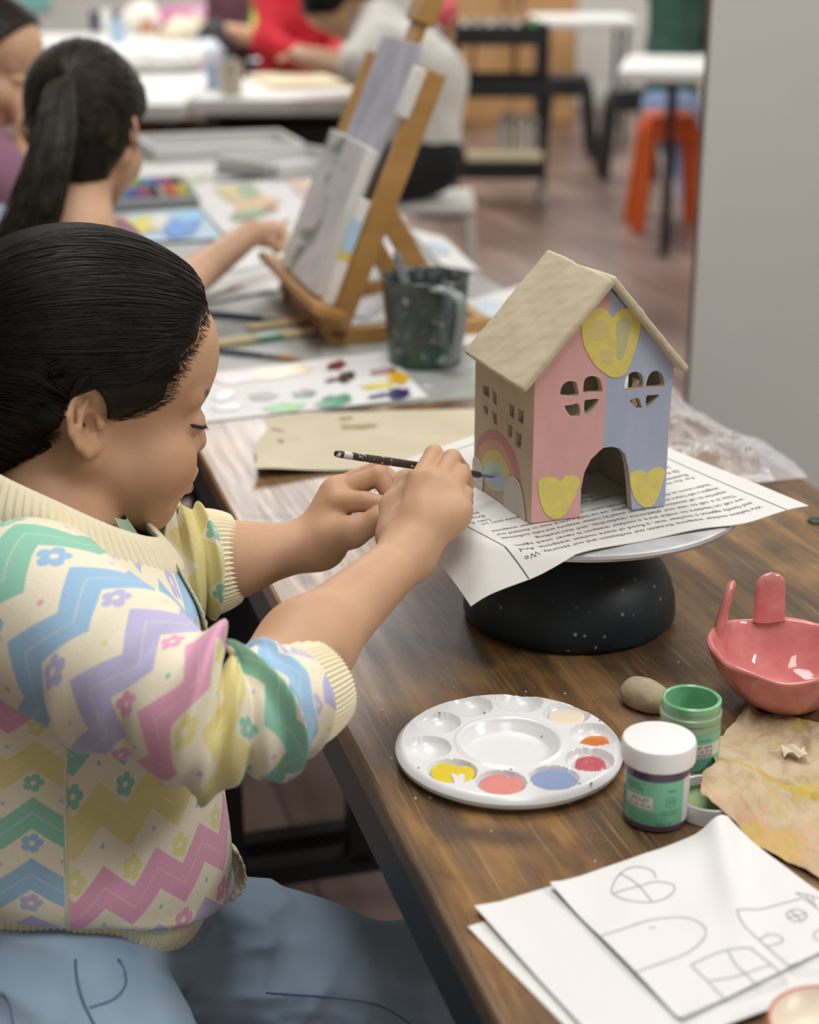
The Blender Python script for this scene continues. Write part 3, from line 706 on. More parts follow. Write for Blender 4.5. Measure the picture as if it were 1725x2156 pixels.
# ================================================================== jars
def wrap_text(b, txt, size, ax, z, ang, R, maxw=None, tilt=0):
    """text round a vertical cylinder, centred at angle ang"""
    me = text_mesh(txt, 1.0)
    if not len(me.vertices): return
    V = np.array([v.co[:] for v in me.vertices]); w = V[:, 0].max(); sx = size if not maxw else min(size, maxw/w)
    a = ang + (V[:, 0]-w/2)*sx/R
    Q = np.stack([ax[0]+R*np.cos(a), ax[1]+R*np.sin(a), z+V[:, 1]*size], 1)
    b.add(Q, [tuple(f.vertices) for f in me.polygons]); bpy.data.meshes.remove(me)
def cyl_patch(b, ax, R, a0, a1, z0, z1, n=40):
    a = np.linspace(a0, a1, n)
    b.grid(np.stack([np.stack([ax[0]+R*np.cos(a), ax[1]+R*np.sin(a), np.full(n, z)], -1) for z in (z0, z1)], 1))
def jars():
    mint = plain('mint_label', '#7fc4a2', .45); white = plain('label_white', '#dfddd9', .5); ink = plain('label_ink', '#2c2a30', .6)
    inkg = plain('label_ink_green', '#3d7d64', .6)
    Rj = 0.0213
    # --- lidded violet jar
    ax = onz(1379, 1722, TZ); fa = math.atan2(-ax[1], -ax[0])       # angle facing the camera
    root = thing('paint_jar', ax, 'lidded violet paint jar with white screw cap and mint label', 'paint jar', None)
    vio = plain('violet_paint_jar', '#5a3f5f', .25)
    MB().lathe([(0, 0), (Rj-.002, 0), (Rj, .002), (Rj, .044), (Rj-.002, .046), (0, .046)], 64, ax).build('jar_body', vio, root)
    b = MB().mat(mint); Rl = Rj+.0003; z = ax[2]
    cyl_patch(b, ax, Rl, fa-1.25, fa+0.95, z+.006, z+.0385); b.mat(white); cyl_patch(b, ax, Rl, fa+.95, fa+2.2, z+.006, z+.0385)
    cyl_patch(b, ax, Rl+.0001, fa-1.05, fa-.08, z+.018, z+.027); b.mat(ink)
    wrap_text(b, 'VIOLET', .0042, ax, z+.0228, fa-.50, Rl+.0002); wrap_text(b, '2 FL. OZ. (59 ml)', .003, ax, z+.0192, fa-.55, Rl+.0002, .018)
    b.mat(inkg); wrap_text(b, 'ACRYLIC', .003, ax, z+.0335, fa-.75, Rl+.0002); wrap_text(b, 'GOUACHE', .003, ax, z+.0305, fa-.75, Rl+.0002)
    for i in range(5): wrap_text(b, 'permanent opaque matte colour for art', .0018, ax, z+.0145-.002*i, fa-.25, Rl+.0002, .026)
    wrap_text(b, 'AP', .004, ax, z+.0225, fa+.47, Rl+.0002); wrap_text(b, 'NON-TOXIC', .002, ax, z+.0165, fa+.47, Rl+.0002); wrap_text(b, 'CONFORMS', .0018, ax, z+.0143, fa+.47, Rl+.0002)
    b.mat(ink); wrap_text(b, 'PAINT', .0022, ax, z+.031, fa+.5, Rl+.0002); wrap_text(b, 'Made in USA', .002, ax, z+.0072, fa+.3, Rl+.0002)
    t = np.linspace(0, 2*np.pi, 40); b.mat(inkg)
    ring = []
    for k in (.0038, .0034): ring.append(np.stack([ax[0]+(Rl+.0002)*np.cos(fa+.47+k*np.cos(t)/Rl), ax[1]+(Rl+.0002)*np.sin(fa+.47+k*np.cos(t)/Rl), z+.0238+k*np.sin(t)], -1))
    b.grid(np.array(ring)); b.build('label', None, root)
    Rc = .0245; pr = [(0, .0455), (Rc-.001, .0455), (Rc, .0465), (Rc+.0002, .058), (Rc-.0008, .0603), (Rc-.0025, .0608), (0, .0608)]
    MB().lathe(pr, 96, ax).build('screw_cap', plain('white_cap', '#efeeec', .35), root)
    # --- open green jar
    az = TZ+.052; axg = onz(1457, 1469, az); axg[2] = TZ; fg = math.atan2(-axg[1], -axg[0])
    root = thing('paint_jar', axg, 'open jar of green paint without its lid, behind the violet jar', 'paint jar')
    grn = mottled('milky_green_jar', '#8fae8b', '#9cbb98', 40, .3); gi = mottled('wet_green_paint', '#74b585', '#8fc99d', 60, .2, bump=.3, bscale=120, bdist=.001)
    MB().lathe([(0, 0), (Rj-.002, 0), (Rj, .002), (Rj, .036), (Rj-.0005, .0385), (Rj+.0005, .0395), (Rj+.0005, .043), (Rj-.0008, .044), (Rj-.0008, .0515), (Rj-.0018, .0525), (Rj-.0028, .0518), (Rj-.0028, .03)], 72, axg).build('jar_body', grn, root)
    MB().lathe([(Rj-.0004, .0475), (Rj-.0004, .0518), (Rj-.0018, .0529), (Rj-.0032, .0518), (Rj-.0034, .016), (Rj-.008, .0135), (0, .0132)], 72, axg).build('paint_coating', gi, root)
    b = MB(); P = onz(1449, 1485, TZ+.0345)
    MB().lathe([(0, .0134), (.0085, .0134), (.0082, .0138), (0, .014)], 30, axg+np.array([-.003, -.003, 0])).build('bare_bottom', plain('jar_bottom_pale', '#b3c4b0', .3), root)
    b = MB().mat(mint); z = TZ; Rl = Rj+.0003
    cyl_patch(b, axg, Rl, fg-1.6, fg+1.6, z+.005, z+.033); b.mat(white); cyl_patch(b, axg, Rl+.0001, fg-.6, fg+1.3, z+.0155, z+.0255); b.mat(ink)
    for i, s_ in enumerate(('LIGHT GREEN', '2 FL. OZ. (59 ml)', 'GOUACHE')): wrap_text(b, s_, .0031, axg, z+.0222-.003*i, fg+.5, Rl+.0002, .015)
    b.mat(inkg); wrap_text(b, 'ACRYLIC GOUACHE', .002, axg, z+.0278, fg+.4, Rl+.0002, .016)
    for i in range(5): wrap_text(b, 'permanent opaque matte colour', .0017, axg, z+.0128-.0019*i, fg+.35, Rl+.0002, .022)
    b.build('label', None, root)
    # --- its lid, upside down
    L = onz(1497, 1690, TZ+.006); L[2] = TZ
    root = thing('screw_top', L, 'upturned white jar lid smeared with green paint, half under the stained tissue', 'lid')
    MB().lathe([(0, 0), (.0235, 0), (.0248, .0015), (.0248, .0135), (.0242, .0142), (.0232, .0135), (.0225, .004), (0, .0035)], 72, L).build('lid_shell', plain('white_cap', '#efeeec', .35), root)
    MB().lathe([(.0223, .0075), (.0225, .0045), (.02, .0042), (0, .0044)], 48, L).build('paint_smear', mottled('green_smear', '#7f9d6c', '#9ab083', 40, .4), root)

# ================================================================== clay lump, bunny bowl
def ceramics():
    P0 = onz(1352, 1490, TZ); u = np.array([.80, -.60, 0]); v = np.array([.6, .8, 0])
    def fn(P):
        d = s_ell(P, P0+[0, 0, .0115], (.0185, .0130, .0128), np.stack([u, v, hz]))
        d = smin(d, s_ball(P, P0+u*.011+np.array([0, 0, .0105]), .0105), .006)
        d = smin(d, s_ball(P, P0+u*.020-v*.003+np.array([0, 0, .0050]), .0042), .002)
        d = smin(d, s_ball(P, P0+u*.0205+v*.006+np.array([0, 0, .0070]), .0040), .002)
        return d + .0005*vnoise(P, 240, 2).astype(np.float32)
    V, F = surface_nets(fn, P0-[.035, .035, .005], P0+[.035, .035, .035], .0008)
    V[:, 2] = np.maximum(V[:, 2], TZ)
    tag(np_mesh('clay_lump', V, F, mottled('raw_clay', '#a3937a', '#b5a58b', 90, .8, bump=.3, bscale=300, bdist=.0008)), 'small unpainted clay lump with a stubby snout beside the open green jar', 'clay lump')
    # bunny bowl
    C = onz(1652, 1480, TZ); root = thing('bunny_bowl', C, 'glossy pink ceramic bowl with two upright rabbit ears at the right edge', 'bowl')
    gl = Mat('pink_glaze'); co = gl.coord(); n = gl.noise(co, 28, 4); n2 = gl.noise(co, 90, 3)
    geo = gl.n.new('ShaderNodeNewGeometry'); pt = Sk(gl, geo.outputs['Pointiness'])
    col = gl.ramp(n*.7+n2*.3, [(.35, hexc('#cd7673')), (.55, hexc('#da8b87')), (.7, hexc('#e0a099'))])
    col = gl.mix(gl.ramp(pt, [(.53, (0,)*3), (.60, (.65,)*3)]), col, hexc('#d9a893'))
    gl.set(Base_Color=col, Roughness=.09, Coat_Weight=.4, Coat_Roughness=.03); gl.bump(gl.noise(co, 55, 2), .25, .002)
    prof = [(0, 0), (.018, 0), (.026, .002), (.037, .010), (.047, .021), (.054, .033), (.0585, .043), (.0595, .0465), (.0575, .0485), (.0545, .0465), (.050, .036), (.042, .022), (.031, .0125), (.018, .0085), (0, .008)]
    pr = spline(prof, 70); seg = 120; th = np.linspace(0, 2*np.pi, seg, endpoint=False); V = []
    R_ = np.maximum(pr[:, 0], 0); G = np.zeros((len(pr), seg, 3))
    for j, t in enumerate(th):
        k = 1 + .035*math.sin(2*t+1.0) + .018*math.sin(3*t+.5) + .012*math.sin(7*t)
        hgt = 1 + .05*math.sin(2*t+2.6) + .03*math.sin(5*t+1)
        zz = pr[:, 1]*(1+(hgt-1)*np.clip(pr[:, 1]/.046, 0, 1))
        rr = R_*(k + .012*np.sin(9*t+pr[:, 1]*140))
        G[:, j] = np.stack([rr*math.cos(t), rr*math.sin(t), zz], -1)
    MB().grid(G + C, wrapv=True).build('bowl_body', gl, root)
    def ear(px_base, px_tip, wdir, W, Th, zb, bend=(0, 0, 0), s0=-.18):
        a = onz(*px_base, TZ+zb); zt = None
        b_ = onplane(*px_tip, a, np.array([0.05, 1.0, 0.0])); d = b_-a; L = np.linalg.norm(d); d /= L
        w = np.asarray(wdir, float); w = w - d*np.dot(w, d); w /= np.linalg.norm(w); n_ = np.cross(d, w)
        rows = []
        for s in np.linspace(s0, 1, 26):
            ww = W*(1-.10*max(s, 0))*math.sqrt(max(1-max(0, (s-.72)/.28)**2, 0.0))+1e-4 if s > .72 else W*(1-.10*max(s, 0) + .14*max(0, .12-s))
            c = a + d*L*s + np.array(bend)*max(s, 0)**2
            rows.append([c + w*ww*math.cos(t)*1.0 + n_*(Th*(1-.25*max(s, 0)) if s < .75 else Th*.8*math.sqrt(max(1-((s-.75)/.26)**2, .02)))*math.sin(t) for t in np.linspace(0, 2*np.pi, 24, endpoint=False)])
        b = MB().grid(np.array(rows), wrapv=True); b.add(rows[-1], [tuple(range(24))]); b.build('ear', gl, root)
    ear((1620, 1302), (1624, 1205), (1, .1, 0), .0128, .0042, .049, s0=-.05)
    ear((1513, 1337), (1534, 1222), (.35, 1, .0), .0125, .0048, .043, bend=(.004, 0, 0))

# ================================================================== papers in the foreground
def fore_papers():
    def crinkle(amp, sc, seed): return lambda a, b: amp*vnoise(np.stack([a, b, 0*a], -1), sc, seed)
    # two blank sheets underneath
    def lowsheet(q, z, label, hf=None):
        A = onz(*q[0], z)[:2]; B = onz(*q[1], z)[:2]; D = onz(*q[2], z)[:2]; Cc = B + D - A
        S = Sheet([A, B, Cc, D], z, hf)
        b = S.mesh(MB().mat(M_PAPER), 40, 40); tag(b.build('paper_sheet', None), label, 'paper'); return S
    lowsheet([(985, 1953), (1500, 1780), (1205, 2175)], TZ+.0008, 'lowest blank white sheet under the drawing, its left corner sticking out', lambda a, b: .0012*np.clip(.25-a, 0, 1)*np.clip(.3-b, 0, 1)*8)
    lowsheet([(999, 1914), (1500, 1768), (1300, 2240)], TZ+.0030, 'blank white sheet lying directly under the house drawing', lambda a, b: .006*np.clip(.10-a, 0, 1)*4*np.clip(1-b*2, 0, 1) + .0015*np.clip(a, 0, 1))
    # the drawing
    z = TZ+.0062; A = onz(1158, 1864, z)[:2]; B = onz(1537, 1735, z)[:2]; D = onz(1435, 2146, z)[:2]
    def hf(a, b):
        fold = np.abs(a-(.93-.55*b)); r = .0085*np.exp(-(fold/.085)**2)*np.clip(1-b*1.0, 0, 1)
        return r + .002*np.exp(-(a/.05)**2)*np.clip(1-b*3, 0, 1) + .0012*vnoise(np.stack([a, b, 0*a], -1), 7, 3) + .002*np.exp(-((b-1)/.02)**2)*np.exp(-((a-.0)/.12)**2)
    S = Sheet([A, B, B+D-A+np.array([.0, .012]), D], z, hf)
    b = S.mesh(MB().mat(M_PAPER), 90, 90); b.mat(plain('pencil_line', '#a09b9f', .7)); w = .0006
    pl = [[(930, 440), (915, 405), (860, 385), (800, 390), (745, 430), (715, 490), (720, 515), (780, 545), (850, 555), (915, 555), (980, 535), (1020, 500), (1010, 470), (960, 458), (910, 460), (850, 477), (725, 512)],
          [(750, 415), (800, 440), (850, 480), (910, 552)],
          [(665, 718), (760, 690), (860, 655), (960, 635), (1060, 630), (1140, 655), (1175, 700), (1150, 750), (1080, 805), (980, 845), (825, 898)],
          [(898, 676), (912, 682), (925, 677)],
          [(1100, 862), (1190, 820), (1280, 788), (1390, 780), (1400, 781)], [(1390, 780), (1490, 858), (1570, 940)], [(1570, 940), (1500, 955), (1430, 975), (1265, 1028)], [(1265, 1028), (1180, 940), (1100, 862)],
          [(1280, 790), (1320, 860), (1365, 905), (1440, 975)], [(1190, 938), (1290, 925), (1365, 905), (1490, 860)],
          [(1325, 595), (1420, 592), (1520, 570), (1640, 540)], [(1325, 595), (1360, 670), (1460, 765), (1580, 868)], [(1580, 868), (1650, 845), (1735, 825)], [(1580, 868), (1640, 888), (1735, 893)],
          [(1565, 612), (1600, 592), (1650, 600), (1665, 625), (1640, 648), (1590, 645), (1565, 612)], [(1590, 602), (1640, 645)], [(1570, 632), (1660, 612)],
          [(1430, 740), (1480, 715), (1530, 720), (1545, 750), (1470, 772)], [(1465, 705), (1475, 706)],
          [(1610, 510), (1670, 520), (1735, 540)], [(1615, 512), (1670, 550), (1735, 600)], [(1660, 522), (1690, 560)], [(1690, 528), (1710, 580)], [(1735, 690), (1705, 705), (1702, 730), (1735, 748)]]
    for p in pl: S.stroke(b, [z6(*q) for q in p], w)
    tag(b.build('pencil_drawing', None), 'white sheet with pencil sketches of a heart, door, window and house', 'drawing')
    # dish at the corner
    C = onz(1752, 2176, TZ+.014); C[2] = TZ+.0075
    root = thing('small_dish', C, 'cream dish with a red rim, barely in frame at the bottom right corner', 'dish')
    MB().lathe([(0, 0), (.02, 0), (.028, .003), (.0335, .010), (.0335, .012), (.032, .0122), (.027, .006), (.018, .0035), (0, .003)], 64, C).build('dish_body', plain('cream_glaze', '#e2d2bd', .3), root)
    t = np.linspace(0, 2*np.pi, 65)
    MB().tube(np.stack([C[0]+.033*np.cos(t), C[1]+.033*np.sin(t), np.full(65, C[2]+.0117)], -1), .0011, 8, False).build('rim', plain('red_rim', '#c9705f', .3), root)

    # stained tissue
    z = TZ+.0015; TL = onz(1566, 1494, z)[:2]; TR = onz(1800, 1535, z)[:2]; BL = onz(1470, 1672, z+.0165)[:2]; BR = onz(1790, 1885, z)[:2]
    lidc = onz(1497, 1690, TZ)[:2]
    def wob(a, b):
        n = vnoise(np.stack([a, b, 0*a], -1), 11, 8)*.003 + vnoise(np.stack([a, b, 0*a], -1), 37, 9)*.0009
        e = np.clip(.06-np.minimum(np.minimum(a, 1-a), np.minimum(b, 1-b)), 0, .06)/.06
        bow = -.010*np.sin(np.pi*np.clip((b-.15)/.55, 0, 1))*(1-a)**4
        return np.stack([n*e+bow, n*e*-.6], -1)
    St = Sheet([TL, TR, BR, BL], z, None, wob)
    def hf(a, b):
        S_ = sum(w[..., None]*c for w, c in zip(((1-a)*(1-b), a*(1-b), a*b, (1-a)*b), (TL, TR, BR, BL)))
        d = np.linalg.norm(S_-lidc, axis=-1); lift = .0160*np.clip(1-(d-.026)/.03, 0, 1)
        q = np.stack([a, b, 0*a], -1)
        return lift + .0022*np.abs(vnoise(q, 9, 1)) + .0012*np.abs(vnoise(q, 24, 2)) + .007*np.exp(-((a-.06)/.05)**2-((b-.06)/.10)**2) + .003*np.exp(-((b-.62+.1*a)/.03)**2)
    St.hf = hf
    m = Mat('stained_tissue'); at = m.attr('uvm'); n1 = m.noise(m.mapping(at, scale=(1, 1.3, 1)), 5.0, 4, .6, .8); n2 = m.noise(at, 3.2, 3, .5, 1.0); n3 = m.noise(at, 14, 4, .6, 1.2)
    x_, y_, z_ = m.sep(at)
    col = m.ramp(n1, [(.33, hexc('#b09672')), (.47, hexc('#c2ad8b')), (.62, hexc('#cbb99a'))])
    col = m.mix(m.ramp(n2, [(.55, (0,)*3), (.62, (.75,)*3)]), col, hexc('#c6b14e'))
    col = m.mix(m.math('MULTIPLY', m.step(y_ + x_*.35, .78, 1.1), m.ramp(n3, [(.42, (0,)*3), (.55, (.55,)*3)])), col, hexc('#d9a17c'))
    rid = m.step((y_ - .62 + x_*.1 + (n3-.5)*.06).abs(), .035, .015)
    col = m.mix(m.math('MULTIPLY', rid, m.ramp(n3, [(.35, (.3,)*3), (.5, (1,)*3)])), col, hexc('#c4ab3d'))
    m.set(Base_Color=col, Roughness=.75, Transmission_Weight=0.0); m.bump(m.noise(at, 40, 5, .7, .8), .5, .002)
    b = St.mesh(MB().mat(m.m), 130, 130, .0003); o = b.build('stained_tissue', None)
    g = np.stack(np.meshgrid(np.linspace(0, 1, 130), np.linspace(0, 1, 130), indexing='ij') + [np.zeros((130, 130))], -1).reshape(-1, 3)
    n = len(o.data.vertices); A_ = np.zeros((n, 3)); A_[:len(g)] = g; A_[len(g):2*len(g)] = g.reshape(130, 130, 3)[::-1].reshape(-1, 3); set_attr(o, 'uvm', A_)
    tag(o, 'crumpled tan tissue stained with yellow and orange paint beside the jars', 'tissue')
    P = onz(1672, 1588, TZ+.006); rows = []
    for s in np.linspace(0, 1, 14): rows.append([P + np.array([(s-.5)*.017, (t-.5)*.013+.002*math.sin(s*6), .0035*abs(math.sin(s*5.2+t*2))+.001]) for t in np.linspace(0, 1, 10)])
    tag(MB().sheet(np.array(rows), .0006).build('paper_scrap', plain('cream_scrap', '#d9c9b0', .7)), 'small torn cream scrap lying on the stained tissue', 'scrap')
    # green ring
    P = onz(1717, 1099, TZ); t = np.linspace(0, 2*np.pi, 33)
    root = thing('metal_ring', P, 'small tarnished green metal ring lying at the right edge behind the bowl', 'ring')
    MB().tube(np.stack([P[0]+.0065*np.cos(t), P[1]+.0065*np.sin(t), np.full(33, TZ+.0018)], -1), .0018, 10, False).build('ring_rim', plain('green_patina', '#49614f', .35, Metallic=.6), root)
    MB().lathe([(0, .0002), (.0052, .0002), (.0052, .0012), (0, .0018)], 24, P).build('ring_centre', plain('dull_silver', '#9a9a94', .3, Metallic=.8), root)
    # crumbs of dry paint
    b = MB(); r = np.random.default_rng(3)
    for x, y in [(880, 1685), (905, 1685), (1190, 1465), (1112, 1458), (1200, 1690), (820, 1600), (1455, 1130), (950, 1450), (1030, 1750), (1250, 1820), (1430, 1400), (800, 1500)]:
        P = onz(x+r.uniform(-6, 6), y+r.uniform(-6, 6), TZ); k = r.uniform(.5, 1.1); b.lathe([(0, 0), (.0011*k, .0), (.0009*k, .0008*k), (0, .0011*k)], 6, P)
    tag(b.build('paint_crumbs', plain('pale_crumbs', '#c9c2b4', .7)), 'tiny pale crumbs of dry paint scattered on the brown table', 'crumbs', kind='stuff')

# ================================================================== middle distance on the tables
def mid_items():
    nz = lambda amp, sc, seed: (lambda a, b: amp*np.abs(vnoise(np.stack([a, b, 0*a], -1), sc, seed)))
    # kraft sheet
    def hf(a, b): return .0008*np.abs(vnoise(np.stack([a, b, 0*a], -1), 6, 2)) + .010*np.exp(-((a)/.18)**2)*np.exp(-((b-1)/.35)**2)*1.0
    S = Sheet([(562, 878), (1290, 846), (1190, 962), (527, 1006)], TZ+.0022, hf, lambda a, b: np.stack([.004*np.sin(b*9)*(1-a)**6, .003*np.sin(a*7)+0*b], -1))
    b = S.mesh(MB().mat(mottled('kraft_paper', '#c9bea2', '#d2c8ae', 14, .75)), 70, 50)
    b.mat(plain('olive_stain', '#a79a72', .8)); S.blob(b, 728, 881, 16, 4, 1); S.blob(b, 752, 899, 30, 6, 2, jag=.4); S.blob(b, 778, 896, 20, 3, 5)
    b.mat(plain('dark_tear', '#6a5d52', .8)); S.stroke(b, [(572, 903), (584, 906), (598, 909)], .003); S.stroke(b, [(588, 927), (592, 931), (596, 929)], .004)
    tag(b.build('kraft_paper', None), 'large torn tan sheet of kraft paper behind the hands', 'paper')
    # swatch sheet
    S = Sheet([(395, 790), (812, 741), (902, 836), (390, 893)], TZ+.0012, nz(.0006, 5, 4))
    b = S.mesh(MB().mat(M_PAPER), 50, 30)
    daubs = [('#7c3a33', 820, 770, 66, 26), ('#47302e', 872, 836, 58, 34), ('#7b2e33', 1075, 803, 72, 24), ('#e3b32b', 1162, 840, 66, 44), ('#d9cb35', 1050, 885, 105, 18), ('#37305f', 1165, 930, 85, 32), ('#4a4f86', 1060, 940, 70, 15),
             ('#3f9470', 805, 972, 118, 36), ('#2f6f62', 770, 965, 40, 20), ('#486e5c', 640, 930, 82, 20), ('#6f7080', 410, 945, 92, 22), ('#59ab4e', 530, 1006, 112, 28), ('#ecd5b8', 480, 812, 200, 40), ('#e6c9cc', 250, 842, 150, 30), ('#d5cfcb', 210, 1003, 110, 20), ('#d8d8da', 190, 935, 80, 30), ('#6f4a4a', 790, 855, 40, 12)]
    for i, (c, x, y, rx, ry) in enumerate(daubs):
        b.mat(plain('daub_'+c[1:], c, .35)); S.blob(b, *z55(x, y), rx*.3768*.9, ry*.3768*.9, i, .0007+.00004*i, .3, -.12)
    tag(b.build('swatch_sheet', None), 'white sheet covered in red, yellow, purple and green paint daubs', 'paint test sheet')
    # clear plastic bag
    a = np.linspace(0, 1, 110); t = np.linspace(0, 1, 60); A, B = np.meshgrid(a, t, indexing='ij')
    u = 1.49+.46*A; n = .70+.165*B + .012*np.sin(A*9)*B
    q = np.stack([A*3.2, B*1.4, 0*A], -1); rn = 1-np.abs(vnoise(q, 5, 11))**.8; rn2 = 1-np.abs(vnoise(q, 12, 12))**.8; rn3 = 1-np.abs(vnoise(q, 26, 13))**.8
    env = np.sin(np.pi*np.clip(B*1.03, 0, 1))**.6*np.clip(A*9, 0, 1)*np.clip((1-A)*9, 0, 1)
    zz = TZ + .002 + env*(.007 + .017*np.clip(rn, 0, 1)*np.clip(.35+B, 0, 1) + .008*np.clip(rn2, 0, 1) + .0035*rn3)
    P = tu*u[..., None] + tn*n[..., None]; P[..., 2] = zz
    m = Mat('clear_plastic'); lw = m.n.new('ShaderNodeLayerWeight'); lw.inputs[0].default_value = .35; fres = Sk(m, lw.outputs['Facing']); m.set(Base_Color=(.93, .94, .95), Roughness=.08, Alpha=m.ramp(fres, [(.0, (.10,)*3), (.5, (.42,)*3)]), Specular_IOR_Level=.9, IOR=1.5)
    tag(MB().grid(P).build('plastic_bag', m), 'crumpled clear plastic bag behind the newspaper along the table edge', 'plastic bag')
    # pitcher
    C = onz(895, 762, TZ); root = thing('water_pitcher', C, 'smoky plastic rinse-water pitcher with pale handle in front of the easel', 'pitcher')
    m = Mat('stained_smoky_plastic'); co = m.coord(); x, y, z = m.sep(co)
    n1 = m.noise(m.mapping(co, scale=(1, 1, .5)), 40, 4, .6, .8); n2 = m.noise(co, 55, 3, .6, .5, 1)
    col = m.ramp(n1, [(.35, hexc('#2c3436')), (.55, hexc('#444e4c')), (.68, hexc('#6b7474'))])
    col = m.mix(m.step(z + (n1-.5)*.02, TZ+.032, TZ+.022), col, hexc('#39594d'))
    col = m.mix(m.ramp(m.noise(co, 75, 2, .5, .4), [(.63, (0,)*3), (.68, (.6,)*3)]), col, n2)
    m.set(Base_Color=col, Roughness=.22, Transmission_Weight=.12)
    k = .0605; H = .118
    MB().lathe([(0, .0), (.046, 0), (.049, .003), (.052, .04), (.0575, .1), (k-.001, H-.002), (k, H), (k-.0012, H+.001), (k-.003, H-.002), (.055, .1), (.0495, .04), (.047, .006), (0, .005)], 64, C).build('pitcher_body', m, root)
    MB().lathe([(0, .026), (.0475, .026), (.0475, .027), (0, .027)], 40, C).build('paint_water', plain('dark_green_water', '#24403a', .08), root)
    hp = [onz(905, 607, TZ+H-.012)*0 + C + np.array([.012, -.056, H-.006]), C+np.array([.034, -.078, H-.006]), C+np.array([.046, -.088, H-.018]), C+np.array([.044, -.084, .06]), C+np.array([.036, -.072, .022]), C+np.array([.022, -.048, .016])]
    MB().tube(spline(hp, 30), [.010]*30, 12, flat=.45, up=(0, 0, 1)).build('handle', plain('pale_smoky_plastic', '#9aa1a2', .25, Transmission_Weight=.3), root)
    # knife in the pitcher
    root = thing('palette_knife', C, 'grey flat stick standing in the rinse-water pitcher', 'palette knife')
    a_ = onplane(838, 545, C+np.array([0, .02, 0]), (0, 1, 0)); b_ = C+np.array([-.005, .0, .035])
    MB().bar(a_, b_, .012, .003, side=(1, 0, 0), bev=.001).build('blade', plain('grey_stick', '#8d8f90', .4, Metallic=.3), root)
    MB().tube([a_, a_+(a_-b_)*.10], .004, 10).build('tang', plain('grey_stick', '#8d8f90', .4), root)
    # brushes and sticks on the grey table by the forehead
    def brush(p0, p1, z, r, hcol, label, split=.62, tipcol='#b98a55', ferr='#9a9a98'):
        a, b = onz(*p0, z), onz(*p1, z); d = b-a; root = thing('paintbrush', (a+b)/2, label, 'paintbrush')
        f = lambda t: a+d*t
        MB().tube([f(0), f(.05), f(split*.5), f(split)], [r*.4, r*.8, r*1.1, r*.9], 10).build('brush_handle', plain('brush_'+hcol[1:], hcol, .4), root)
        MB().tube([f(split), f(split+.16)], [r*.95, r], 10).build('ferrule', plain('ferrule_'+ferr[1:], ferr, .35, Metallic=.8), root)
        MB().tube([f(split+.16), f(split+.25), f(1)], [r, r*1.15, r*.2], 10).build('bristles', plain('bristle_'+tipcol[1:], tipcol, .8), root)
    brush((405, 657), (650, 680), TZ+.005, .0048, '#24304a', 'navy-handled paintbrush on the grey table just right of the forehead')
    brush((400, 638), (515, 601), TZ+.004, .004, '#8b9398', 'grey-handled paintbrush with a tan tip, lying under the raised forearm', .5, '#b98d6a')
    brush((430, 735), (640, 757), TZ+.004, .004, '#4b5357', 'dark thin paintbrush lying in front of the green-stained stick', .6)
    S = Sheet([(445, 712), (640, 676), (700, 690), (450, 735)], TZ+.009)
    def stick(p0, p1, w, z, label, paint=None):
        a, b = onz(*p0, z), onz(*p1, z); root = thing('wooden_stick', (a+b)/2, label, 'stick')
        MB().bar(a, b, .006, w, bev=.002).build('stick_body', mottled('pale_stick_wood', '#b7a279', '#c9b68d', 12, .6), root)
        if paint:
            c = a+(b-a)*.42; MB().bar(c, a+(b-a)*.68, .0074, w*1.04, bev=.002).build('paint_smear', plain('stick_'+paint[1:], paint, .4), root)
    stick((440, 724), (660, 697), .026, TZ+.0045, 'flat wooden stick with green paint, nearest of the sticks on the grey table', '#4f8a6a')
    stick((520, 690), (690, 668), .020, TZ+.0045, 'plain flat wooden stick behind the green-stained one')
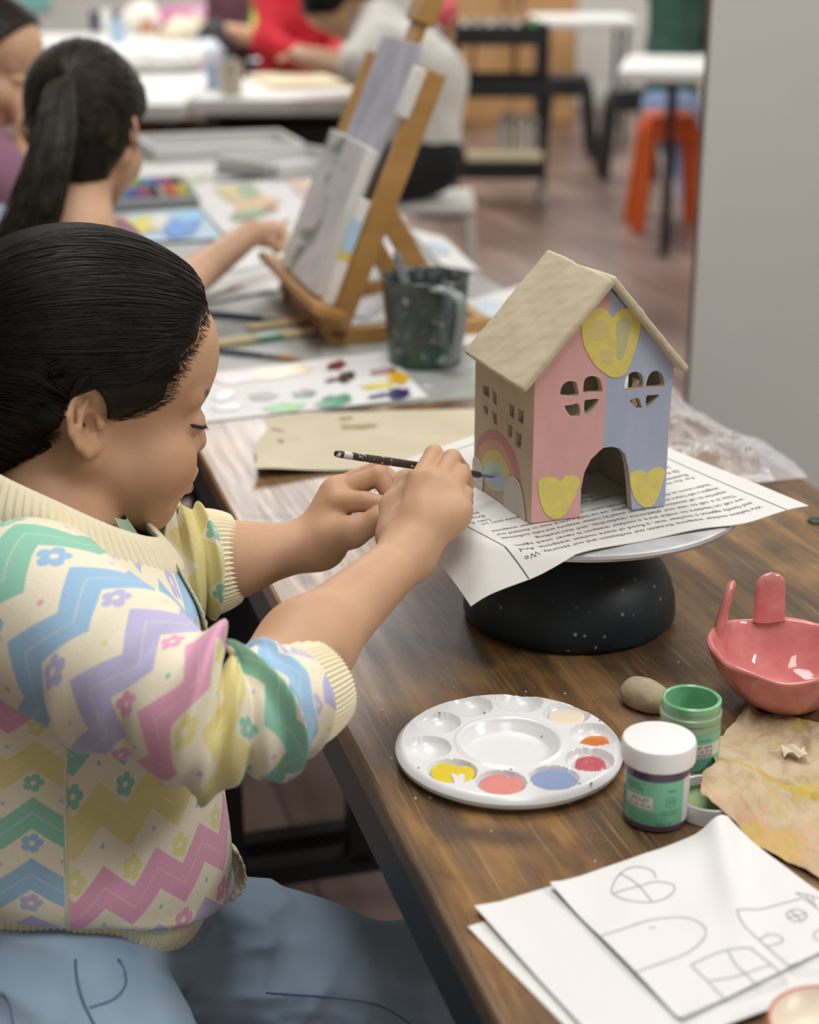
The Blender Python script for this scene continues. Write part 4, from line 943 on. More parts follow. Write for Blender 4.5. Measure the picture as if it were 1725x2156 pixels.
# ================================================================== people: shared head builder
class HeadFrame:
    def __init__(s, org, yaw, pitch, roll=0.0, k=1.0):
        cy, sy, cp, sp = math.cos(yaw), math.sin(yaw), math.cos(pitch), math.sin(pitch)
        s.f = np.array([cy*cp, sy*cp, -sp]); s.l = np.array([-sy, cy, 0]); s.u = np.cross(s.f, s.l)
        if roll:
            c, n = math.cos(roll), math.sin(roll); s.l, s.u = s.l*c + s.u*n, s.u*c - s.l*n
        s.o = np.asarray(org, float); s.k = k; s.R = np.stack([s.f, s.l, s.u])
    def w(s, p): return s.o + s.k*(np.asarray(p, float) @ s.R)
    def loc(s, P): return ((np.asarray(P) - s.o.astype(np.float32)) @ s.R.T.astype(np.float32))/np.float32(s.k)
def head_local(q, detail=True):
    """signed distance of a child's head in its own frame (x forward, y left, z up, origin between the ear canals)"""
    a = np.stack([q[..., 0], np.abs(q[..., 1]), q[..., 2]], -1)       # mirrored
    d = s_ell(q, (.004, 0, .044), (.105, .0765, .084))
    d = smin(d, s_ell(q, (.046, 0, .044), (.0615, .066, .058)), .02)
    fc = s_ell(q, (.042, 0, -.028), (.060, .058, .068))
    fc = smin(fc, s_ball(a, (.064, .035, -.038), .034), .016)
    fc = smin(fc, s_cone(a, (.0, .054, -.030), (.072, .016, -.084), .022, .0185), .018)
    fc = smin(fc, s_ball(q, (.0815, 0, -.0825), .0185), .012)
    fc = smin(fc, s_ell(q, (.085, 0, -.057), (.0255, .027, .022)), .010)
    d = smin(d, fc, .018)
    d = smin(d, s_cone(a, (.0940, .010, .020), (.080, .046, .021), .0115, .0105), .008)
    if detail:
        d = smax(d, -s_ell(a, (.1135, .031, -.003), (.0145, .016, .0105)), .008)
        d = smin(d, s_ell(a, (.0865, .0315, -.002), (.0155, .0175, .0135)), .003)
        d = smin(d, s_cone(q, (.0975, 0, .006), (.1075, 0, -.026), .0085, .0105), .008)
        d = smin(d, s_ball(a, (.100, .0118, -.0305), .0082), .005)
        d = smax(d, -s_ell(a, (.1085, .006, -.0395), (.0045, .0032, .0035)), .002)
        d = smin(d, s_cone(a, (.1095, .003, -.0515), (.1035, .019, -.0565), .0052, .0022), .004)
        d = smin(d, s_cone(a, (.1075, 0, -.0668), (.102, .016, -.0620), .0062, .0022), .004)
        d = smax(d, -s_cone(a, (.1165, 0, -.0585), (.1045, .021, -.0590), .0016, .0010), .002)
    else:
        d = smin(d, s_cone(q, (.0975, 0, .006), (.1075, 0, -.026), .0085, .0105), .008)
        d = smin(d, s_ell(a, (.0865, .0315, -.002), (.0155, .0175, .0125)), .003)
    # ear
    t = .26; e = a - np.array([-.006, .0725, .001], np.float32)
    ex = e[..., 0]*math.cos(t) + e[..., 2]*math.sin(t); ez = -e[..., 0]*math.sin(t) + e[..., 2]*math.cos(t)
    ey = e[..., 1] + ex*.50
    E_ = np.stack([ex, ez, ey], -1)
    helix = [(.003, .003, .001), (.0115, .012, .002), (.0095, .0225, .004), (.000, .0275, .005), (-.011, .0235, .006), (-.0165, .0115, .007), (-.0158, -.002, .007), (-.0105, -.014, .006), (-.003, -.0225, .004), (.0045, -.0225, .002)]
    ed = s_chain(E_, helix, [.002, .0030, .0034, .0036, .0037, .0036, .0035, .0042, .0060, .0050], .002)
    ed = smin(ed, s_ell(E_, (-.002, .003, -.001), (.0145, .0225, .0042)), .003)
    if detail:
        ed = smin(ed, s_chain(E_, [(.003, .018, .003), (-.006, .010, .0045), (-.0085, -.001, .005), (-.004, -.0105, .0045)], [.0022, .0032, .0034, .0030], .002), .002)
        ed = smax(ed, -s_ell(E_, (.0015, -.0038, .0050), (.0082, .0100, .0105)), .0015)
        ed = smin(ed, s_cone(E_, (.0105, -.001, .002), (.0105, -.006, .003), .0042, .0040), .003)
        ed = smax(ed, -s_cone(E_, (-.002, .0200, .0075), (-.0115, .006, .0090), .0034, .0026), .0015)
    return smin(d, ed, .004)
def grad(fn, P, e=5e-4):
    g = np.stack([fn(P+np.eye(3, dtype=np.float32)[i]*e) - fn(P-np.eye(3, dtype=np.float32)[i]*e) for i in range(3)], -1)
    return g/(np.linalg.norm(g, axis=-1, keepdims=True)+1e-9)
def onto(fn, P, off=0.0, it=4):
    P = np.asarray(P, np.float32)
    for _ in range(it): P = P - ((fn(P)-off)[..., None])*grad(fn, P)
    return P
def bounded(fn, c, r):
    """evaluate fn only within a sphere, outside return distance to the sphere plus a margin"""
    c = np.asarray(c, np.float32)
    def g(P):
        s = np.linalg.norm(P-c, axis=-1) - r; out = s + .03; m = s < 0
        if m.any(): out[m] = fn(P[m])
        return out
    return g
def mat_skin(name, c1, c2, lip):
    m = Mat(name); co = m.coord(); n = m.noise(co, 22, 3); at = m.attr('masks'); x, y, z = m.sep(at)
    col = m.ramp(n, [(.3, hexc(c1)), (.7, hexc(c2))])
    col = m.mix(z, col, hexc('#c27f66')); col = m.mix(x, col, hexc(lip)); col = m.mix(y, col, hexc('#3b2b24'))
    m.set(Base_Color=col, Roughness=.52, Subsurface_Weight=.06, Subsurface_Radius=(.012, .005, .003), Subsurface_Scale=.5, Specular_IOR_Level=.35)
    m.bump(m.noise(co, 420, 2), .06, .0006); return m
def mat_hair(name, c1='#0f0b09', c2='#211812'):
    m = Mat(name); n = m.noise(m.coord(), 60, 3, .6)
    m.set(Base_Color=m.ramp(n, [(.35, hexc(c1)), (.7, hexc(c2))]), Roughness=.46, Specular_IOR_Level=.22); return m
def strand_mesh(b, paths, rad, seg=4):
    """many thin tubes, paths (n,m,3)"""
    P = np.asarray(paths, float); n, m = P.shape[:2]; t = np.gradient(P, axis=1); t /= np.linalg.norm(t, axis=2, keepdims=True)+1e-9
    ref = np.array([.31, .22, .93]); x = np.cross(t, ref); x /= np.linalg.norm(x, axis=2, keepdims=True)+1e-9; y = np.cross(t, x)
    R = np.broadcast_to(np.asarray(rad, float), (n, m))[..., None, None]
    a = np.arange(seg)*2*np.pi/seg
    V = P[:, :, None] + R*(x[:, :, None]*np.cos(a)[:, None] + y[:, :, None]*np.sin(a)[:, None])
    i = np.arange(n)[:, None, None]*m*seg + np.arange(m-1)[None, :, None]*seg; k = np.arange(seg)[None, None]; k2 = (k+1) % seg
    F = np.stack([i+k, i+k2, i+seg+k2, i+seg+k], -1).reshape(-1, 4)
    return V.reshape(-1, 3), F

# ================================================================== patterned cloth
PAST = ['#9fc3df', '#c0bbdb', '#e8a9c3', '#e6da97', '#93ccb4']       # blue lilac pink yellow green
def mat_sweater():
    """attribute uvm = (u metres across, v bands, panel 0/1)"""
    m = Mat('pastel_zigzag_knit'); x, y, z = m.sep(m.attr('uvm')); PU = .039
    uu = x/PU; tri = ((uu.fract() - .5).abs()*2.0 - .5)*.36
    w = y + tri; band = w.floor(); fr = w.fract()
    inz = m.math('MULTIPLY', fr.gt(.02), fr.lt(.54)); line = m.math('MULTIPLY', (fr-.28).abs().lt(.014), inz)
    idx = band.mod(5.0); idn = (band+1.0).mod(5.0)
    def pick(i):
        c = hexc(PAST[0])
        for k in range(1, 5): c = m.mix((i-float(k)).abs().lt(.5), c, hexc(PAST[k]))
        return c
    cream = hexc('#efe6cd')
    # flowers sit in the cream rows
    fu = ((uu+.5).fract()-.5)*(PU/.047); fn_ = (y - .60 + .5).floor(); fv = (y - .60 + .5).fract() - .5
    r = m.math('SQRT', fu*fu + fv*fv); th = m.math('ARCTAN2', fv, fu)
    pet = m.math('POWER', m.math('COSINE', th*2.5).abs(), .45)*.075 + .085
    fl = m.math('MULTIPLY', r.lt(pet), r.gt(.04)); fidx = fn_ + 1.0
    du = ((uu).fract()-.5)*(PU/.047); dv = (y - .95 + .5).fract() - .5
    dot = m.math('SQRT', du*du+dv*dv).lt(.032)
    col = m.mix(dot, cream, pick((fidx+2.0).mod(5.0)))
    col = m.mix(fl, col, pick(fidx.mod(5.0)))
    col = m.mix(inz, col, pick(idx)); col = m.mix(line*.35, col, cream)
    co = m.coord()
    m.set(Base_Color=col, Roughness=.9, Sheen_Weight=.15, Specular_IOR_Level=.2)
    kn = m.noise(m.mapping(co, scale=(1, 1, 1)), 700, 2); m.bump(kn*.6 + m.noise(co, 90, 3)*.6, .35, .0015); return m
def tube_grid(C, side, R):
    """rings round centreline C (n,3); side(n,3) start direction; R (n,m) radii"""
    t = np.gradient(C, axis=0); t /= np.linalg.norm(t, axis=1)[:, None]; x = side - t*(side*t).sum(1)[:, None]; x /= np.linalg.norm(x, axis=1)[:, None]; y = np.cross(t, x)
    ph = np.linspace(0, 2*np.pi, R.shape[1], endpoint=False)
    return C[:, None] + R[..., None]*(x[:, None]*np.cos(ph)[None, :, None] + y[:, None]*np.sin(ph)[None, :, None]), ph

GEAR = onZ(195, 885, 1.17)
_h0 = HeadFrame((0, 0, 0), math.radians(25), math.radians(12), 0, .936)
GH = HeadFrame(GEAR + _h0.l*.066*.936, math.radians(25), math.radians(12), 0, .936)
def girl():
    pel = onZ(125, 1840, 1.25); neckb = onZ(112, 1150, 1.200)
    root = thing('person', (pel[0], pel[1], .46), 'person with dark tied-back hair in a pastel zigzag cardigan, painting the clay house', 'person')
    R = lambda x, y, Z: onZ(x, y, Z)
    # ---------------- body
    head = lambda P: head_local(GH.loc(P))*np.float32(GH.k)
    rW = R(858, 1168, 1.24); rE = R(464, 1526, 1.056); lW = R(672, 1142, 1.345); lE = R(345, 1208, 1.31)
    fr = [[(886, 1014, 1.268), (914, 956, 1.285), (936, 982, 1.313), (922, 1000, 1.322)], [(920, 1024, 1.262), (952, 966, 1.281), (972, 988, 1.309), (956, 1006, 1.320)],
          [(950, 1040, 1.256), (973, 996, 1.274), (984, 1018, 1.298), (962, 1028, 1.305)], [(966, 1072, 1.249), (980, 1040, 1.262), (982, 1058, 1.282), (962, 1062, 1.288)]]
    rr = [[.0098, .0074, .0064, .0054], [.0100, .0076, .0065, .0055], [.0096, .0070, .0060, .0052], [.0088, .0062, .0053, .0046]]
    thr = [(832, 1128, 1.258), (828, 1066, 1.283), (856, 1012, 1.302), (900, 992, 1.318)]
    def rhand(P):
        d = s_cone(P, rW, R(*fr[1][0]), .0178, .0125)
        for f_ in fr: d = smin(d, s_cone(P, rW, R(*f_[0]), .0150, .0102), .010)
        d = smin(d, s_cone(P, R(900, 1096, 1.252), R(952, 1090, 1.250), .0155, .0115), .012)
        th_ = s_chain(P, [R(*p) for p in thr], [.0155, .0100, .0082, .0062], .006)
        d = smin(d, th_, .010)
        for f_, r_ in zip(fr, rr):
            c = s_chain(P, [R(*p) for p in f_], r_, .0020); d = smin(d, c, .0016)
        return d
    fl = [[(712, 1056, 1.335), (768, 1056, 1.326), (822, 1064, 1.322), (852, 1068, 1.322)], [(708, 1040, 1.348), (797, 1001, 1.340), (822, 1044, 1.337), (840, 1062, 1.335)],
          [(716, 1028, 1.362), (797, 988, 1.357), (832, 1014, 1.355), (848, 1040, 1.352)], [(724, 1026, 1.376), (788, 1002, 1.378), (818, 1030, 1.376), (834, 1048, 1.374)]]
    rl = [[.0108, .0082, .0068, .0056], [.0108, .0080, .0068, .0056], [.0104, .0076, .0064, .0054], [.0094, .0066, .0056, .0050]]
    thl = [(700, 1128, 1.330), (742, 1120, 1.318), (798, 1094, 1.314), (838, 1074, 1.316)]
    def lhand(P):
        d = s_cone(P, lW, R(*fl[1][0]), .0200, .0130)
        for f_ in fl: d = smin(d, s_cone(P, lW, R(*f_[0]), .0155, .0108), .010)
        d = smin(d, s_chain(P, [R(*p) for p in thl], [.0175, .0122, .0092, .0070], .006), .008)
        for f_, r_ in zip(fl, rl): d = smin(d, s_chain(P, [R(*p) for p in f_], r_, .0020), .0018)
        return d
    rS = R(85, 1285, 1.10); lS = R(190, 1180, 1.33)
    def trunk(P):
        d = s_cone(P, GH.w((-.016, 0, -.030)), neckb, .041, .042)
        d = smin(d, s_cone(P, neckb, R(120, 1360, 1.21), .042, .070), .02)
        d = smin(d, s_cone(P, R(120, 1360, 1.21), pel, .085, .085), .03)
        for S_, E_, W_, rs in ((rS, rE, rW, (.040, .0325, .0188)), (lS, lE, lW, (.036, .0300, .0195))):
            d = smin(d, s_cone(P, S_, E_, rs[0]*.9, rs[1]*.78), .02)
            mid = E_ + (W_-E_)*.42
            d = smin(d, smin(s_cone(P, E_, mid, rs[1]*.78, rs[1]*.92), s_cone(P, mid, W_, rs[1]*.92, rs[2]), .02), .012)
        return smin(d, s_cone(P, R(85, 1330, 1.12), R(180, 1260, 1.31), .034, .034), .02)
    hb = bounded(head, GH.w((.01, 0, .015)), .150); rb = bounded(rhand, R(900, 1070, 1.275), .085); lb = bounded(lhand, R(770, 1070, 1.345), .095)
    body = lambda P: smin(smin(smin(trunk(P), hb(P), .014), rb(P), .012), lb(P), .012)
    lo = np.minimum.reduce([pel-.12, GH.o-.14, rE-.06]); hi = np.maximum.reduce([GH.o+.15, R(985, 1010, 1.3)+.03, lW+.08])
    V, F = surface_nets(body, lo, hi, .0014, 10)
    V = sm_verts(V, F, 1, .5)
    q = GH.loc(V.astype(np.float32)); a = np.stack([q[:, 0], np.abs(q[:, 1]), q[:, 2]], -1)
    lipm = np.clip(-np.minimum(s_cone(a, (.113, 0, -.0525), (.105, .017, -.0567), .0055, .0028), s_cone(a, (.112, 0, -.0662), (.104, .014, -.0618), .0058, .0028))/.0015, 0, 1)
    brow = np.clip(-(s_cone(a, (.109, .008, .0205), (.091, .045, .0245), .0075, .0055)+.0015*vnoise(q, 500, 1))/.002, 0, 1)*.85
    blush = np.clip(1-s_ell(a, (.075, .055, -.035), (.03, .03, .025))/.012-1, 0, 1)*.28
    sk = mat_skin('child_skin', '#c39877', '#cfa584', '#b0705f')
    o = np_mesh('body', V, F, sk, root); set_attr(o, 'masks', np.stack([lipm, brow, blush], 1))
    # ---------------- eyes (lowered lids with lashes)
    for sd in (-1, 1):
        pts = np.array([(.100, sd*.020, -.0025), (.104, sd*.027, -.0042), (.103, sd*.035, -.0046), (.099, sd*.043, -.0040), (.093, sd*.050, -.0030), (.086, sd*.057, -.0010)])
        W_ = onto(body, np.array([GH.w(p) for p in spline(pts, 16)]), .0002)
        b = MB().tube(W_, [.0005]+[.0014]*14+[.0004], 8)
        for i in range(3, 16): b.tube([W_[i], W_[i]+GH.f*.0035-GH.u*.0022+GH.l*sd*.0012*(i/8-.6)], [.00025, .00008], 4)
        b.build('eyelashes', plain('lash_dark', '#1c1412', .5), root)
    # ---------------- hair
    UB = [-.085, -.055, -.030, -.012, -.003, .004, .012, .022, .040, .060, .075, .090, .105, .14]; FB = [-.075, -.052, -.036, -.026, -.014, .026, .040, .051, .055, .066, .078, .093, .108, .13]
    def earcut(q):
        t = .26; ex0 = q[..., 0]+.006; ez0 = q[..., 2]-.001; ex = ex0*math.cos(t)+ez0*math.sin(t); ez = -ex0*math.sin(t)+ez0*math.cos(t)
        return (np.sqrt(((ex+.001)/.0175)**2 + ((ez-.001)/.0275)**2) - 1)*.018 + 10*np.clip(.055-np.abs(q[..., 1]), 0, 1)
    edge = lambda q: (np.interp(q[..., 2], UB, FB) - q[..., 0] + .004*vnoise(np.stack([0*q[..., 0], q[..., 1]*.6, q[..., 2]], -1), 130, 7)).astype(np.float32)
    def hl(q):
        d = s_ell(q, (.004, 0, .044), (.105, .0765, .084)); d = smin(d, s_ell(q, (.046, 0, .044), (.0615, .066, .058)), .02)
        return smin(d, s_ell(q, (-.030, 0, -.015), (.060, .052, .070)), .03)
    def hair_sd(P):
        q = GH.loc(P); e = edge(q); t = .0100*np.clip(e/.03, 0, 1)**.7
        bump = .0006*vnoise(np.stack([q[..., 0]*.18, q[..., 1], q[..., 2]], -1), 260, 4) + .0004*vnoise(np.stack([q[..., 0]*.15, q[..., 1], q[..., 2]], -1), 600, 6)
        d = hl(q) - t - bump.astype(np.float32)*np.clip(e/.02, 0, 1)
        return smax(smax(d, -e - .001, .001), -earcut(q).astype(np.float32), .003)*np.float32(GH.k)
    def hair_smooth(P):
        q = GH.loc(P); e = edge(q); return (hl(q) - .0100*np.clip(e/.03, 0, 1)**.7)*np.float32(GH.k)
    V, F = surface_nets(hair_sd, GH.o-.125, GH.o+.14, .0016, 10); hm_ = mat_hair('black_hair')
    nV = len(V); r = np.random.default_rng(7); N = 2600; M_ = 22
    # roots: along the hairline and scattered over the scalp
    uu = r.uniform(-.05, .126, N); ff = np.interp(uu, UB, FB) - np.where(r.random(N) < .55, r.uniform(-.004, .02, N), r.uniform(0, .12, N)); ang = r.choice([-1, 1], N, p=[.7, .3])
    roots = np.stack([ff, ang*np.sqrt(np.clip(1-((ff-.004)/.107)**2-((uu-.044)/.086)**2, 0, 1))*.078, uu], 1)
    hm0 = r.random(N) < .12; roots[hm0, 1] *= r.uniform(0, 1, hm0.sum())
    bun = np.array([-.110, 0, .036]); cen = np.array([.0, 0, .040]); t = np.linspace(0, 1, M_)
    d0 = roots-cen; d1 = bun-cen + r.normal(0, .006, (N, 3))
    L0 = np.linalg.norm(d0, axis=1); L1 = np.linalg.norm(d1, axis=1); n0 = d0/L0[:, None]; n1 = d1/L1[:, None]
    om = np.arccos(np.clip((n0*n1).sum(1), -.98, .999)); so = np.sin(om)
    D = (np.sin((1-t)[None]*om[:, None])/so[:, None])[..., None]*n0[:, None] + (np.sin(t[None]*om[:, None])/so[:, None])[..., None]*n1[:, None]
    D[..., 2] -= (.16*np.sin(np.pi*t)[None]*np.clip((roots[:, 2]+.02)/.1, 0, 1)[:, None])*np.clip(np.abs(roots[:, 1])/.07, 0, 1)[:, None]
    Q = cen + D*.11; lift = .0006 + .0035*np.clip(t*4, 0, 1)[None]*np.ones((N, 1)) + r.uniform(0, .0012, (N, 1))
    Pw = GH.o + GH.k*(Q.reshape(-1, 3) @ GH.R); sdf = lambda P: np.minimum(body(P), hair_sd(P))
    Pw = onto(lambda P: np.minimum(hair_smooth(P), hb(P)), Pw, 0, 5).reshape(N, M_, 3)
    ql = GH.loc(Pw.astype(np.float32)); ok = (edge(ql)[:, 1:].min(1) > .001) & (edge(ql)[:, 0] > -.002) & (earcut(ql).min(1) > .0015); Pw = Pw[ok]; N = len(Pw)
    G = grad(lambda P: hl(GH.loc(P)), Pw.reshape(-1, 3).astype(np.float32)).reshape(N, M_, 3)
    Pw = Pw + G*(.0002+r.uniform(-.0002, .0009, (N, 1, 1)))
    rad = .00050*np.clip(np.minimum(t*6+.3, 1), 0, 1)[None]*r.uniform(.5, 1.2, (N, 1))
    V2, F2 = strand_mesh(None, Pw, rad)
    # baby hairs at temple, nape and flyaways
    n2 = 1300; ub = r.uniform(-.07, .112, n2); fb = np.interp(ub, UB, FB) + r.uniform(-.004, .013, n2)*np.where(ub > .0, 1, .9); sg = r.choice([-1, 1], n2, p=[.75, .25]); tt = np.linspace(0, 1, 8)
    yb = sg*np.sqrt(np.clip(1-((fb-.004)/.107)**2-((ub-.044)/.086)**2, .002, 1))*.078; B0 = np.stack([fb, yb, ub], 1); Ln = r.uniform(.008, .024, n2)
    dr = np.stack([-np.ones(n2), 0*ub, .10+r.normal(0, .16, n2) + np.where(ub < .0, .9, 0)], 1); BP = B0[:, None] + dr[:, None]*(tt*Ln[:, None])[..., None]
    BP[..., 2] += (.0008*np.sin(np.pi*tt))*r.normal(0, 1, n2)[:, None]
    BP = GH.o + GH.k*(BP.reshape(-1, 3) @ GH.R); BP = onto(lambda P: np.minimum(hair_smooth(P), hb(P)), BP, .0003, 4).reshape(n2, 8, 3); BP = BP[earcut(GH.loc(BP.astype(np.float32))).min(1) > .0005]; n2 = len(BP)
    V3, F3 = strand_mesh(None, BP, (.00010*np.sin(np.pi*np.clip(tt*.9+.1, 0, 1))+.00003)[None], 3)
    np_mesh('hair', np.concatenate([V, V2, V3]), np.concatenate([F, F2+nV, F3+nV+len(V2)]), hm_, root)
    # ponytail behind the neck (off frame to the left)
    tail = [GH.w(p) for p in ((-.100, 0, .052), (-.135, 0, .060), (-.165, 0, .035), (-.178, 0, -.03), (-.176, 0, -.10))]
    MB().tube(spline(tail, 30), np.interp(np.linspace(0, 1, 30), [0, .15, .5, 1], [.020, .030, .030, .010]), 20).build('ponytail', hm_, root)
    # ---------------- cardigan
    sw = mat_sweater(); rib = Mat('cream_rib_knit'); rib.set(Base_Color=hexc('#efe5c6'), Roughness=.9, Specular_IOR_Level=.2, Sheen_Weight=.1); rib.bump(rib.noise(rib.coord(), 500, 2), .3, .001)
    th = math.radians(25); tf = np.array([math.cos(th), math.sin(th), 0]); tl = np.array([-math.sin(th), math.cos(th), 0])
    secs = [(122, 1768, 1.250, .102, .128, .055), (122, 1742, 1.248, .114, .137, .050), (122, 1690, 1.244, .119, .140, .040), (120, 1590, 1.235, .113, .134, .024), (118, 1480, 1.226, .108, .130, .010), (116, 1380, 1.216, .104, .132, .002),
            (114, 1300, 1.208, .100, .136, .006), (112, 1228, 1.202, .095, .132, .012), (113, 1172, 1.198, .090, .112, .022), (117, 1122, 1.196, .084, .092, .032), (122, 1084, 1.195, .079, .078, .040), (125, 1060, 1.195, .076, .070, .045)]
    ks = np.linspace(0, len(secs)-1, 130); A = np.array([[*onZ(*s_[:3]), s_[3], s_[4], s_[5]] for s_ in secs]); S_ = spline(A, 130); nph = 260
    ph = np.linspace(-np.pi, np.pi, nph, endpoint=False); C_ = np.cos(ph); Sn = np.sin(ph)
    P = np.zeros((130, nph, 3))
    for i, s_ in enumerate(S_):
        a_, b_ = s_[3], s_[4]; sq = (np.abs(C_)**2.5 + np.abs(Sn)**2.5)**(-1/2.5)
        P[i] = s_[:3] + (tf*(C_*sq*a_)[:, None] + tl*(Sn*sq*b_)[:, None]); P[i, :, 2] -= s_[5]*np.where(C_ > 0, C_, C_*(.35 if i < 60 else 1.0))
    g = np.arange(130)/129.0
    GG, PH = np.meshgrid(g, ph, indexing='ij'); nrm = tf*np.cos(PH)[..., None] + tl*np.sin(PH)[..., None]
    fold = .0045*np.sin(9*(GG*1.1 - .35*np.sin(PH+.6)) + 2*PH)*np.clip(1-GG*1.35, 0, 1) + .0035*vnoise(np.stack([GG*2.2, PH*.8, 0*PH], -1), 4, 5)*np.clip(1.2-GG*1.2, 0, 1)
    fold += .0075*np.exp(-((GG-.13-.035*PH)/.03)**2)*np.clip(1-np.abs(PH+.6)/1.2, 0, 1)
    P = P + nrm*fold[..., None]
    zz = P[..., 2]; z0 = onZ(122, 1768, 1.25)[2]
    seam = -1.80                                                   # side seam: back panel / front panel
    arc = PH*.118; front = (PH > seam) & (PH < 1.0)
    vb = (onZ(100, 1572, 1.12)[2] - zz)/.0395 + 3.27
    v = np.where(front, (zz - onZ(320, 1700, 1.13)[2])/.056 + 3.27, vb); u = np.where(front, arc + .012, arc)
    b = MB().mat(sw.m).grid(P, wrapv=True); o = b.build('cardigan_body', None, root); set_attr(o, 'uvm', np.stack([u, v, front*1.0], -1).reshape(-1, 3))
    # side seam thread
    js = np.argmin(np.abs(ph-seam)); MB().tube(P[2:95, js]+nrm[2:95, js]*.0002, .0004, 6).build('side_seam', plain('seam_cream', '#d8cdb2', .9), root)
    # rib hem
    n = 22; H = np.zeros((n, nph*2, 3)); ph2 = np.linspace(-np.pi, np.pi, nph*2, endpoint=False); sq = (np.abs(np.cos(ph2))**2.4 + np.abs(np.sin(ph2))**2.4)**(-1/2.4)
    for i, t_ in enumerate(np.linspace(0, 1, n)):
        c = onZ(122, 1748+62*t_, 1.250+.003*t_) - np.array([0, 0, 0]); k_ = .104 - .010*t_ + .0025*math.sin(math.pi*t_); kb = .130-.008*t_ + .002*math.sin(math.pi*t_); rbm = .0011*np.cos(ph2*150)
        sl_ = -.055*np.where(np.cos(ph2) > 0, 1, .35)[:, None]*np.cos(ph2)[:, None]*hz; H[i] = c + sl_ + tf*(np.cos(ph2)*sq*(k_+rbm))[:, None] + tl*(np.sin(ph2)*sq*(kb+rbm))[:, None]
    MB().grid(H, wrapv=True).build('hem_rib', rib, root)
    # loose front corner of the rib hem
    fc = [R(*p) for p in ((452, 1772, 1.262), (480, 1800, 1.262), (494, 1836, 1.264), (488, 1872, 1.266), (462, 1896, 1.268))]; fc = spline(fc, 26)
    rows = []
    for i, c in enumerate(fc):
        rows.append([c + np.array([-.014+.028*t_, 0, 0])*[.6, 1, 1] + np.array([0, .016*math.sin(t_*3.1), 0]) + GH.l*.0*t_ + np.array([.0012*math.cos(i*2.2), 0, 0]) for t_ in np.linspace(0, 1, 14)])
    MB().sheet(np.array(rows), .003).build('front_rib_corner', rib, root)
    # collar band along the neck opening
    top = P[-1]; ctr = top.mean(0); n = 20; m = nph*2; idx = np.linspace(0, nph, m, endpoint=False); T_ = np.array([np.interp(idx, np.arange(nph+1), np.append(top[:, c], top[0, c])) for c in range(3)]).T
    rad_ = T_ - ctr; rad_[:, 2] = 0; rad_ /= np.linalg.norm(rad_, axis=1)[:, None]; phm = -np.pi + idx/nph*2*np.pi; rows = []
    for i, t_ in enumerate(np.linspace(0, 1, n)):
        a_ = 2*np.pi*t_; wd = .0165; tk = .0032
        off = rad_*(math.cos(a_)*wd*.55)[..., None] if False else rad_*(.55*wd*math.cos(a_)) 
        zz_ = np.array([0, 0, 1.0])*(-.83*wd*math.cos(a_)); nn = rad_*.83 + np.array([0, 0, .55])
        rows.append(T_ + off + zz_ + nn*(tk*math.sin(a_) + .0009*np.cos(phm*95)[:, None]*max(math.sin(a_), 0)) + nn*.001)
    MB().grid(np.array(rows), wrapu=True, wrapv=True).build('collar_rib', rib, root)
    # front placket falling from the collar point
    j = np.argmin(np.abs(ph+.52)); col_ = P[::-1, j][2:60] + nrm[::-1, j][2:60]*.002; tg = tl*1.0; rows = []
    for i, c in enumerate(col_[::1]): rows.append([c + tg*(w_) + tf*(.0008*math.cos(i*1.6)) for w_ in np.linspace(-.011, .011, 10)])
    MB().sheet(np.array(rows), .002).build('front_placket', rib, root)
    pz = onto(lambda Q: np.linalg.norm(Q-R(443, 1738, 1.215).astype(np.float32), axis=-1)-.0001, R(446, 1738, 1.20)[None], 0, 1)[0]
    b = MB(); 
    for dx, dy, rr_ in ((0, 0, .0032), (-5, 14, .0022), (4, -11, .002)):
        c = R(447+dx, 1738+dy, 1.205); V_, F_ = surface_nets(lambda Q, c=c, rr_=rr_: s_ball(Q, c, rr_), c-.006, c+.006, .0008, 5); b.add(V_, [tuple(f) for f in F_])
    b.build('zip_pull', plain('pearl', '#e8dfd2', .15), root)
    # undershirt at the neck
    us = plain('sage_undershirt', '#a9bfa4', .85); rows = []
    for t_ in np.linspace(-.2, 1.25, 26):
        a_ = -.55 + t_*1.6; rows.append([ctr + (tf*math.cos(a_)*.064 + tl*math.sin(a_)*.060)*(1-.25*h_) + np.array([0, 0, -.034*math.cos(a_) - .012 + .030*h_]) for h_ in np.linspace(-.25, 1, 10)])
    MB().sheet(np.array(rows), .0015).build('undershirt', us, root)
    # ---------------- sleeves
    def sleeve(path, radii, side, folds, v0, dv, name, u_off=0.0, shift=0.0, gather=0.0):
        n = 200; m = 150; C = spline(path, n); r0 = np.interp(np.linspace(0, 1, n), np.linspace(0, 1, len(radii)), radii)
        ph = np.linspace(0, 2*np.pi, m, endpoint=False); s = np.linspace(0, 1, n); S, Q = np.meshgrid(s, ph, indexing='ij'); R0 = r0[:, None] + 0*Q
        for (c, w, amp, ang, tw) in folds:
            dd = S - c - tw*np.sin(Q-ang); R0 = R0 + amp*1.3*np.exp(-(dd/(w*.85))**2)*(.65+.35*np.cos(Q-ang))
        R0 = R0 + .0016*vnoise(np.stack([S*7, np.cos(Q)*1.2, np.sin(Q)*1.2], -1), 2.2, 3)
        R0 = np.maximum(R0, .0335 + 0*S)
        G, ph = tube_grid(C, np.broadcast_to(np.asarray(side, float), C.shape), R0)
        o = MB().mat(sw.m).grid(G, wrapv=True).build(name, None, root)
        L = np.concatenate([[0], np.cumsum(np.linalg.norm(np.diff(C, axis=0), axis=1))]); dR = np.gradient(R0, axis=0); seg = np.sqrt(np.gradient(L)[:, None]**2 + dR**2)
        Ls = np.cumsum(seg, axis=0)*.5 + L[:, None]*.5
        u = ((Q+shift) % (2*np.pi))*.0345 + u_off
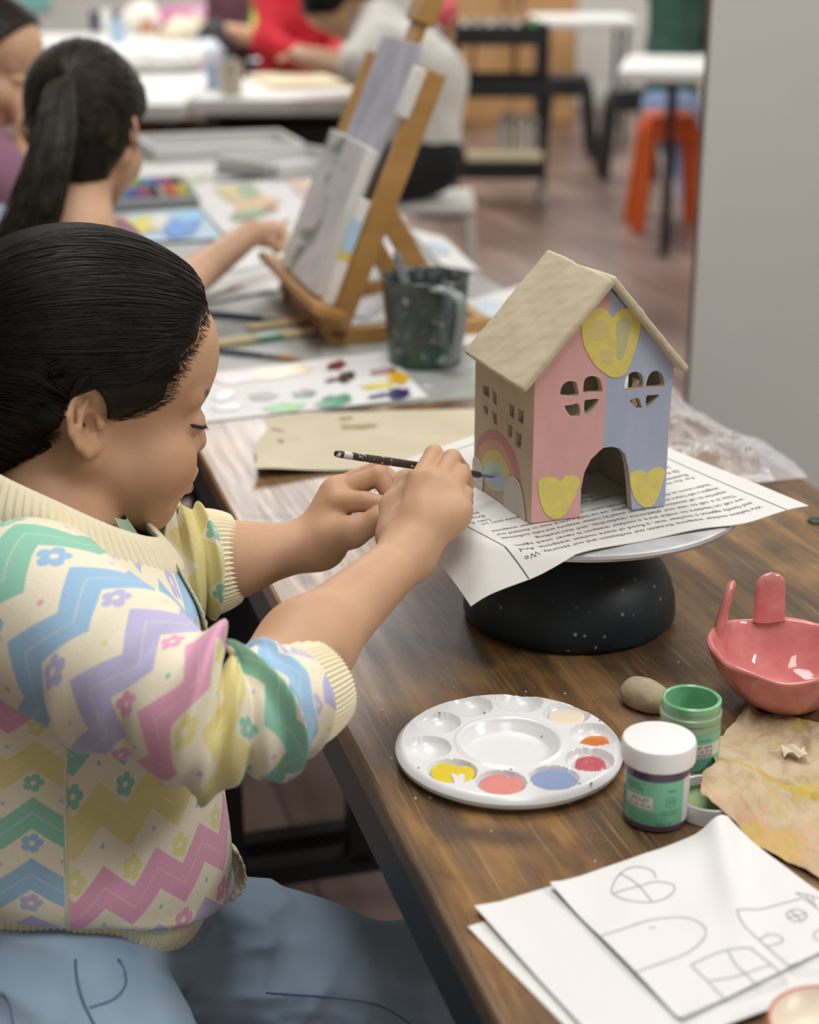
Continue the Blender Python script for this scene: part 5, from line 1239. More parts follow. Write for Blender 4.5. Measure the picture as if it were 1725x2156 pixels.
        set_attr(o, 'uvm', np.stack([u, v0 + Ls/dv + gather*np.clip((S-.42)/.5, 0, 1)**1.2, 0*u], -1).reshape(-1, 3)); return C, G
    up = (0, 0, 1.0)
    fo = [(.10, .05, .003, 1.0, .03), (.36, .035, .005, 2.5, .03), (.47, .026, -.006, 2.2, .03), (.545, .028, .0125, .3, .035), (.61, .016, -.010, .5, .03), (.665, .022, .0125, 3.4, .035), (.72, .014, -.009, 3.0, .03), (.765, .022, .0110, 1.0, .03), (.815, .014, -.008, 1.6, .025), (.865, .026, .0090, 4.0, .02), (.97, .03, .004, 3.0, .0)]
    path = [R(45, 1262, 1.125), R(120, 1320, 1.09), R(240, 1400, 1.066), R(370, 1480, 1.050), R(470, 1518, 1.052), R(560, 1490, 1.072), R(622, 1470, 1.092)]
    C, G = sleeve(path, [.060, .0595, .054, .0475, .043, .0385, .0345], up, fo, -1.55, .0475, 'right_sleeve', 0, 1.0, 1.7)
    def cuff(C0, C1, r0, r1, name, nr=64):
        n = 30; m = 400; C = np.array([C0+(C1-C0)*t_ for t_ in np.linspace(0, 1, n)]); t_ = np.linspace(0, 1, n)[:, None]; ph = np.linspace(0, 2*np.pi, m, endpoint=False)[None]
        Rr = r0+(r1-r0)*t_ + .0028*np.sin(np.pi*np.clip(t_*1.02, 0, 1))**.5 + .00085*np.cos(ph*nr)
        Rr = np.where(t_ > .965, Rr-.004, Rr); G, _ = tube_grid(C, np.broadcast_to(np.array(up), C.shape), Rr)
        b = MB().mat(rib.m).grid(G, wrapv=True); G2, _ = tube_grid(C[::-1][:8], np.broadcast_to(np.array(up), C[:8].shape), (Rr[::-1][:8]-.0035)); b.grid(G2, wrapv=True); b.build(name, None, root)
    cuff(R(612, 1474, 1.088), R(683, 1437, 1.112), .0345, .0290, 'right_cuff')
    lf = [(.25, .05, .003, 1.0, .03), (.42, .04, .005, 2.0, .03), (.5, .03, -.003, 2.0, .02), (.57, .035, .006, .5, .03), (.66, .028, -.004, .5, .02), (.72, .035, .006, 3.0, .03), (.80, .028, -.004, 3., .02), (.86, .035, .006, 1.0, .02)]
    path = [R(195, 1200, 1.335), R(250, 1180, 1.335), R(310, 1182, 1.325), R(370, 1190, 1.322), R(420, 1184, 1.326), R(456, 1180, 1.331)]
    sleeve(path, [.055, .052, .049, .046, .043, .040], up, lf, 1.2, .0475, 'left_sleeve', 0, 1.6)
    cuff(R(425, 1185, 1.326), R(497, 1175, 1.336), .0425, .0345, 'left_cuff')
    # ---------------- jeans
    hipR = R(105, 2150, 1.17); knR = R(500, 2700, 1.02); hipL = R(235, 2010, 1.325); knL = R(872, 2118, 1.385); ankL = knL + np.array([-.02, -.02, -.33]); ankR = knR + np.array([-.03, .05, -.33])
    def jeans(P):
        d = s_ell(P, pel + [0, 0, -.050], (.100, .112, .070), np.stack([tf, tl, hz]))
        d = smin(d, s_cone(P, hipR, knR, .082, .062), .03); d = smin(d, s_cone(P, hipL, knL, .083, .060), .025)
        d = smin(d, s_cone(P, knL, ankL, .060, .050), .02); d = smin(d, s_cone(P, knR, ankR, .060, .050), .02)
        n1 = vnoise(P @ np.array([[.5, .2, .1], [.3, .6, .2], [.1, .2, 1.5]]), 42, 11); n2 = vnoise(P, 95, 12)
        n3 = vnoise(P @ np.array([[1.3, .1, .2], [.3, .5, .2], [.1, .4, 1.1]]), 30, 21)
        return d - (.0048*(1-np.abs(n1))**2*1.3 + .0040*np.clip(1-3*np.abs(n3), 0, 1) + .0008*n2).astype(np.float32)
    lo = np.minimum.reduce([hipR-.12, knR-.09, ankR-.08, ankL-.06, pel-.15]); hi = np.maximum.reduce([hipL+.12, knL+.10, pel+.14])
    V, F = surface_nets(jeans, lo, hi, .0042, 8); V = sm_verts(V, F, 1)
    jm = Mat('light_denim'); co = jm.coord(); jm.set(Base_Color=jm.ramp(jm.noise(co, 16, 4), [(.3, hexc('#8ea7bf')), (.7, hexc('#a2b8cc'))]), Roughness=.85, Specular_IOR_Level=.2); jm.bump(jm.noise(co, 700, 2)*.5 + jm.noise(co, 60, 3), .25, .001)
    np_mesh('jeans', V, F, jm, root)
    st = plain('denim_seam', '#6d86a0', .9)
    def seamline(px, Z, name='jeans_seam', r_=.0011):
        Q = []
        for x, y in spline(px, 40):
            z_ = .85; dr_ = ray(x, y)
            for _ in range(60): z_ += float(jeans((CAM+dr_*z_)[None].astype(np.float32))[0])*.8
            Q.append(CAM+dr_*z_)
        MB().tube(Q, r_, 6).build(name, st, root)
    seamline([(160, 2020), (163, 2060), (176, 2110), (200, 2160)], 1.10); seamline([(250, 2018), (262, 2045), (264, 2075), (240, 2104), (190, 2122)], 1.10)
    seamline([(4, 2090), (20, 2110), (30, 2160)], 1.08); seamline([(560, 2090), (700, 2100), (800, 2118), (870, 2160)], 1.31, 'jeans_seam', .0009)
    # shoes
    for a_, s_ in ((ankL, 0), (ankR, 1)):
        c = np.array([a_[0]+.03, a_[1]+.03, .04]); fn = lambda P, c=c: s_cone(P, c-tf*.05, c+tf*.08, .035, .030)
        V, F = surface_nets(fn, c-.14, c+.14, .005, 8); V[:, 2] = np.maximum(V[:, 2], .004); np_mesh('shoe', V, F, plain('white_shoe', '#d0cfca', .6), root)
    # ---------------- brush in the hand
    tip = onplane(1041, 1004, HA, hn2) + hn2*.0008; a_ = R(706, 955, 1.222); g_ = R(905, 985, 1.3105)
    d = (tip-a_); L = np.linalg.norm(d)
    root2 = thing('paintbrush', g_, 'paint-spattered brush held in the painting hand, tip on the rainbow', 'paintbrush')
    f = lambda t_: a_+d*t_
    m = Mat('spattered_handle'); co = m.coord(); sp = m.noise(co, 150, 2, .5, .3); c3 = m.noise(co, 90, 1, .5, 0, 1)
    m.set(Base_Color=m.mix(m.ramp(sp, [(.57, (0,)*3), (.62, (1,)*3)]), hexc('#3b302c'), m.mix(.55, c3, (.75, .7, .7))), Roughness=.4)
    MB().tube([f(0), f(.004), f(.02), f(.3), f(.62)], [.0012, .0022, .0027, .0033, .0030], 14).build('brush_handle', m, root2)
    MB().tube([f(.62), f(.66), f(.88), f(.90)], [.0031, .0032, .0029, .0027], 14).build('ferrule', plain('dull_ferrule', '#5f6266', .4, Metallic=.7), root2)
    MB().tube([f(.90), f(.95), f(.995)], [.0028, .0030, .0016], 12, flat=.5).build('bristles', plain('grey_blue_bristles', '#6d7a8c', .7), root2)
    # stool
    c = np.array([pel[0]-.02, pel[1], 0]); root3 = thing('stool', c, 'plain dark stool under the painting person, below the frame', 'stool')
    sz = min(float(hipR[2]), float(hipL[2]))-.085
    MB().lathe([(0, sz-.03), (.15, sz-.03), (.155, sz-.02), (.155, sz-.006), (.15, sz), (0, sz)], 48, c).build('seat', plain('dark_stool_wood', '#3b322c', .5), root3)
    for i in range(4):
        a_ = math.pi/4+i*math.pi/2; MB().tube([c+[.11*math.cos(a_), .11*math.sin(a_), sz-.03], c+[.15*math.cos(a_), .15*math.sin(a_), 0]], .014, 12).build('leg', M_STEEL_DARK, root3)
# ================================================================== easel on the grey table
def easel():
    oak = mottled('easel_beech', '#a5783f', '#b58a50', 6, .5, stretch=(1, 1, 4))
    foot = onz(700, 694, TZ+.022); foot[2] = TZ+.012
    pl = tu                                                            # easel width runs along the table
    top = onplane(915, 150, foot, pl)
    back = onplane(796, 432, foot, pl)
    root = thing('table_easel', foot, 'wooden table easel holding a canvas, seen from the side on the grey table', 'easel')
    d = (top-foot)/np.linalg.norm(top-foot); W = .30; off = tu*W
    nrm = np.cross(tu, d); nrm /= np.linalg.norm(nrm); nrm *= -np.sign(np.dot(nrm, tn))*-1
    for o_ in (np.zeros(3), off): MB().bar(foot+o_, top+o_, .034, .018, side=tn, bev=.002).build('side_post', oak, root)
    for o_ in (np.zeros(3), off):
        hinge = foot + d*np.dot(back-foot, d) + o_; bfoot = onplane(955, 590, foot, pl) + o_; bfoot[2] = TZ+.012
        MB().bar(hinge, bfoot, .030, .016, side=tn, bev=.002).build('back_leg', oak, root)
        MB().lathe([(0, -.012), (.006, -.012), (.006, .0), (.004, .002), (0, .002)], 16, M=Matrix.Translation(tuple(hinge)) @ Matrix(((tn[0], 0, -tu[0], 0), (tn[1], 0, -tu[1], 0), (0, 1, 0, 0), (0, 0, 0, 1)))).build('bolt', plain('bolt_brass', '#c9b48a', .35, Metallic=.5), root)
        MB().bar(foot+o_-tn*.01, bfoot+o_*0+tn*.10, .024, .018, side=hz, bev=.002).build('base_rail', oak, root)
    for t_ in (.02, .98): MB().bar(foot+tn*.23*t_+[0, 0, .0], foot+off+tn*.23*t_, .024, .018, side=hz, bev=.002).build('cross_rail', oak, root)
    led = foot + d*.035 - nrm*.030
    MB().bar(led-tu*.05, led+off+tu*.05, .05, .012, side=nrm, bev=.002).build('ledge', oak, root)
    # sliding mast in the middle
    mc = off*.5
    MB().bar(foot+d*.04+mc, foot+d*.62+mc, .045, .015, side=tu, bev=.002).build('mast', oak, root)
    MB().bar(foot+d*.47+mc-tu*.03, foot+d*.47+mc+tu*.03, .05, .03, side=d, bev=.003).build('top_clamp', oak, root)
    def leaning(name, a, h, w, th, mat, label, cat, side_mat=None, lean=0.0, near=-.02):
        """board standing on the ledge; a = lift off the posts"""
        c = foot + d*(.045+h/2) - nrm*a + tu*(near+w/2)
        b = MB().mat(side_mat or mat).box(c, (w, h, th), (tu, d, -nrm), .0015)
        b.mat(mat).add([c+tu*w/2*i+d*h/2*j-nrm*(th/2+.0004) for i, j in ((-.99, -.99), (.99, -.99), (.99, .99), (-.99, .99))], [(0, 1, 2, 3)])
        return tag(b.build(name, None), label, cat)
    m = Mat('canvas_painting'); x, y, z = m.sep(m.coord()); n = m.noise(m.mapping(m.coord(), scale=(1, 1, .5)), 14, 3); n2 = m.noise(m.coord(), 9, 3, .5, 1.0)
    col = m.ramp(n, [(.42, hexc('#c9c6c4')), (.55, hexc('#d6d4d3'))]); col = m.mix(m.ramp(n2, [(.56, (0,)*3), (.62, (.8,)*3)]), col, hexc('#5d7460')); col = m.mix(m.ramp(n, [(.60, (0,)*3), (.66, (.7,)*3)]), col, hexc('#8fa0bd'))
    m.set(Base_Color=col, Roughness=.7)
    cw = plain('canvas_side', '#e6e4e2', .7)
    leaning('canvas', .034, .215, .225, .018, m.m, 'white canvas with a green plant painting standing on the easel ledge', 'canvas', cw, near=.02)
    g = Mat('grey_picture'); n = g.noise(g.coord(), 10, 3, .5, .6); g.set(Base_Color=g.ramp(n, [(.4, hexc('#a5a6b3')), (.6, hexc('#bfbfc6'))]), Roughness=.6)
    leaning('reference_picture', .014, .37, .20, .006, g.m, 'tall grey picture clipped behind the canvas on the easel', 'picture', near=.05)
    # narrow board with coloured edge next to the near post
    a_ = onplane(690, 640, foot-tu*.012, pl); b_ = onplane(768, 420, foot-tu*.012, pl); root2 = thing('narrow_board', a_, 'thin white board with pale blue and yellow bands leaning against the near easel post', 'board')
    f = lambda t_: a_+(b_-a_)*t_
    for t0, t1, c, nm in ((0, .42, '#e3ddd3', 'lower_band'), (.42, .50, '#dcc15a', 'yellow_band'), (.50, .80, '#b3d0e2', 'blue_band'), (.80, 1, '#e6e6e0', 'upper_band')): MB().bar(f(t0), f(t1), .016, .010, side=tn, bev=.001).build(nm, plain('board_'+c[1:], c, .6), root2)
    c_ = onplane(864, 195, foot, pl); tag(MB().bar(c_-d*.035, c_+d*.035, .018, .022, side=tn, bev=.003).build('clip', plain('clip_white', '#dddbd6', .5)), 'white clip on the upper part of the easel post', 'clip')

# ================================================================== things lying on the far grey tables
def far_papers():
    wp = M_PAPER
    def art(name, q, z, label, blobs=(), cat='painting', base='#e4e3e0', amp=.002, th=.0004):
        S = Sheet(q, z, lambda a, b: amp*np.abs(vnoise(np.stack([a, b, 0*a], -1), 4, len(label))))
        b = S.mesh(MB().mat(plain('sheet_'+base[1:], base, .6)), 16, 16, th)
        for i, (c, a0, b0, ra, rb) in enumerate(blobs):
            t_ = np.linspace(0, 2*np.pi, 26, endpoint=False); r_ = np.random.default_rng(i+len(label)); k = 1+.25*np.sin(2*t_+r_.uniform(0, 6))+.12*np.sin(5*t_+r_.uniform(0, 6))
            A, B = np.clip(a0+ra*k*np.cos(t_), .01, .99), np.clip(b0+rb*k*np.sin(t_), .01, .99); P = S.P(A, B); P[:, 2] += .0025+.0003*i; m_ = P.mean(0)
            b.mat(plain('art_'+c[1:], c, .5)); b.add([m_]+list(P), [(0, j+1, (j+1) % 26+1) for j in range(26)])
        tag(b.build(name, None), label, cat); return S
    z = TZ+.001
    art('painting', [(385, 392), (665, 372), (720, 440), (470, 492)], z+.003, 'white sheet with a yellow and green landscape painting beyond the reaching hand', [('#c9b45c', .34, .35, .16, .22), ('#7f9a6a', .42, .30, .10, .2), ('#d3a96a', .40, .6, .16, .14), ('#b55f2a', .47, .72, .04, .08), ('#6f9a62', .28, .78, .12, .1), ('#e2b7ae', .8, .3, .04, .3), ('#dac79a', .88, .4, .03, .35)])
    art('painting', [(246, 452), (420, 440), (470, 502), (250, 512)], z+.004, 'yellow, white and bright blue painting beside the ponytailed person', [('#e0d429', .22, .5, .17, .34), ('#e3dfcf', .45, .4, .09, .3), ('#2f86da', .66, .62, .20, .28), ('#7fc0ea', .80, .3, .15, .2), ('#c98a6a', .05, .2, .06, .1)], base='#b9d3e6')
    art('paper_sheet', [(400, 545), (605, 500), (640, 600), (420, 640)], z+.002, 'white sheet with faint grey lines under the raised forearm', [('#c9c9d6', .5, .5, .2, .03), ('#d5cbc2', .35, .3, .15, .04)], 'paper')
    art('painting', [(700, 470), (850, 455), (870, 535), (690, 560)], z+.002, 'white and pale blue sheet seen through the open easel legs', [('#bcd3e4', .4, .6, .3, .2), ('#9fc2de', .7, .3, .12, .1)])
    art('paper_sheet', [(560, 510), (640, 440), (700, 500), (590, 600)], z+.004, 'sheet with pale green and yellow washes left of the easel canvas', [('#a9c79c', .5, .5, .3, .2), ('#d7d98a', .3, .7, .2, .15), ('#c2624f', .1, .3, .05, .1)], 'paper')
    art('paper_sheet', [(690, 640), (830, 612), (860, 668), (720, 690)], z+.002, 'pale stained sheet inside the easel base behind the pitcher', [('#c9c4cc', .5, .5, .3, .3)], 'paper')
    art('paper_sheet', [(860, 480), (935, 500), (1012, 572), (930, 560)], z+.002, 'white and pale blue paper at the right table edge behind the easel leg', [('#b7cadb', .4, .5, .25, .2)], 'paper')
    art('paper_sheet', [(930, 650), (1100, 600), (1120, 690), (960, 735)], z+.002, 'pale blue-tinted paper between the pitcher and the clay house roof', [('#c3d2de', .5, .5, .3, .3)], 'paper')
    art('paper_sheet', [(280, 345), (470, 335), (440, 388), (250, 395)], z+.003, 'white sheet beyond the pastel box, next to the white trays', [('#d6cf9a', .75, .8, .12, .1), ('#a9b76a', .9, .8, .06, .1)], 'paper')
    # pastel box
    A, B, D = onz(222, 398, z), onz(392, 388, z), onz(238, 445, z); ex = B-A; ey = D-A
    root = thing('pastel_box', (A+B+D)/3, 'flat box of colourful pastel sticks right of the ponytailed person', 'pastel box')
    L, Wd = np.linalg.norm(ex), np.linalg.norm(ey); ux, uy = ex/L, ey/Wd; c = A+(ex+ey)/2
    MB().box(c+[0, 0, .009], (L, Wd, .018), (ux, uy, hz), .002).build('tray', plain('grey_box', '#8a8d90', .6), root)
    cols = ['#c2504c', '#d8744e', '#dca64b', '#d9ce5c', '#86ad5c', '#4d8f70', '#5b9fb0', '#4d73b3', '#6a5aa3', '#8e5796', '#b0557e', '#6b4a3c', '#3a3b45', '#c7b9a4']
    for r_ in range(2):
        for i in range(14):
            p = A + ux*L*(.05+.9*(i+.5)/14) + uy*Wd*(.28+.42*r_) + hz*.021
            MB().tube([p-uy*Wd*.17, p+uy*Wd*.17], .0058, 8).build('pastel_stick', plain('pastel_%d' % ((i+5*r_) % 14), cols[(i+5*r_) % 14], .8), root)
    # white trays
    def tray(q, z0, h, label):
        A, B, D = (onz(*p, z0) for p in q); ex, ey = B-A, D-A; L, Wd = np.linalg.norm(ex), np.linalg.norm(ey); ux = ex/L; uy = ey-ux*np.dot(ey, ux); uy /= np.linalg.norm(uy); Wd = abs(np.dot(ey, uy)); c = A+ux*L/2+uy*Wd/2
        root = thing('plastic_tray', c, label, 'tray'); m_ = plain('tray_white', '#dcdcda', .5)
        MB().box(c+hz*.004, (L, Wd, .008), (ux, uy, hz)).build('tray_base', m_, root)
        for s_ in (-1, 1):
            MB().box(c+ux*s_*(L/2-.006)+hz*h/2, (.012, Wd, h), (ux, uy, hz), .003).build('tray_wall', m_, root); MB().box(c+uy*s_*(Wd/2-.006)+hz*h/2, (L, .012, h), (ux, uy, hz), .003).build('tray_wall', m_, root)
    tray([(285, 312), (590, 300), (300, 345)], TZ+.001, .035, 'long shallow white tray at the far end of the grey table')
    tray([(455, 357), (650, 335), (492, 393)], TZ+.001, .035, 'smaller white tray nearer the easel, on a dark mat')
    P = [onz(x, y, TZ+.0005) for x, y in ((455, 380), (690, 350), (690, 378), (470, 396))]
    tag(MB().add(P + [p+hz*.0004 for p in P], [(3, 2, 1, 0), (4, 5, 6, 7), (0, 1, 5, 4), (1, 2, 6, 5), (2, 3, 7, 6), (3, 0, 4, 7)]).build('dark_mat', plain('mat_black', '#2a2b2e', .7), smooth=False), 'narrow black mat sticking out in front of the smaller white tray', 'mat')

# ================================================================== other people
def soft_person(label, hf, hair_col, parts, skin=('#c79c7c', '#d2aa8b'), ears=True, fringe=None, ponytail=None, shape=None, vox=.004, hair_masks=None):
    """person with SDF body: parts(P) -> skin parts besides the head; shape: list of (name, sdf, material, lo, hi) garments"""
    root = thing('person', (hf.o[0], hf.o[1], .0), label, 'person')
    head = lambda P: head_local(hf.loc(P), False)*np.float32(hf.k)
    hb = bounded(head, hf.w((.01, 0, .015)), .17)
    fn = (lambda P: smin(hb(P), parts[0](P), .014)) if parts else hb
    V, F = surface_nets(fn, parts[1], parts[2], vox, 8)
    o = np_mesh('body', V, F, mat_skin('skin_'+skin[0][1:], skin[0], skin[1], '#b5786a'), root); set_attr(o, 'masks', np.zeros((len(V), 3)))
    UB, FB = hair_masks or ([-.085, -.055, -.030, -.005, .014, .022, .040, .070, .085, .100, .14], [-.060, -.045, -.030, -.022, -.010, .030, .055, .070, .080, .095, .12])
    def hair(P):
        q = hf.loc(P); e = (np.interp(q[..., 2], UB, FB) - q[..., 0]).astype(np.float32)
        d = s_ell(q, (.004, 0, .044), (.105, .0765, .084)); d = smin(d, s_ell(q, (.046, 0, .044), (.0615, .066, .058)), .02); d = smin(d, s_ell(q, (-.030, 0, -.015), (.060, .052, .070)), .03)
        b = .0012*vnoise(np.stack([q[..., 0]*.2, q[..., 1], q[..., 2]], -1), 200, 4)
        return smax(d - .010 - b.astype(np.float32), -e-.001, .002)*np.float32(hf.k)
    V, F = surface_nets(hair, hf.o-.16, hf.o+.17, .003, 8)
    hm = mat_hair('hair_'+hair_col[1:], hair_col, hair_col); np_mesh('hair', V, F, hm, root)
    for nm, sd, mt, lo, hi in (shape or []):
        V, F = surface_nets(sd, lo, hi, .006, 8); np_mesh(nm, V, F, mt, root)
    for sd in (-1, 1):
        W_ = onto(hb, np.array([hf.w(p) for p in ((.100, sd*.020, -.004), (.103, sd*.030, -.005), (.097, sd*.042, -.003))]), .0004); MB().tube(spline(W_, 8), .0016*hf.k, 6).build('eyelashes', plain('lash_dark', '#1c1412', .5), root)
    return root, hm
def cloth(name, c, c2=None): return mottled(name, c, c2 or c, 14, .9, bump=.3, bscale=80, bdist=.002)
def people():
    R = onZ
    # ---- ponytailed person
    Z = 2.30; o_ = R(178, 280, Z); hf = HeadFrame(o_, math.radians(82), math.radians(12), 0, .93)
    neck = R(155, 480, Z-.03); sho = R(330, 640, Z-.06); 
    sh = R(255, 600, Z-.02); el = R(385, 600, Z+.10); wr = R(528, 492, Z+.32); hd = R(572, 488, Z+.40)
    def parts(P):
        d = s_cone(P, hf.w((-.01, 0, -.04)), neck-[0, 0, .03], .043, .046); d = smin(d, s_cone(P, neck-[0, 0, .02], R(110, 760, Z), .05, .10), .04)
        d = smin(d, smin(s_cone(P, sh, el, .036, .031), s_cone(P, el, wr, .031, .0205), .01), .02)
        palm = s_cone(P, wr, hd, .019, .020)
        tips = [(600, 478, .44), (603, 492, .43), (598, 506, .42), (588, 516, .41)]
        for i, (x, y, dz) in enumerate(tips):
            b_ = hd + (R(x, y, Z+dz)-hd)*.35; palm = smin(palm, s_chain(P, [b_, R(x-6, y-3, Z+dz), R(x-4, y+14, Z+dz-.02)], [.009, .0078, .0065], .003), .004)
        palm = smin(palm, s_chain(P, [wr, R(556, 508, Z+.34), R(583, 518, Z+.37)], [.014, .010, .0075], .004), .006)
        return smin(d, palm, .012)
    lo = np.minimum.reduce([R(0, 1000, Z), hf.o-.16, R(60, 760, Z)-.12]); hi = np.maximum.reduce([R(620, 470, Z+.5), hf.o+.18])
    tors = [R(140, 530, Z-.02), R(85, 760, Z-.01), R(20, 990, Z+.04)]
    def shirt(P):
        d = smin(s_cone(P, tors[0], tors[1], .062, .125), s_cone(P, tors[1], tors[2], .125, .12), .05)
        d = smin(d, s_cone(P, R(45, 530, Z-.09), R(240, 535, Z+.05), .050, .050), .03); d = smin(d, s_cone(P, R(245, 590, Z+.02), R(330, 625, Z+.05), .052, .046), .02)
        cut = s_ball(P, neck+[0, 0, .034], .056); d = smax(d, -cut, .008)
        return d + (.003*vnoise(P, 45, 3)).astype(np.float32)
    lo_s = np.minimum.reduce(tors)-.22; hi_s = np.maximum.reduce(tors+[R(330, 625, Z+.05)])+.18
    def pants(P): return smin(smin(s_cone(P, tors[2]-[0, 0, .03], tors[2]+[.05, .40, -.03], .10, .07), s_cone(P, tors[2]-[0, 0, .03], tors[2]+[.32, .30, -.03], .10, .07), .03), s_cone(P, tors[2]+[.3, .30, -.03], tors[2]+[.28, .24, -.42], .06, .05), .03)
    root, hm = soft_person('person with a long dark ponytail and mauve shirt reaching right across the grey table', hf, '#15110e', (parts, lo, hi), shape=[('shirt', shirt, cloth('mauve_cotton', '#96707f', '#a17a8a'), lo_s, hi_s), ('trousers', pants, cloth('dark_trousers', '#2b2d34'), tors[2]-.56, tors[2]+.56)],
                          hair_masks=([-.10, -.06, -.03, 0, .02, .04, .07, .10, .14], [-.030, -.022, -.014, -.004, .012, .050, .072, .095, .12]))
    r = np.random.default_rng(5); N = 900; M_ = 40; t = np.linspace(0, 1, M_)
    knot = R(140, 178, Z-.105); pts = [knot, knot+np.array([-.004, -.022, -.002]), R(112, 300, Z-.155), R(70, 450, Z-.15), R(25, 560, Z-.12), R(-5, 640, Z-.10)]; cl = spline(pts, M_)
    a = r.uniform(0, 2*np.pi, N); q = np.sqrt(r.uniform(0, 1, N)); wd = np.interp(t, [0, .08, .3, .6, 1], [.006, .011, .022, .034, .030])
    sx = cX*np.cos(a)[:, None]*1.0 + np.array([0, .75, .3])*np.sin(a)[:, None]
    Pn = cl[None] + sx[:, None]*(q[:, None]*wd[None])[..., None] + (r.normal(0, .004, (N, 1, 3))*t[None, :, None])
    V, F = strand_mesh(None, Pn, np.full((N, M_), .0016)); np_mesh('ponytail', V, F, mat_hair('ponytail_hair', '#191512', '#3f382d'), root)
    V, F = surface_nets(lambda P: s_ball(P, knot, .013), knot-.03, knot+.03, .003, 6); np_mesh('hair_tie', V, F, plain('tie_dark', '#2b2620', .8), root)
    # drawn-back strands converging on the knot
    N = 420; M_ = 16; t = np.linspace(0, 1, M_); th = r.uniform(-.5*np.pi, 1.5*np.pi, N); st = np.stack([-.035+.03*r.random(N), .075*np.cos(th), .045+.075*np.sin(th)], 1)
    kq = hf.loc(knot[None].astype(np.float32))[0]; Q = st[:, None]*(1-t)[None, :, None] + kq[None, None]*t[None, :, None]
    hs = lambda P: (smin(smin(s_ell(hf.loc(P), (.004, 0, .044), (.105, .0765, .084)), s_ell(hf.loc(P), (.046, 0, .044), (.0615, .066, .058)), .02), s_ell(hf.loc(P), (-.030, 0, -.015), (.060, .052, .070)), .03)-.010)*np.float32(hf.k)
    Pw = onto(hs, hf.o+hf.k*(Q.reshape(-1, 3) @ hf.R), .001, 4).reshape(N, M_, 3); V, F = strand_mesh(None, Pw, np.full((N, M_), .0013)); np_mesh('swept_hair', V, F, mat_hair('swept_hair', '#1a1511', '#3d3529'), root)
    # ---- child at the left edge
    Z = 2.95; o_ = R(-38, 128, Z); hf = HeadFrame(o_, math.radians(-12), math.radians(18), 0, .92); nb = R(-70, 290, Z)
    def parts(P):
        d = s_cone(P, hf.w((-.01, 0, -.04)), nb, .045, .048); d = smin(d, s_cone(P, nb, R(-80, 520, Z), .05, .10), .04)
        arm = smin(s_cone(P, R(10, 470, Z-.06), R(62, 300, Z-.02), .036, .026), s_cone(P, R(62, 300, Z-.02), R(48, 215, Z+.0), .024, .022), .01)
        for i in range(4): arm = smin(arm, s_chain(P, [R(48, 215, Z), R(38+i*8, 172+i*3, Z-.02+.012*i), R(30+i*7, 158+i*5, Z-.025+.012*i)], [.012, .0085, .007], .003), .004)
        return smin(d, arm, .01)
    tors = [R(-60, 350, Z), R(-70, 600, Z)]
    def shirt(P): return smin(smin(s_cone(P, tors[0], tors[1], .085, .13), s_cone(P, R(-60, 330, Z+.1), R(-20, 360, Z-.1), .06, .06), .04), s_cone(P, R(-5, 380, Z-.09), R(14, 455, Z-.07), .055, .048), .03)
    def vest(P): return smax(smin(s_cone(P, tors[0]-[0, 0, .08], tors[1], .105, .140), s_cone(P, R(-30, 360, Z-.05), R(0, 560, Z-.10), .045, .075), .03), (P[..., 2]-R(0, 285, Z)[2]).astype(np.float32), .01) + .003*vnoise(P, 40, 2).astype(np.float32)
    soft_person('child at the left edge in pink shirt and pale grey vest, hand at the cheek', hf, '#241a14', (parts, np.minimum(tors[1], hf.o)-.24, hf.o+[.22, .22, .19]), shape=[('shirt', shirt, cloth('dusty_pink_cotton', '#8a6074', '#976d80'), tors[1]-.25, tors[0]+.25), ('vest', vest, cloth('pale_grey_vest', '#9aa4ad', '#aeb7be'), tors[1]-.25, tors[0]+.25)],
                hair_masks=([-.085, -.03, 0, .02, .04, .06, .08, .11, .14], [-.07, -.05, -.04, -.03, .03, .055, .070, .09, .12]))
    # ---- person in white bent over the white table
    Z = 5.35; hf = HeadFrame(R(722, 5, Z), math.radians(200), math.radians(62), 0, 1.0); sc = 3456/Z
    S1, S2, S3 = R(800, 75, Z), R(880, 175, Z+.02), R(890, 320, Z+.02)
    def parts(P):
        d = s_cone(P, hf.w((-.01, 0, -.04)), S1, .05, .055)
        for sh_, el_, wr_, hd_ in ((R(790, 120, Z-.14), R(745, 150, Z-.18), R(665, 128, Z-.06), R(632, 120, Z)), (R(800, 90, Z+.16), R(735, 135, Z+.22), R(665, 118, Z+.14), R(640, 112, Z+.08))):
            d = smin(d, smin(s_cone(P, sh_, el_, .05, .042), s_cone(P, el_, wr_, .040, .028), .01), .02)
            h_ = s_cone(P, wr_, hd_, .026, .024); dv = (hd_-wr_)/np.linalg.norm(hd_-wr_)
            for i in range(4): h_ = smin(h_, s_chain(P, [hd_, hd_+dv*.04+np.array([0, .018*(i-1.5), .01]), hd_+dv*.07+np.array([0, .018*(i-1.5), -.012])], [.012, .010, .008], .003), .004)
            d = smin(d, h_, .01)
        return d
    def shirt(P):
        d = smin(s_cone(P, S1, S2, .105, .150), s_cone(P, S2, S3, .150, .125), .05)
        d = smin(d, s_cone(P, S1+[0, -.10, -.02], R(752, 140, Z-.19), .085, .062), .04); d = smin(d, s_cone(P, S1+[0, .12, -.02], R(745, 128, Z+.22), .085, .062), .04)
        return d + (.006*vnoise(P, 22, 4)).astype(np.float32)
    H_ = R(890, 335, Z+.02)
    def pants(P): return smin(smin(s_cone(P, H_+[.02, 0, .0], R(770, 395, Z-.12), .115, .075), s_cone(P, H_, R(770, 385, Z+.14), .115, .075), .03), smin(s_cone(P, R(770, 395, Z-.12), R(790, 640, Z-.12), .07, .05), s_cone(P, R(770, 385, Z+.14), R(790, 620, Z+.16), .07, .05), .01), .02)
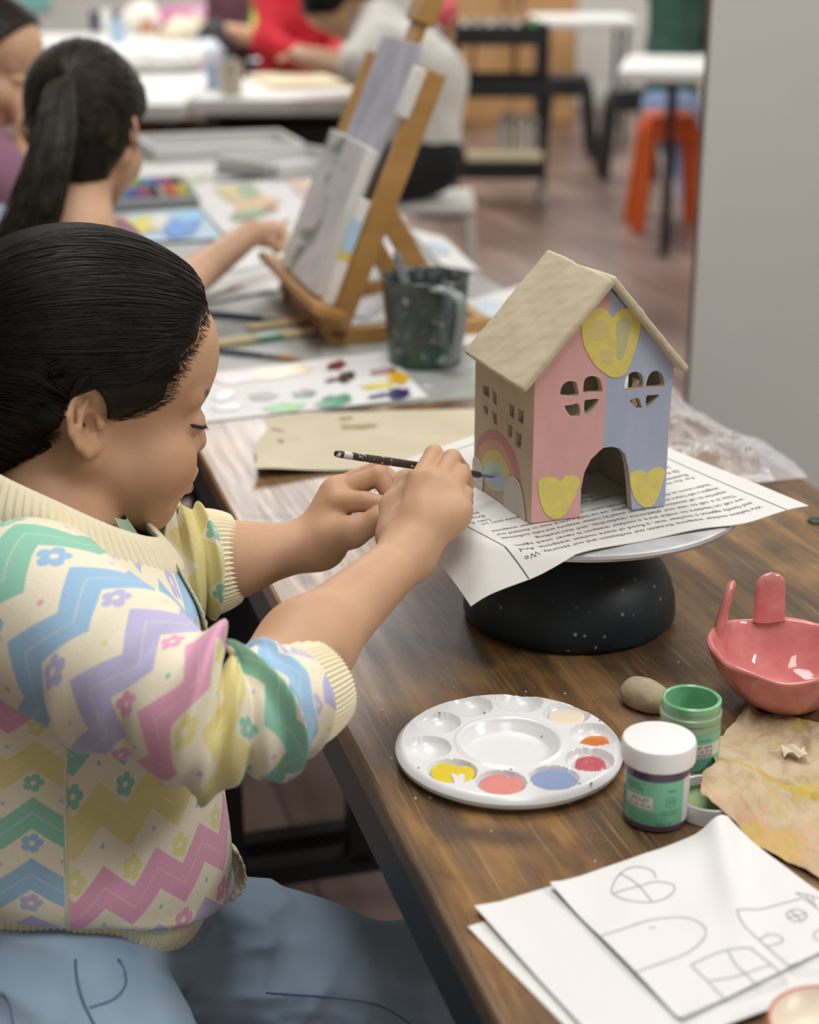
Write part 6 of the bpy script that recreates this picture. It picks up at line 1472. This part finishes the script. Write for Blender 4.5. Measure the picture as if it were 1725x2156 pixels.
    lo = np.minimum.reduce([S3, R(600, 200, Z)])-.3; hi = np.maximum.reduce([S2, hf.o])+.35
    soft_person('person in a white top with short black hair bent over the white table', hf, '#0f0d0d', (parts, lo, hi), shape=[('white_top', shirt, cloth('white_cotton', '#d6d3cb', '#e0ddd6'), lo, hi), ('black_trousers', pants, cloth('black_cotton', '#17181a'), H_-[.4, .4, .65], H_+[.25, .4, .2])], vox=.006)
    root = thing('chair', (H_[0], H_[1], 0), 'white chair under the person in the white top', 'chair'); wp = plain('white_plastic_chair', '#d9d7d0', .5); sz = H_[2]-.125
    MB().box((H_[0]-.02, H_[1], sz-.012), (.38, .38, .024), None, .008).build('seat', wp, root)
    for dx in (-.16, .15):
        for dy in (-.16, .16): MB().bar((H_[0]+dx, H_[1]+dy, sz-.02), (H_[0]+dx*1.15, H_[1]+dy*1.15, 0), .03, .03, bev=.005).build('leg', wp, root)
    # ---- person in red
    Z = 6.3; hf = HeadFrame(R(612, -150, Z), math.radians(-75), math.radians(25), 0, 1.05); S1, S2 = R(625, -20, Z), R(640, 190, Z+.05)
    def arms(P, k): 
        a1 = smin(s_cone(P, R(588, 10, Z-.05), R(562, 88, Z-.14), .070*k, .058*k), s_cone(P, R(562, 88, Z-.14), R(640, 118, Z-.26), .056*k, .040*k), .02)
        a2 = smin(s_cone(P, R(690, 10, Z-.0), R(728, 105, Z-.12), .075*k, .060*k), s_cone(P, R(728, 105, Z-.12), R(690, 128, Z-.22), .056*k, .042*k), .02); return smin(a1, a2, .01)
    def parts(P):
        d = s_cone(P, hf.w((-.01, 0, -.04)), S1, .055, .06); d = smin(d, arms(P, .7), .02)
        for w_ in (R(640, 118, Z-.26), R(690, 128, Z-.22)):
            for i in range(4): d = smin(d, s_chain(P, [w_, w_+[-.05, -.02+.014*i, .004], w_+[-.09, -.02+.014*i, -.012]], [.022, .012, .009], .004), .006)
        return d
    def shirt(P): return smin(smin(s_cone(P, S1, S2, .15, .17), s_cone(P, R(585, -5, Z-.02), R(690, -5, Z+.02), .085, .085), .05), arms(P, 1), .03) + (.006*vnoise(P, 20, 6)).astype(np.float32)
    lo = np.minimum(S2, S1)-.42; hi = np.maximum.reduce([S1, hf.o])+.36
    soft_person('person in a bright red long-sleeved top behind the white table', hf, '#14100f', (parts, lo, hi), shape=[('red_top', shirt, cloth('red_fleece', '#b01524', '#c21a2a'), lo, hi)], vox=.006)
    # ---- person in maroon, mostly above the frame
    Z = 7.1; hf = HeadFrame(R(500, -190, Z), math.radians(-80), math.radians(20), 0, 1.05); S1, S2 = R(505, -75, Z), R(510, 110, Z)
    def parts(P):
        d = smin(s_cone(P, hf.w((-.01, 0, -.04)), S1, .055, .06), s_chain(P, [S1, R(555, -30, Z-.05), R(545, 75, Z-.18)], [.06, .05, .045], .01), .01); d = smin(d, s_cone(P, R(540, 80, Z-.2), R(480, 66, Z-.28), .045, .032), .01)
        for i in range(4): d = smin(d, s_chain(P, [R(482, 66, Z-.28), R(468, 60+i*5, Z-.28), R(460, 66+i*5, Z-.28)], [.022, .013, .010], .004), .006)
        return d
    def shirt(P): return smin(smin(s_cone(P, S1, S2, .14, .16), s_cone(P, R(460, -50, Z), R(550, -50, Z), .085, .085), .05), s_cone(P, R(555, -30, Z-.05), R(545, 75, Z-.18), .075, .06), .03) + (.006*vnoise(P, 20, 7)).astype(np.float32)
    def lan(P): return s_chain(P, [R(535, -60, Z-.17), R(540, 30, Z-.20), R(541, 62, Z-.24)], [.018, .020, .030], .004)
    soft_person('person in a dark maroon top with a green lanyard, cut off by the top edge', hf, '#17110f', (parts, np.minimum(S1, S2)-.4, np.maximum(S1, hf.o)+.36), shape=[('maroon_top', shirt, cloth('maroon_cotton', '#4b2631', '#57303b'), np.minimum(S1, S2)-.4, S1+.4), ('lanyard', lan, plain('lime_lanyard', '#a3b53a', .6), R(535, 70, Z)-.45, R(535, -60, Z)+.3)], vox=.006)
    # ---- person in green on the orange stool
    Z = 7.75; hf = HeadFrame(R(1418, -180, Z), math.radians(70), math.radians(20), 0, 1.05); S1, S2 = R(1425, -60, Z), R(1415, 205, Z-.05)
    def parts(P): return s_cone(P, hf.w((-.01, 0, -.04)), S1, .055, .06)
    def shirt(P): return smin(smin(s_cone(P, S1, S2, .125, .125), s_cone(P, R(1375, -45, Z), R(1470, -45, Z), .08, .08), .05), s_cone(P, R(1470, -30, Z), R(1490, 90, Z+.1), .07, .055), .04) + (.008*vnoise(P, 18, 9)).astype(np.float32)
    H_ = R(1418, 225, Z-.05)
    def jeans(P): 
        d = smin(s_cone(P, H_, R(1440, 245, Z+.30), .13, .08), s_cone(P, H_+[-.03, 0, 0], R(1385, 240, Z+.30), .12, .08), .03)
        return smin(d, smin(s_cone(P, R(1440, 245, Z+.30), R(1458, 440, Z+.25), .075, .055), s_cone(P, R(1385, 240, Z+.3), R(1462, 400, Z+.34), .07, .055), .02), .03)
    soft_person('person in a dark green sweatshirt and blue jeans on the orange stool, back turned', hf, '#17120f', (parts, np.minimum(S1, hf.o)-.25, np.maximum(S1, hf.o)+.36), shape=[('green_sweatshirt', shirt, cloth('dark_green_fleece', '#213f35', '#2c5044'), np.minimum(S1, S2)-.3, np.maximum(S1, S2)+.3), ('jeans', jeans, cloth('mid_denim', '#7d92b5', '#8fa3c4'), H_-[.3, .3, .62], H_+[.4, .62, .25])], vox=.008)

# ================================================================== furniture at the back
def furniture():
    white = plain('white_laminate', '#e4e4e0', .45); grey = plain('folding_leg_grey', '#4b4d50', .5, Metallic=.3); blk = plain('trolley_black', '#141518', .5)
    def ftable(x0, x1, y0, y1, label, rot=0.0, th=.055, ztop=TZ, dark=grey, tfoot=False, inset=.06):
        c = np.array([(x0+x1)/2, (y0+y1)/2, 0]); root = thing('folding_table', c, label, 'table'); ca, sa = math.cos(rot), math.sin(rot); ax = (np.array([ca, sa, 0]), np.array([-sa, ca, 0]), hz); w, d = x1-x0, y1-y0
        MB().box(c+hz*(ztop-th/2), (w, d, th), ax, .012).build('tabletop', white, root)
        for i in (-1, 1):
            for j in (-1, 1): MB().tube([c+ax[0]*i*(w/2-inset)+ax[1]*j*(d/2-.10)+hz*(ztop-th), c+ax[0]*i*(w/2-inset)+ax[1]*j*(d/2-.10)], .016, 12).build('leg', dark, root)
            MB().bar(c+ax[0]*i*(w/2-inset)-ax[1]*(d/2-.10)+hz*.12, c+ax[0]*i*(w/2-inset)+ax[1]*(d/2-.10)+hz*.12, .02, .02).build('crossbar', dark, root)
            if tfoot: MB().bar(c+ax[0]*i*(w/2-inset)-ax[1]*(d/2-.02)+hz*.02, c+ax[0]*i*(w/2-inset)+ax[1]*(d/2-.02)+hz*.02, .04, .03).build('foot', dark, root)
        return c
    yb = onz(590, 208, TZ)[1]; xl = onz(386, 222, TZ)[0]; xr = onz(800, 192, TZ)[0]
    ftable(xl, xr, yb, yb+.72, 'white folding table the white-topped person leans on')
    ftable(xl-.77, xl-.01, yb-.14, yb+1.69, 'white folding table further left, beyond the ponytailed person')
    ftable(xl-.85, xl-.08, yb+1.72, yb+3.72, 'white folding table at the far left back, under the cluttered jars')
    ftable(xl-1.65, xl-.87, yb+.2, yb+3.2, 'white folding table at the left edge, far behind the child in pink')
    # crate under the tables
    p = onz(340, 330, .0); P0 = np.array([xl-.30, yb+.45, 0]); root = thing('wooden_crate', P0, 'orange-brown wooden crate under the left white folding table', 'crate'); om = mottled('orange_wood', '#a56a34', '#b67a42', 8, .6)
    for z_ in (.08, .20, .32, .44, .56): MB().box(P0+hz*z_, (.56, .36, .09), None, .004).build('slat', om, root)
    P1 = np.array([(xl+xr)/2, yb+.36, 0]); root = thing('shade_block', P1, 'black block standing in for the legs and shade under the right white folding table', 'box')
    MB().box(P1+hz*.30, (.62, .5, .60), None, .012).build('box_body', plain('block_black', '#1b1c1f', .6), root); MB().box(P1+hz*.615, (.65, .53, .03), None, .008).build('box_lid', plain('block_black', '#1b1c1f', .6), root)  # black block added in place of the dark legs and shade under this table
    # items on the white tables
    def item(name, px, label, cat, fn, z=TZ):
        p = onz(*px, z); fn(p)
    def cup(px, r, h, col, label, name='cup', cat='cup'):
        p = onz(*px, TZ); root = thing(name, p, label, cat)
        MB().lathe([(0, 0), (r*.85, 0), (r, h), (r*.93, h), (r*.8, .01), (0, .01)], 32, p).build('cup_body', plain('cup_'+col[1:], col, .45), root); return p
    cup((487, 200), .042, .105, '#c9c0ac', 'tan ceramic cup near the front edge of the white folding table')
    cup((452, 190), .030, .085, '#9db3cc', 'pale blue cup just left of the tan cup')
    cup((250, 100), .040, .12, '#a9c0d8', 'light blue beaker at the back of the left white table', 'beaker', 'beaker')
    cup((355, 100), .045, .10, '#a5765a', 'small terracotta pot among the clutter on the white table', 'pot', 'pot')
    def slab(q, h, col, label, name, cat, z=TZ):
        A, B, D = (onz(*p, z) for p in q); ex, ey = B-A, D-A; L = np.linalg.norm(ex); ux = ex/L; uy = ey-ux*np.dot(ey, ux); W_ = np.linalg.norm(uy); uy /= W_; c = A+ux*L/2+uy*W_/2
        return tag(MB().box(c+hz*h/2, (L, W_, h), (ux, uy, hz), min(.004, h/3)).build(name, plain(name+'_'+col[1:], col, .6)), label, cat)
    slab([(520, 165), (765, 158), (530, 190)], .018, '#e0d3b1', 'cream drawing board lying in front of the white-topped person', 'drawing_board', 'board')
    slab([(520, 130), (610, 122), (540, 148)], .01, '#e3e2df', 'white paper pad behind the cream drawing board', 'paper_pad', 'paper pad')
    slab([(325, 66), (470, 54), (335, 78)], .03, '#b9a98f', 'tan wooden tray at the back of the white tables', 'wooden_tray', 'tray')
    slab([(335, 58), (395, 53), (338, 70)], .10, '#d990b5', 'bright pink box in the tan tray at the back', 'pink_box', 'box', TZ+.03)
    slab([(60, 100), (200, 92), (70, 132)], .02, '#e0e0de', 'white pad on the left white table behind the ponytailed person', 'paper_pad', 'paper pad')
    slab([(190, 66), (212, 64), (193, 78)], .10, '#2d3460', 'navy bottle-shaped carton left of the clutter', 'carton', 'carton')
    # crumpled sheets / bags
    r = np.random.default_rng(9)
    for (x, y, w, h, col, lab) in ((345, 150, .34, .10, '#e2e1de', 'crumpled white paper on the left part of the white tables'), (395, 110, .22, .14, '#dcd2b8', 'crumpled cream wrapping paper in the middle of the clutter'), (430, 135, .16, .09, '#ccd6e2', 'small crumpled white-blue bag right of the cream wrapping paper'), (300, 70, .20, .15, '#e4dfd2', 'pale crumpled paper bag at the back left of the white tables')):
        p = onz(x, y, TZ); fn = lambda P, p=p, w=w, h=h: s_ell(P, p+[0, 0, h*.45], (w/2, w/2.4, h*.55)) + (.018*np.abs(vnoise(P, 38, int(x0_)))).astype(np.float32) if False else s_ell(P, p+[0, 0, h*.45], (w/2, w/2.4, h*.55)) - (.016*np.abs(vnoise(P, 36, 3))).astype(np.float32)
        V, F = surface_nets(fn, p-[w, w, .0], p+[w, w, h*2], .007, 6); V[:, 2] = np.maximum(V[:, 2], TZ+.001); tag(np_mesh('crumpled_paper', V, F, plain('crumple_'+col[1:], col, .7)), lab, 'paper')
    # small clutter: tins, jars
    for i, (x, y, rr_, h, col, nm, lab) in enumerate([(265, 72, .035, .10, '#d8d6d0', 'jar', 'white jar at the back left of the clutter'), (288, 69, .03, .15, '#9d5f4c', 'jar', 'rust-red jar right beside the white jar at the back'), (310, 72, .03, .09, '#b7825d', 'tin', 'brown tin in front of the rust-red jar'), (378, 84, .032, .11, '#d6c69a', 'tin', 'straw-coloured tin left of the black bag'), (415, 82, .028, .13, '#ddd5b8', 'bottle', 'tall cream bottle next to the black bag'), (345, 86, .03, .07, '#c97f63', 'jar', 'low orange-red jar in the middle of the clutter'), (225, 70, .03, .12, '#dcdcd4', 'bottle', 'white bottle beside the navy carton')]):
        p = onz(x, y, TZ); root = thing(nm, p, lab, nm)
        MB().lathe([(0, 0), (rr_, 0), (rr_, h*.8), (rr_*.8, h*.88), (0, h*.88)], 24, p).build('container', plain('clutter_'+col[1:], col, .4), root); MB().lathe([(0, h*.86), (rr_*.85, h*.86), (rr_*.85, h), (0, h)], 24, p).build('lid', plain('clutter_lid', '#e0ddd6', .5), root)
    p = onz(455, 126, TZ); fn = lambda P: s_ell(P, p+[0, 0, .07], (.07, .07, .085)) - (.012*np.abs(vnoise(P, 30, 8))).astype(np.float32)
    V, F = surface_nets(fn, p-[.14, .14, 0], p+[.14, .14, .24], .007, 6); V[:, 2] = np.maximum(V[:, 2], TZ+.001); tag(np_mesh('black_bag', V, F, plain('bag_black', '#2a2b30', .6)), 'small black bag on the white table behind the tan cup', 'bag')
    # white board / screen at the back left
    p = onY(100, 20, 11.9); root = thing('whiteboard', (p[0], 12.25, 1.2), 'pale whiteboard with a turquoise poster on the back wall, top left', 'whiteboard')
    MB().box((p[0]-.1, 12.283, 1.30), (1.5, .03, 1.0), None, .005).build('board_panel', plain('board_white', '#d3d6d4', .4), root); q = onY(48, 6, 12.2)
    MB().box((q[0], 12.265, q[2]), (.34, .012, .12), None).build('turquoise_poster', plain('poster_turquoise', '#8fd0cb', .6), root)
    # column left of the clutter
    # trolley
    A = onz(965, 440, 0.0); B = onz(1132, 425, 0.0); w = B[0]-A[0]; y0 = A[1]; x0 = A[0]; c = np.array([x0+w/2, y0+.17, 0]); root = thing('utility_trolley', c, 'black three-tier utility trolley on castors behind the white-topped person', 'trolley')
    zt = [onY(1000, 75, y0)[2], onY(1000, 185, y0)[2], onY(1000, 358, y0)[2]]; dz = .085
    for z_ in zt:
        MB().box(c+hz*(z_-dz/2), (w+.04, .34, .006), (cX, np.array([0, 1., 0]), hz)).build('shelf_tray', blk, root)
        for s_ in (-1, 1):
            MB().box(c+hz*z_+np.array([0, s_*.17, 0]), (w+.04, .006, dz), None).build('shelf_rim', blk, root); MB().box(c+hz*z_+np.array([s_*(w/2+.02), 0, 0]), (.006, .34, dz), None).build('shelf_rim', blk, root)
    for i in (-1, 1):
        for j in (-1, 1):
            q = c+np.array([i*(w/2+.012), j*.15, 0]); MB().tube([q+hz*.09, q+hz*(zt[0]+.04)], .012, 12).build('post', blk, root)
            MB().lathe([(0, -.012), (.03, -.012), (.034, 0), (.03, .012), (0, .012)], 20, M=Matrix.Translation(tuple(q+hz*.036)) @ Matrix.Rotation(math.pi/2, 4, 'Y')).build('castor', plain('castor_grey', '#8f9396', .4), root)
    for i in range(2): MB().tube([c+np.array([(-.12+.2*i), .16, zt[1]]), c+np.array([(-.12+.2*i), .16, zt[0]])], .008, 8).build('back_rod', blk, root)
    # things on the trolley
    for i, col in enumerate(['#b9b3a8', '#8f9a97', '#c9b49d', '#77857f', '#cfc7ba', '#a98f86', '#d4d0c8', '#9aa6a0', '#c7a79c', '#b3b6b0']):
        hgt = .26+.03*math.sin(i*2.1); q = c+np.array([w*.02+i*.018, -.02, zt[2]-dz/2+.003+hgt/2])
        tag(MB().box(q, (.015, .20, hgt), None, .002).build('book', plain('book_'+col[1:], col, .7)), 'slim pale book in the row on the trolley\'s bottom shelf', 'book', 'slim books on the trolley')
    q = c+np.array([.02, -.13, zt[2]+.045]); tag(MB().box(q, (w*.92, .06, .07), None, .006).build('cream_box', plain('cream_card', '#d8cfae', .7)), 'long cream box on the front of the trolley\'s bottom shelf', 'box')
    for i, (dx, col) in enumerate(((-.17, '#c9c7c0'), (-.11, '#b2b0a8'), (-.05, '#d0cec6'), (.01, '#a7a8a4'), (.07, '#c6c3ba'), (.15, '#3f8a52'))):
        q = c+np.array([dx, -.05+.03*(i % 2), zt[0]-dz/2+.003]); MBo = MB().lathe([(0, 0), (.024, 0), (.024, .075), (.018, .085), (.016, .105), (0, .105)], 20, q).build('paint_bottle', plain('bottle_'+col[1:], col, .45)); tag(MBo, ('green' if i == 5 else 'pale') + ' paint bottle on the trolley\'s top shelf', 'bottle', None if i == 5 else 'pale bottles on the trolley')
    # cardboard-coloured cabinet
    A = onY(940, 200, 10.95); B = onY(1212, 200, 10.95); zt_ = 1.45; cm = mottled('tan_fibreboard', '#b48a58', '#c0976a', 4, .6)
    root = thing('tan_cabinet', ((A[0]+B[0])/2, 11.1, 0), 'tan fibreboard cabinet behind the black trolley', 'cabinet'); wdt = B[0]-A[0]; cx_ = (A[0]+B[0])/2
    MB().box((cx_, 11.17, zt_/2), (wdt, .40, zt_), None, .005).build('carcass', cm, root)
    for i in range(2): d_ = MB().box((cx_+(i-.5)*wdt*.5, 10.961, zt_*.5), (wdt*.48, .018, zt_*.94), None, .004).build('cabinet_door', cm, root); MB().box((cx_+(i-.5)*.10, 10.946, .8), (.012, .02, .12), None, .003).build('handle', blk, d_)
    # coral ball-shaped bag near the top
    p = onY(935, 20, 7.6); root = thing('coral_bag', p, 'coral red bag hanging at the top, right of the easel mast', 'bag')
    fn = lambda P: s_ell(P, p, (.055, .05, .075)) - (.006*np.abs(vnoise(P, 30, 5))).astype(np.float32)
    V, F = surface_nets(fn, p-.13, p+.13, .006, 6); np_mesh('bag_body', V, F, plain('coral_fabric', '#e0626a', .7), root); MB().tube(spline([p+[-.03, 0, .06], p+[-.02, 0, .16], p+[.02, 0, .16], p+[.03, 0, .06]], 16), .005, 8).build('bag_strap', plain('coral_fabric', '#e0626a', .7), root)
    # coat stand carrying it
    q = np.array([p[0]+.0, p[1]+.03, 0]); root = thing('coat_stand', q, 'thin dark stand on which the coral bag hangs, mostly hidden by the trolley', 'stand'); MB().tube([q+hz*.01, q+hz*(p[2]+.22)], .012, 12).build('post', blk, root); MB().lathe([(0, 0), (.14, 0), (.13, .015), (.02, .03), (0, .03)], 32, q).build('stand_base', blk, root); MB().tube([q+hz*(p[2]+.155), q+hz*(p[2]+.155)+[0, -.06, .01]], .006, 8).build('hook', blk, root)
    # right-hand tables
    L = onz(1128, 42, TZ); Rr = onz(1345, 44, TZ); ftable(L[0], Rr[0]+.02, L[1], L[1]+.7, 'white folding table far back right of the trolley', th=.05)
    A = onz(1338, 150, TZ); root_c = ftable(A[0], A[0]+1.25, A[1]-.02, A[1]+.72, 'white table in front of the person in green, half hidden by the partition', rot=math.radians(-10), th=.05, dark=blk, tfoot=True, inset=.21)
    # stools
    def stool(px, z, yb_, col, label, r_=.17, seat_h=.46):
        c_ = onz(*px, 0); c_[2] = 0; root = thing('stool', c_, label, 'stool'); m_ = plain('stool_'+col[1:], col, .45)
        MB().box(c_+hz*(seat_h-.02), (r_*1.7, r_*1.7, .04), None, .015).build('seat', m_, root)
        MB().box(c_+hz*(seat_h-.075), (r_*1.75, r_*1.75, .075), None, .01).build('skirt', m_, root)
        for i in (-1, 1):
            for j in (-1, 1): MB().bar(c_+np.array([i*r_*.75, j*r_*.75, seat_h-.05]), c_+np.array([i*r_*1.1, j*r_*1.1, 0]), .055, .04, bev=.006).build('leg', m_, root)
        return c_
    stool((1398, 478), 0, 0, '#dd5f17', 'bright orange plastic stool under the person in green', .125, .50)
    stool((1318, 372), 0, 0, '#2a2b2e', 'black plastic stool behind the orange stool', .12)
    stool((1190, 330), 0, 0, '#1c1d20', 'black stool right of the trolley', .14)
    # dark chair behind the tan cabinet side
import time as _t
_T0 = _t.time()
def run(*fs):
    for f in fs:
        t = _t.time(); f()
        print('built', f.__name__, round(_t.time()-t, 1))
run(setting, lights, camera, tables, house, wheel, newspaper, palette, jars, ceramics, fore_papers, mid_items, girl, easel, far_papers, people, furniture)
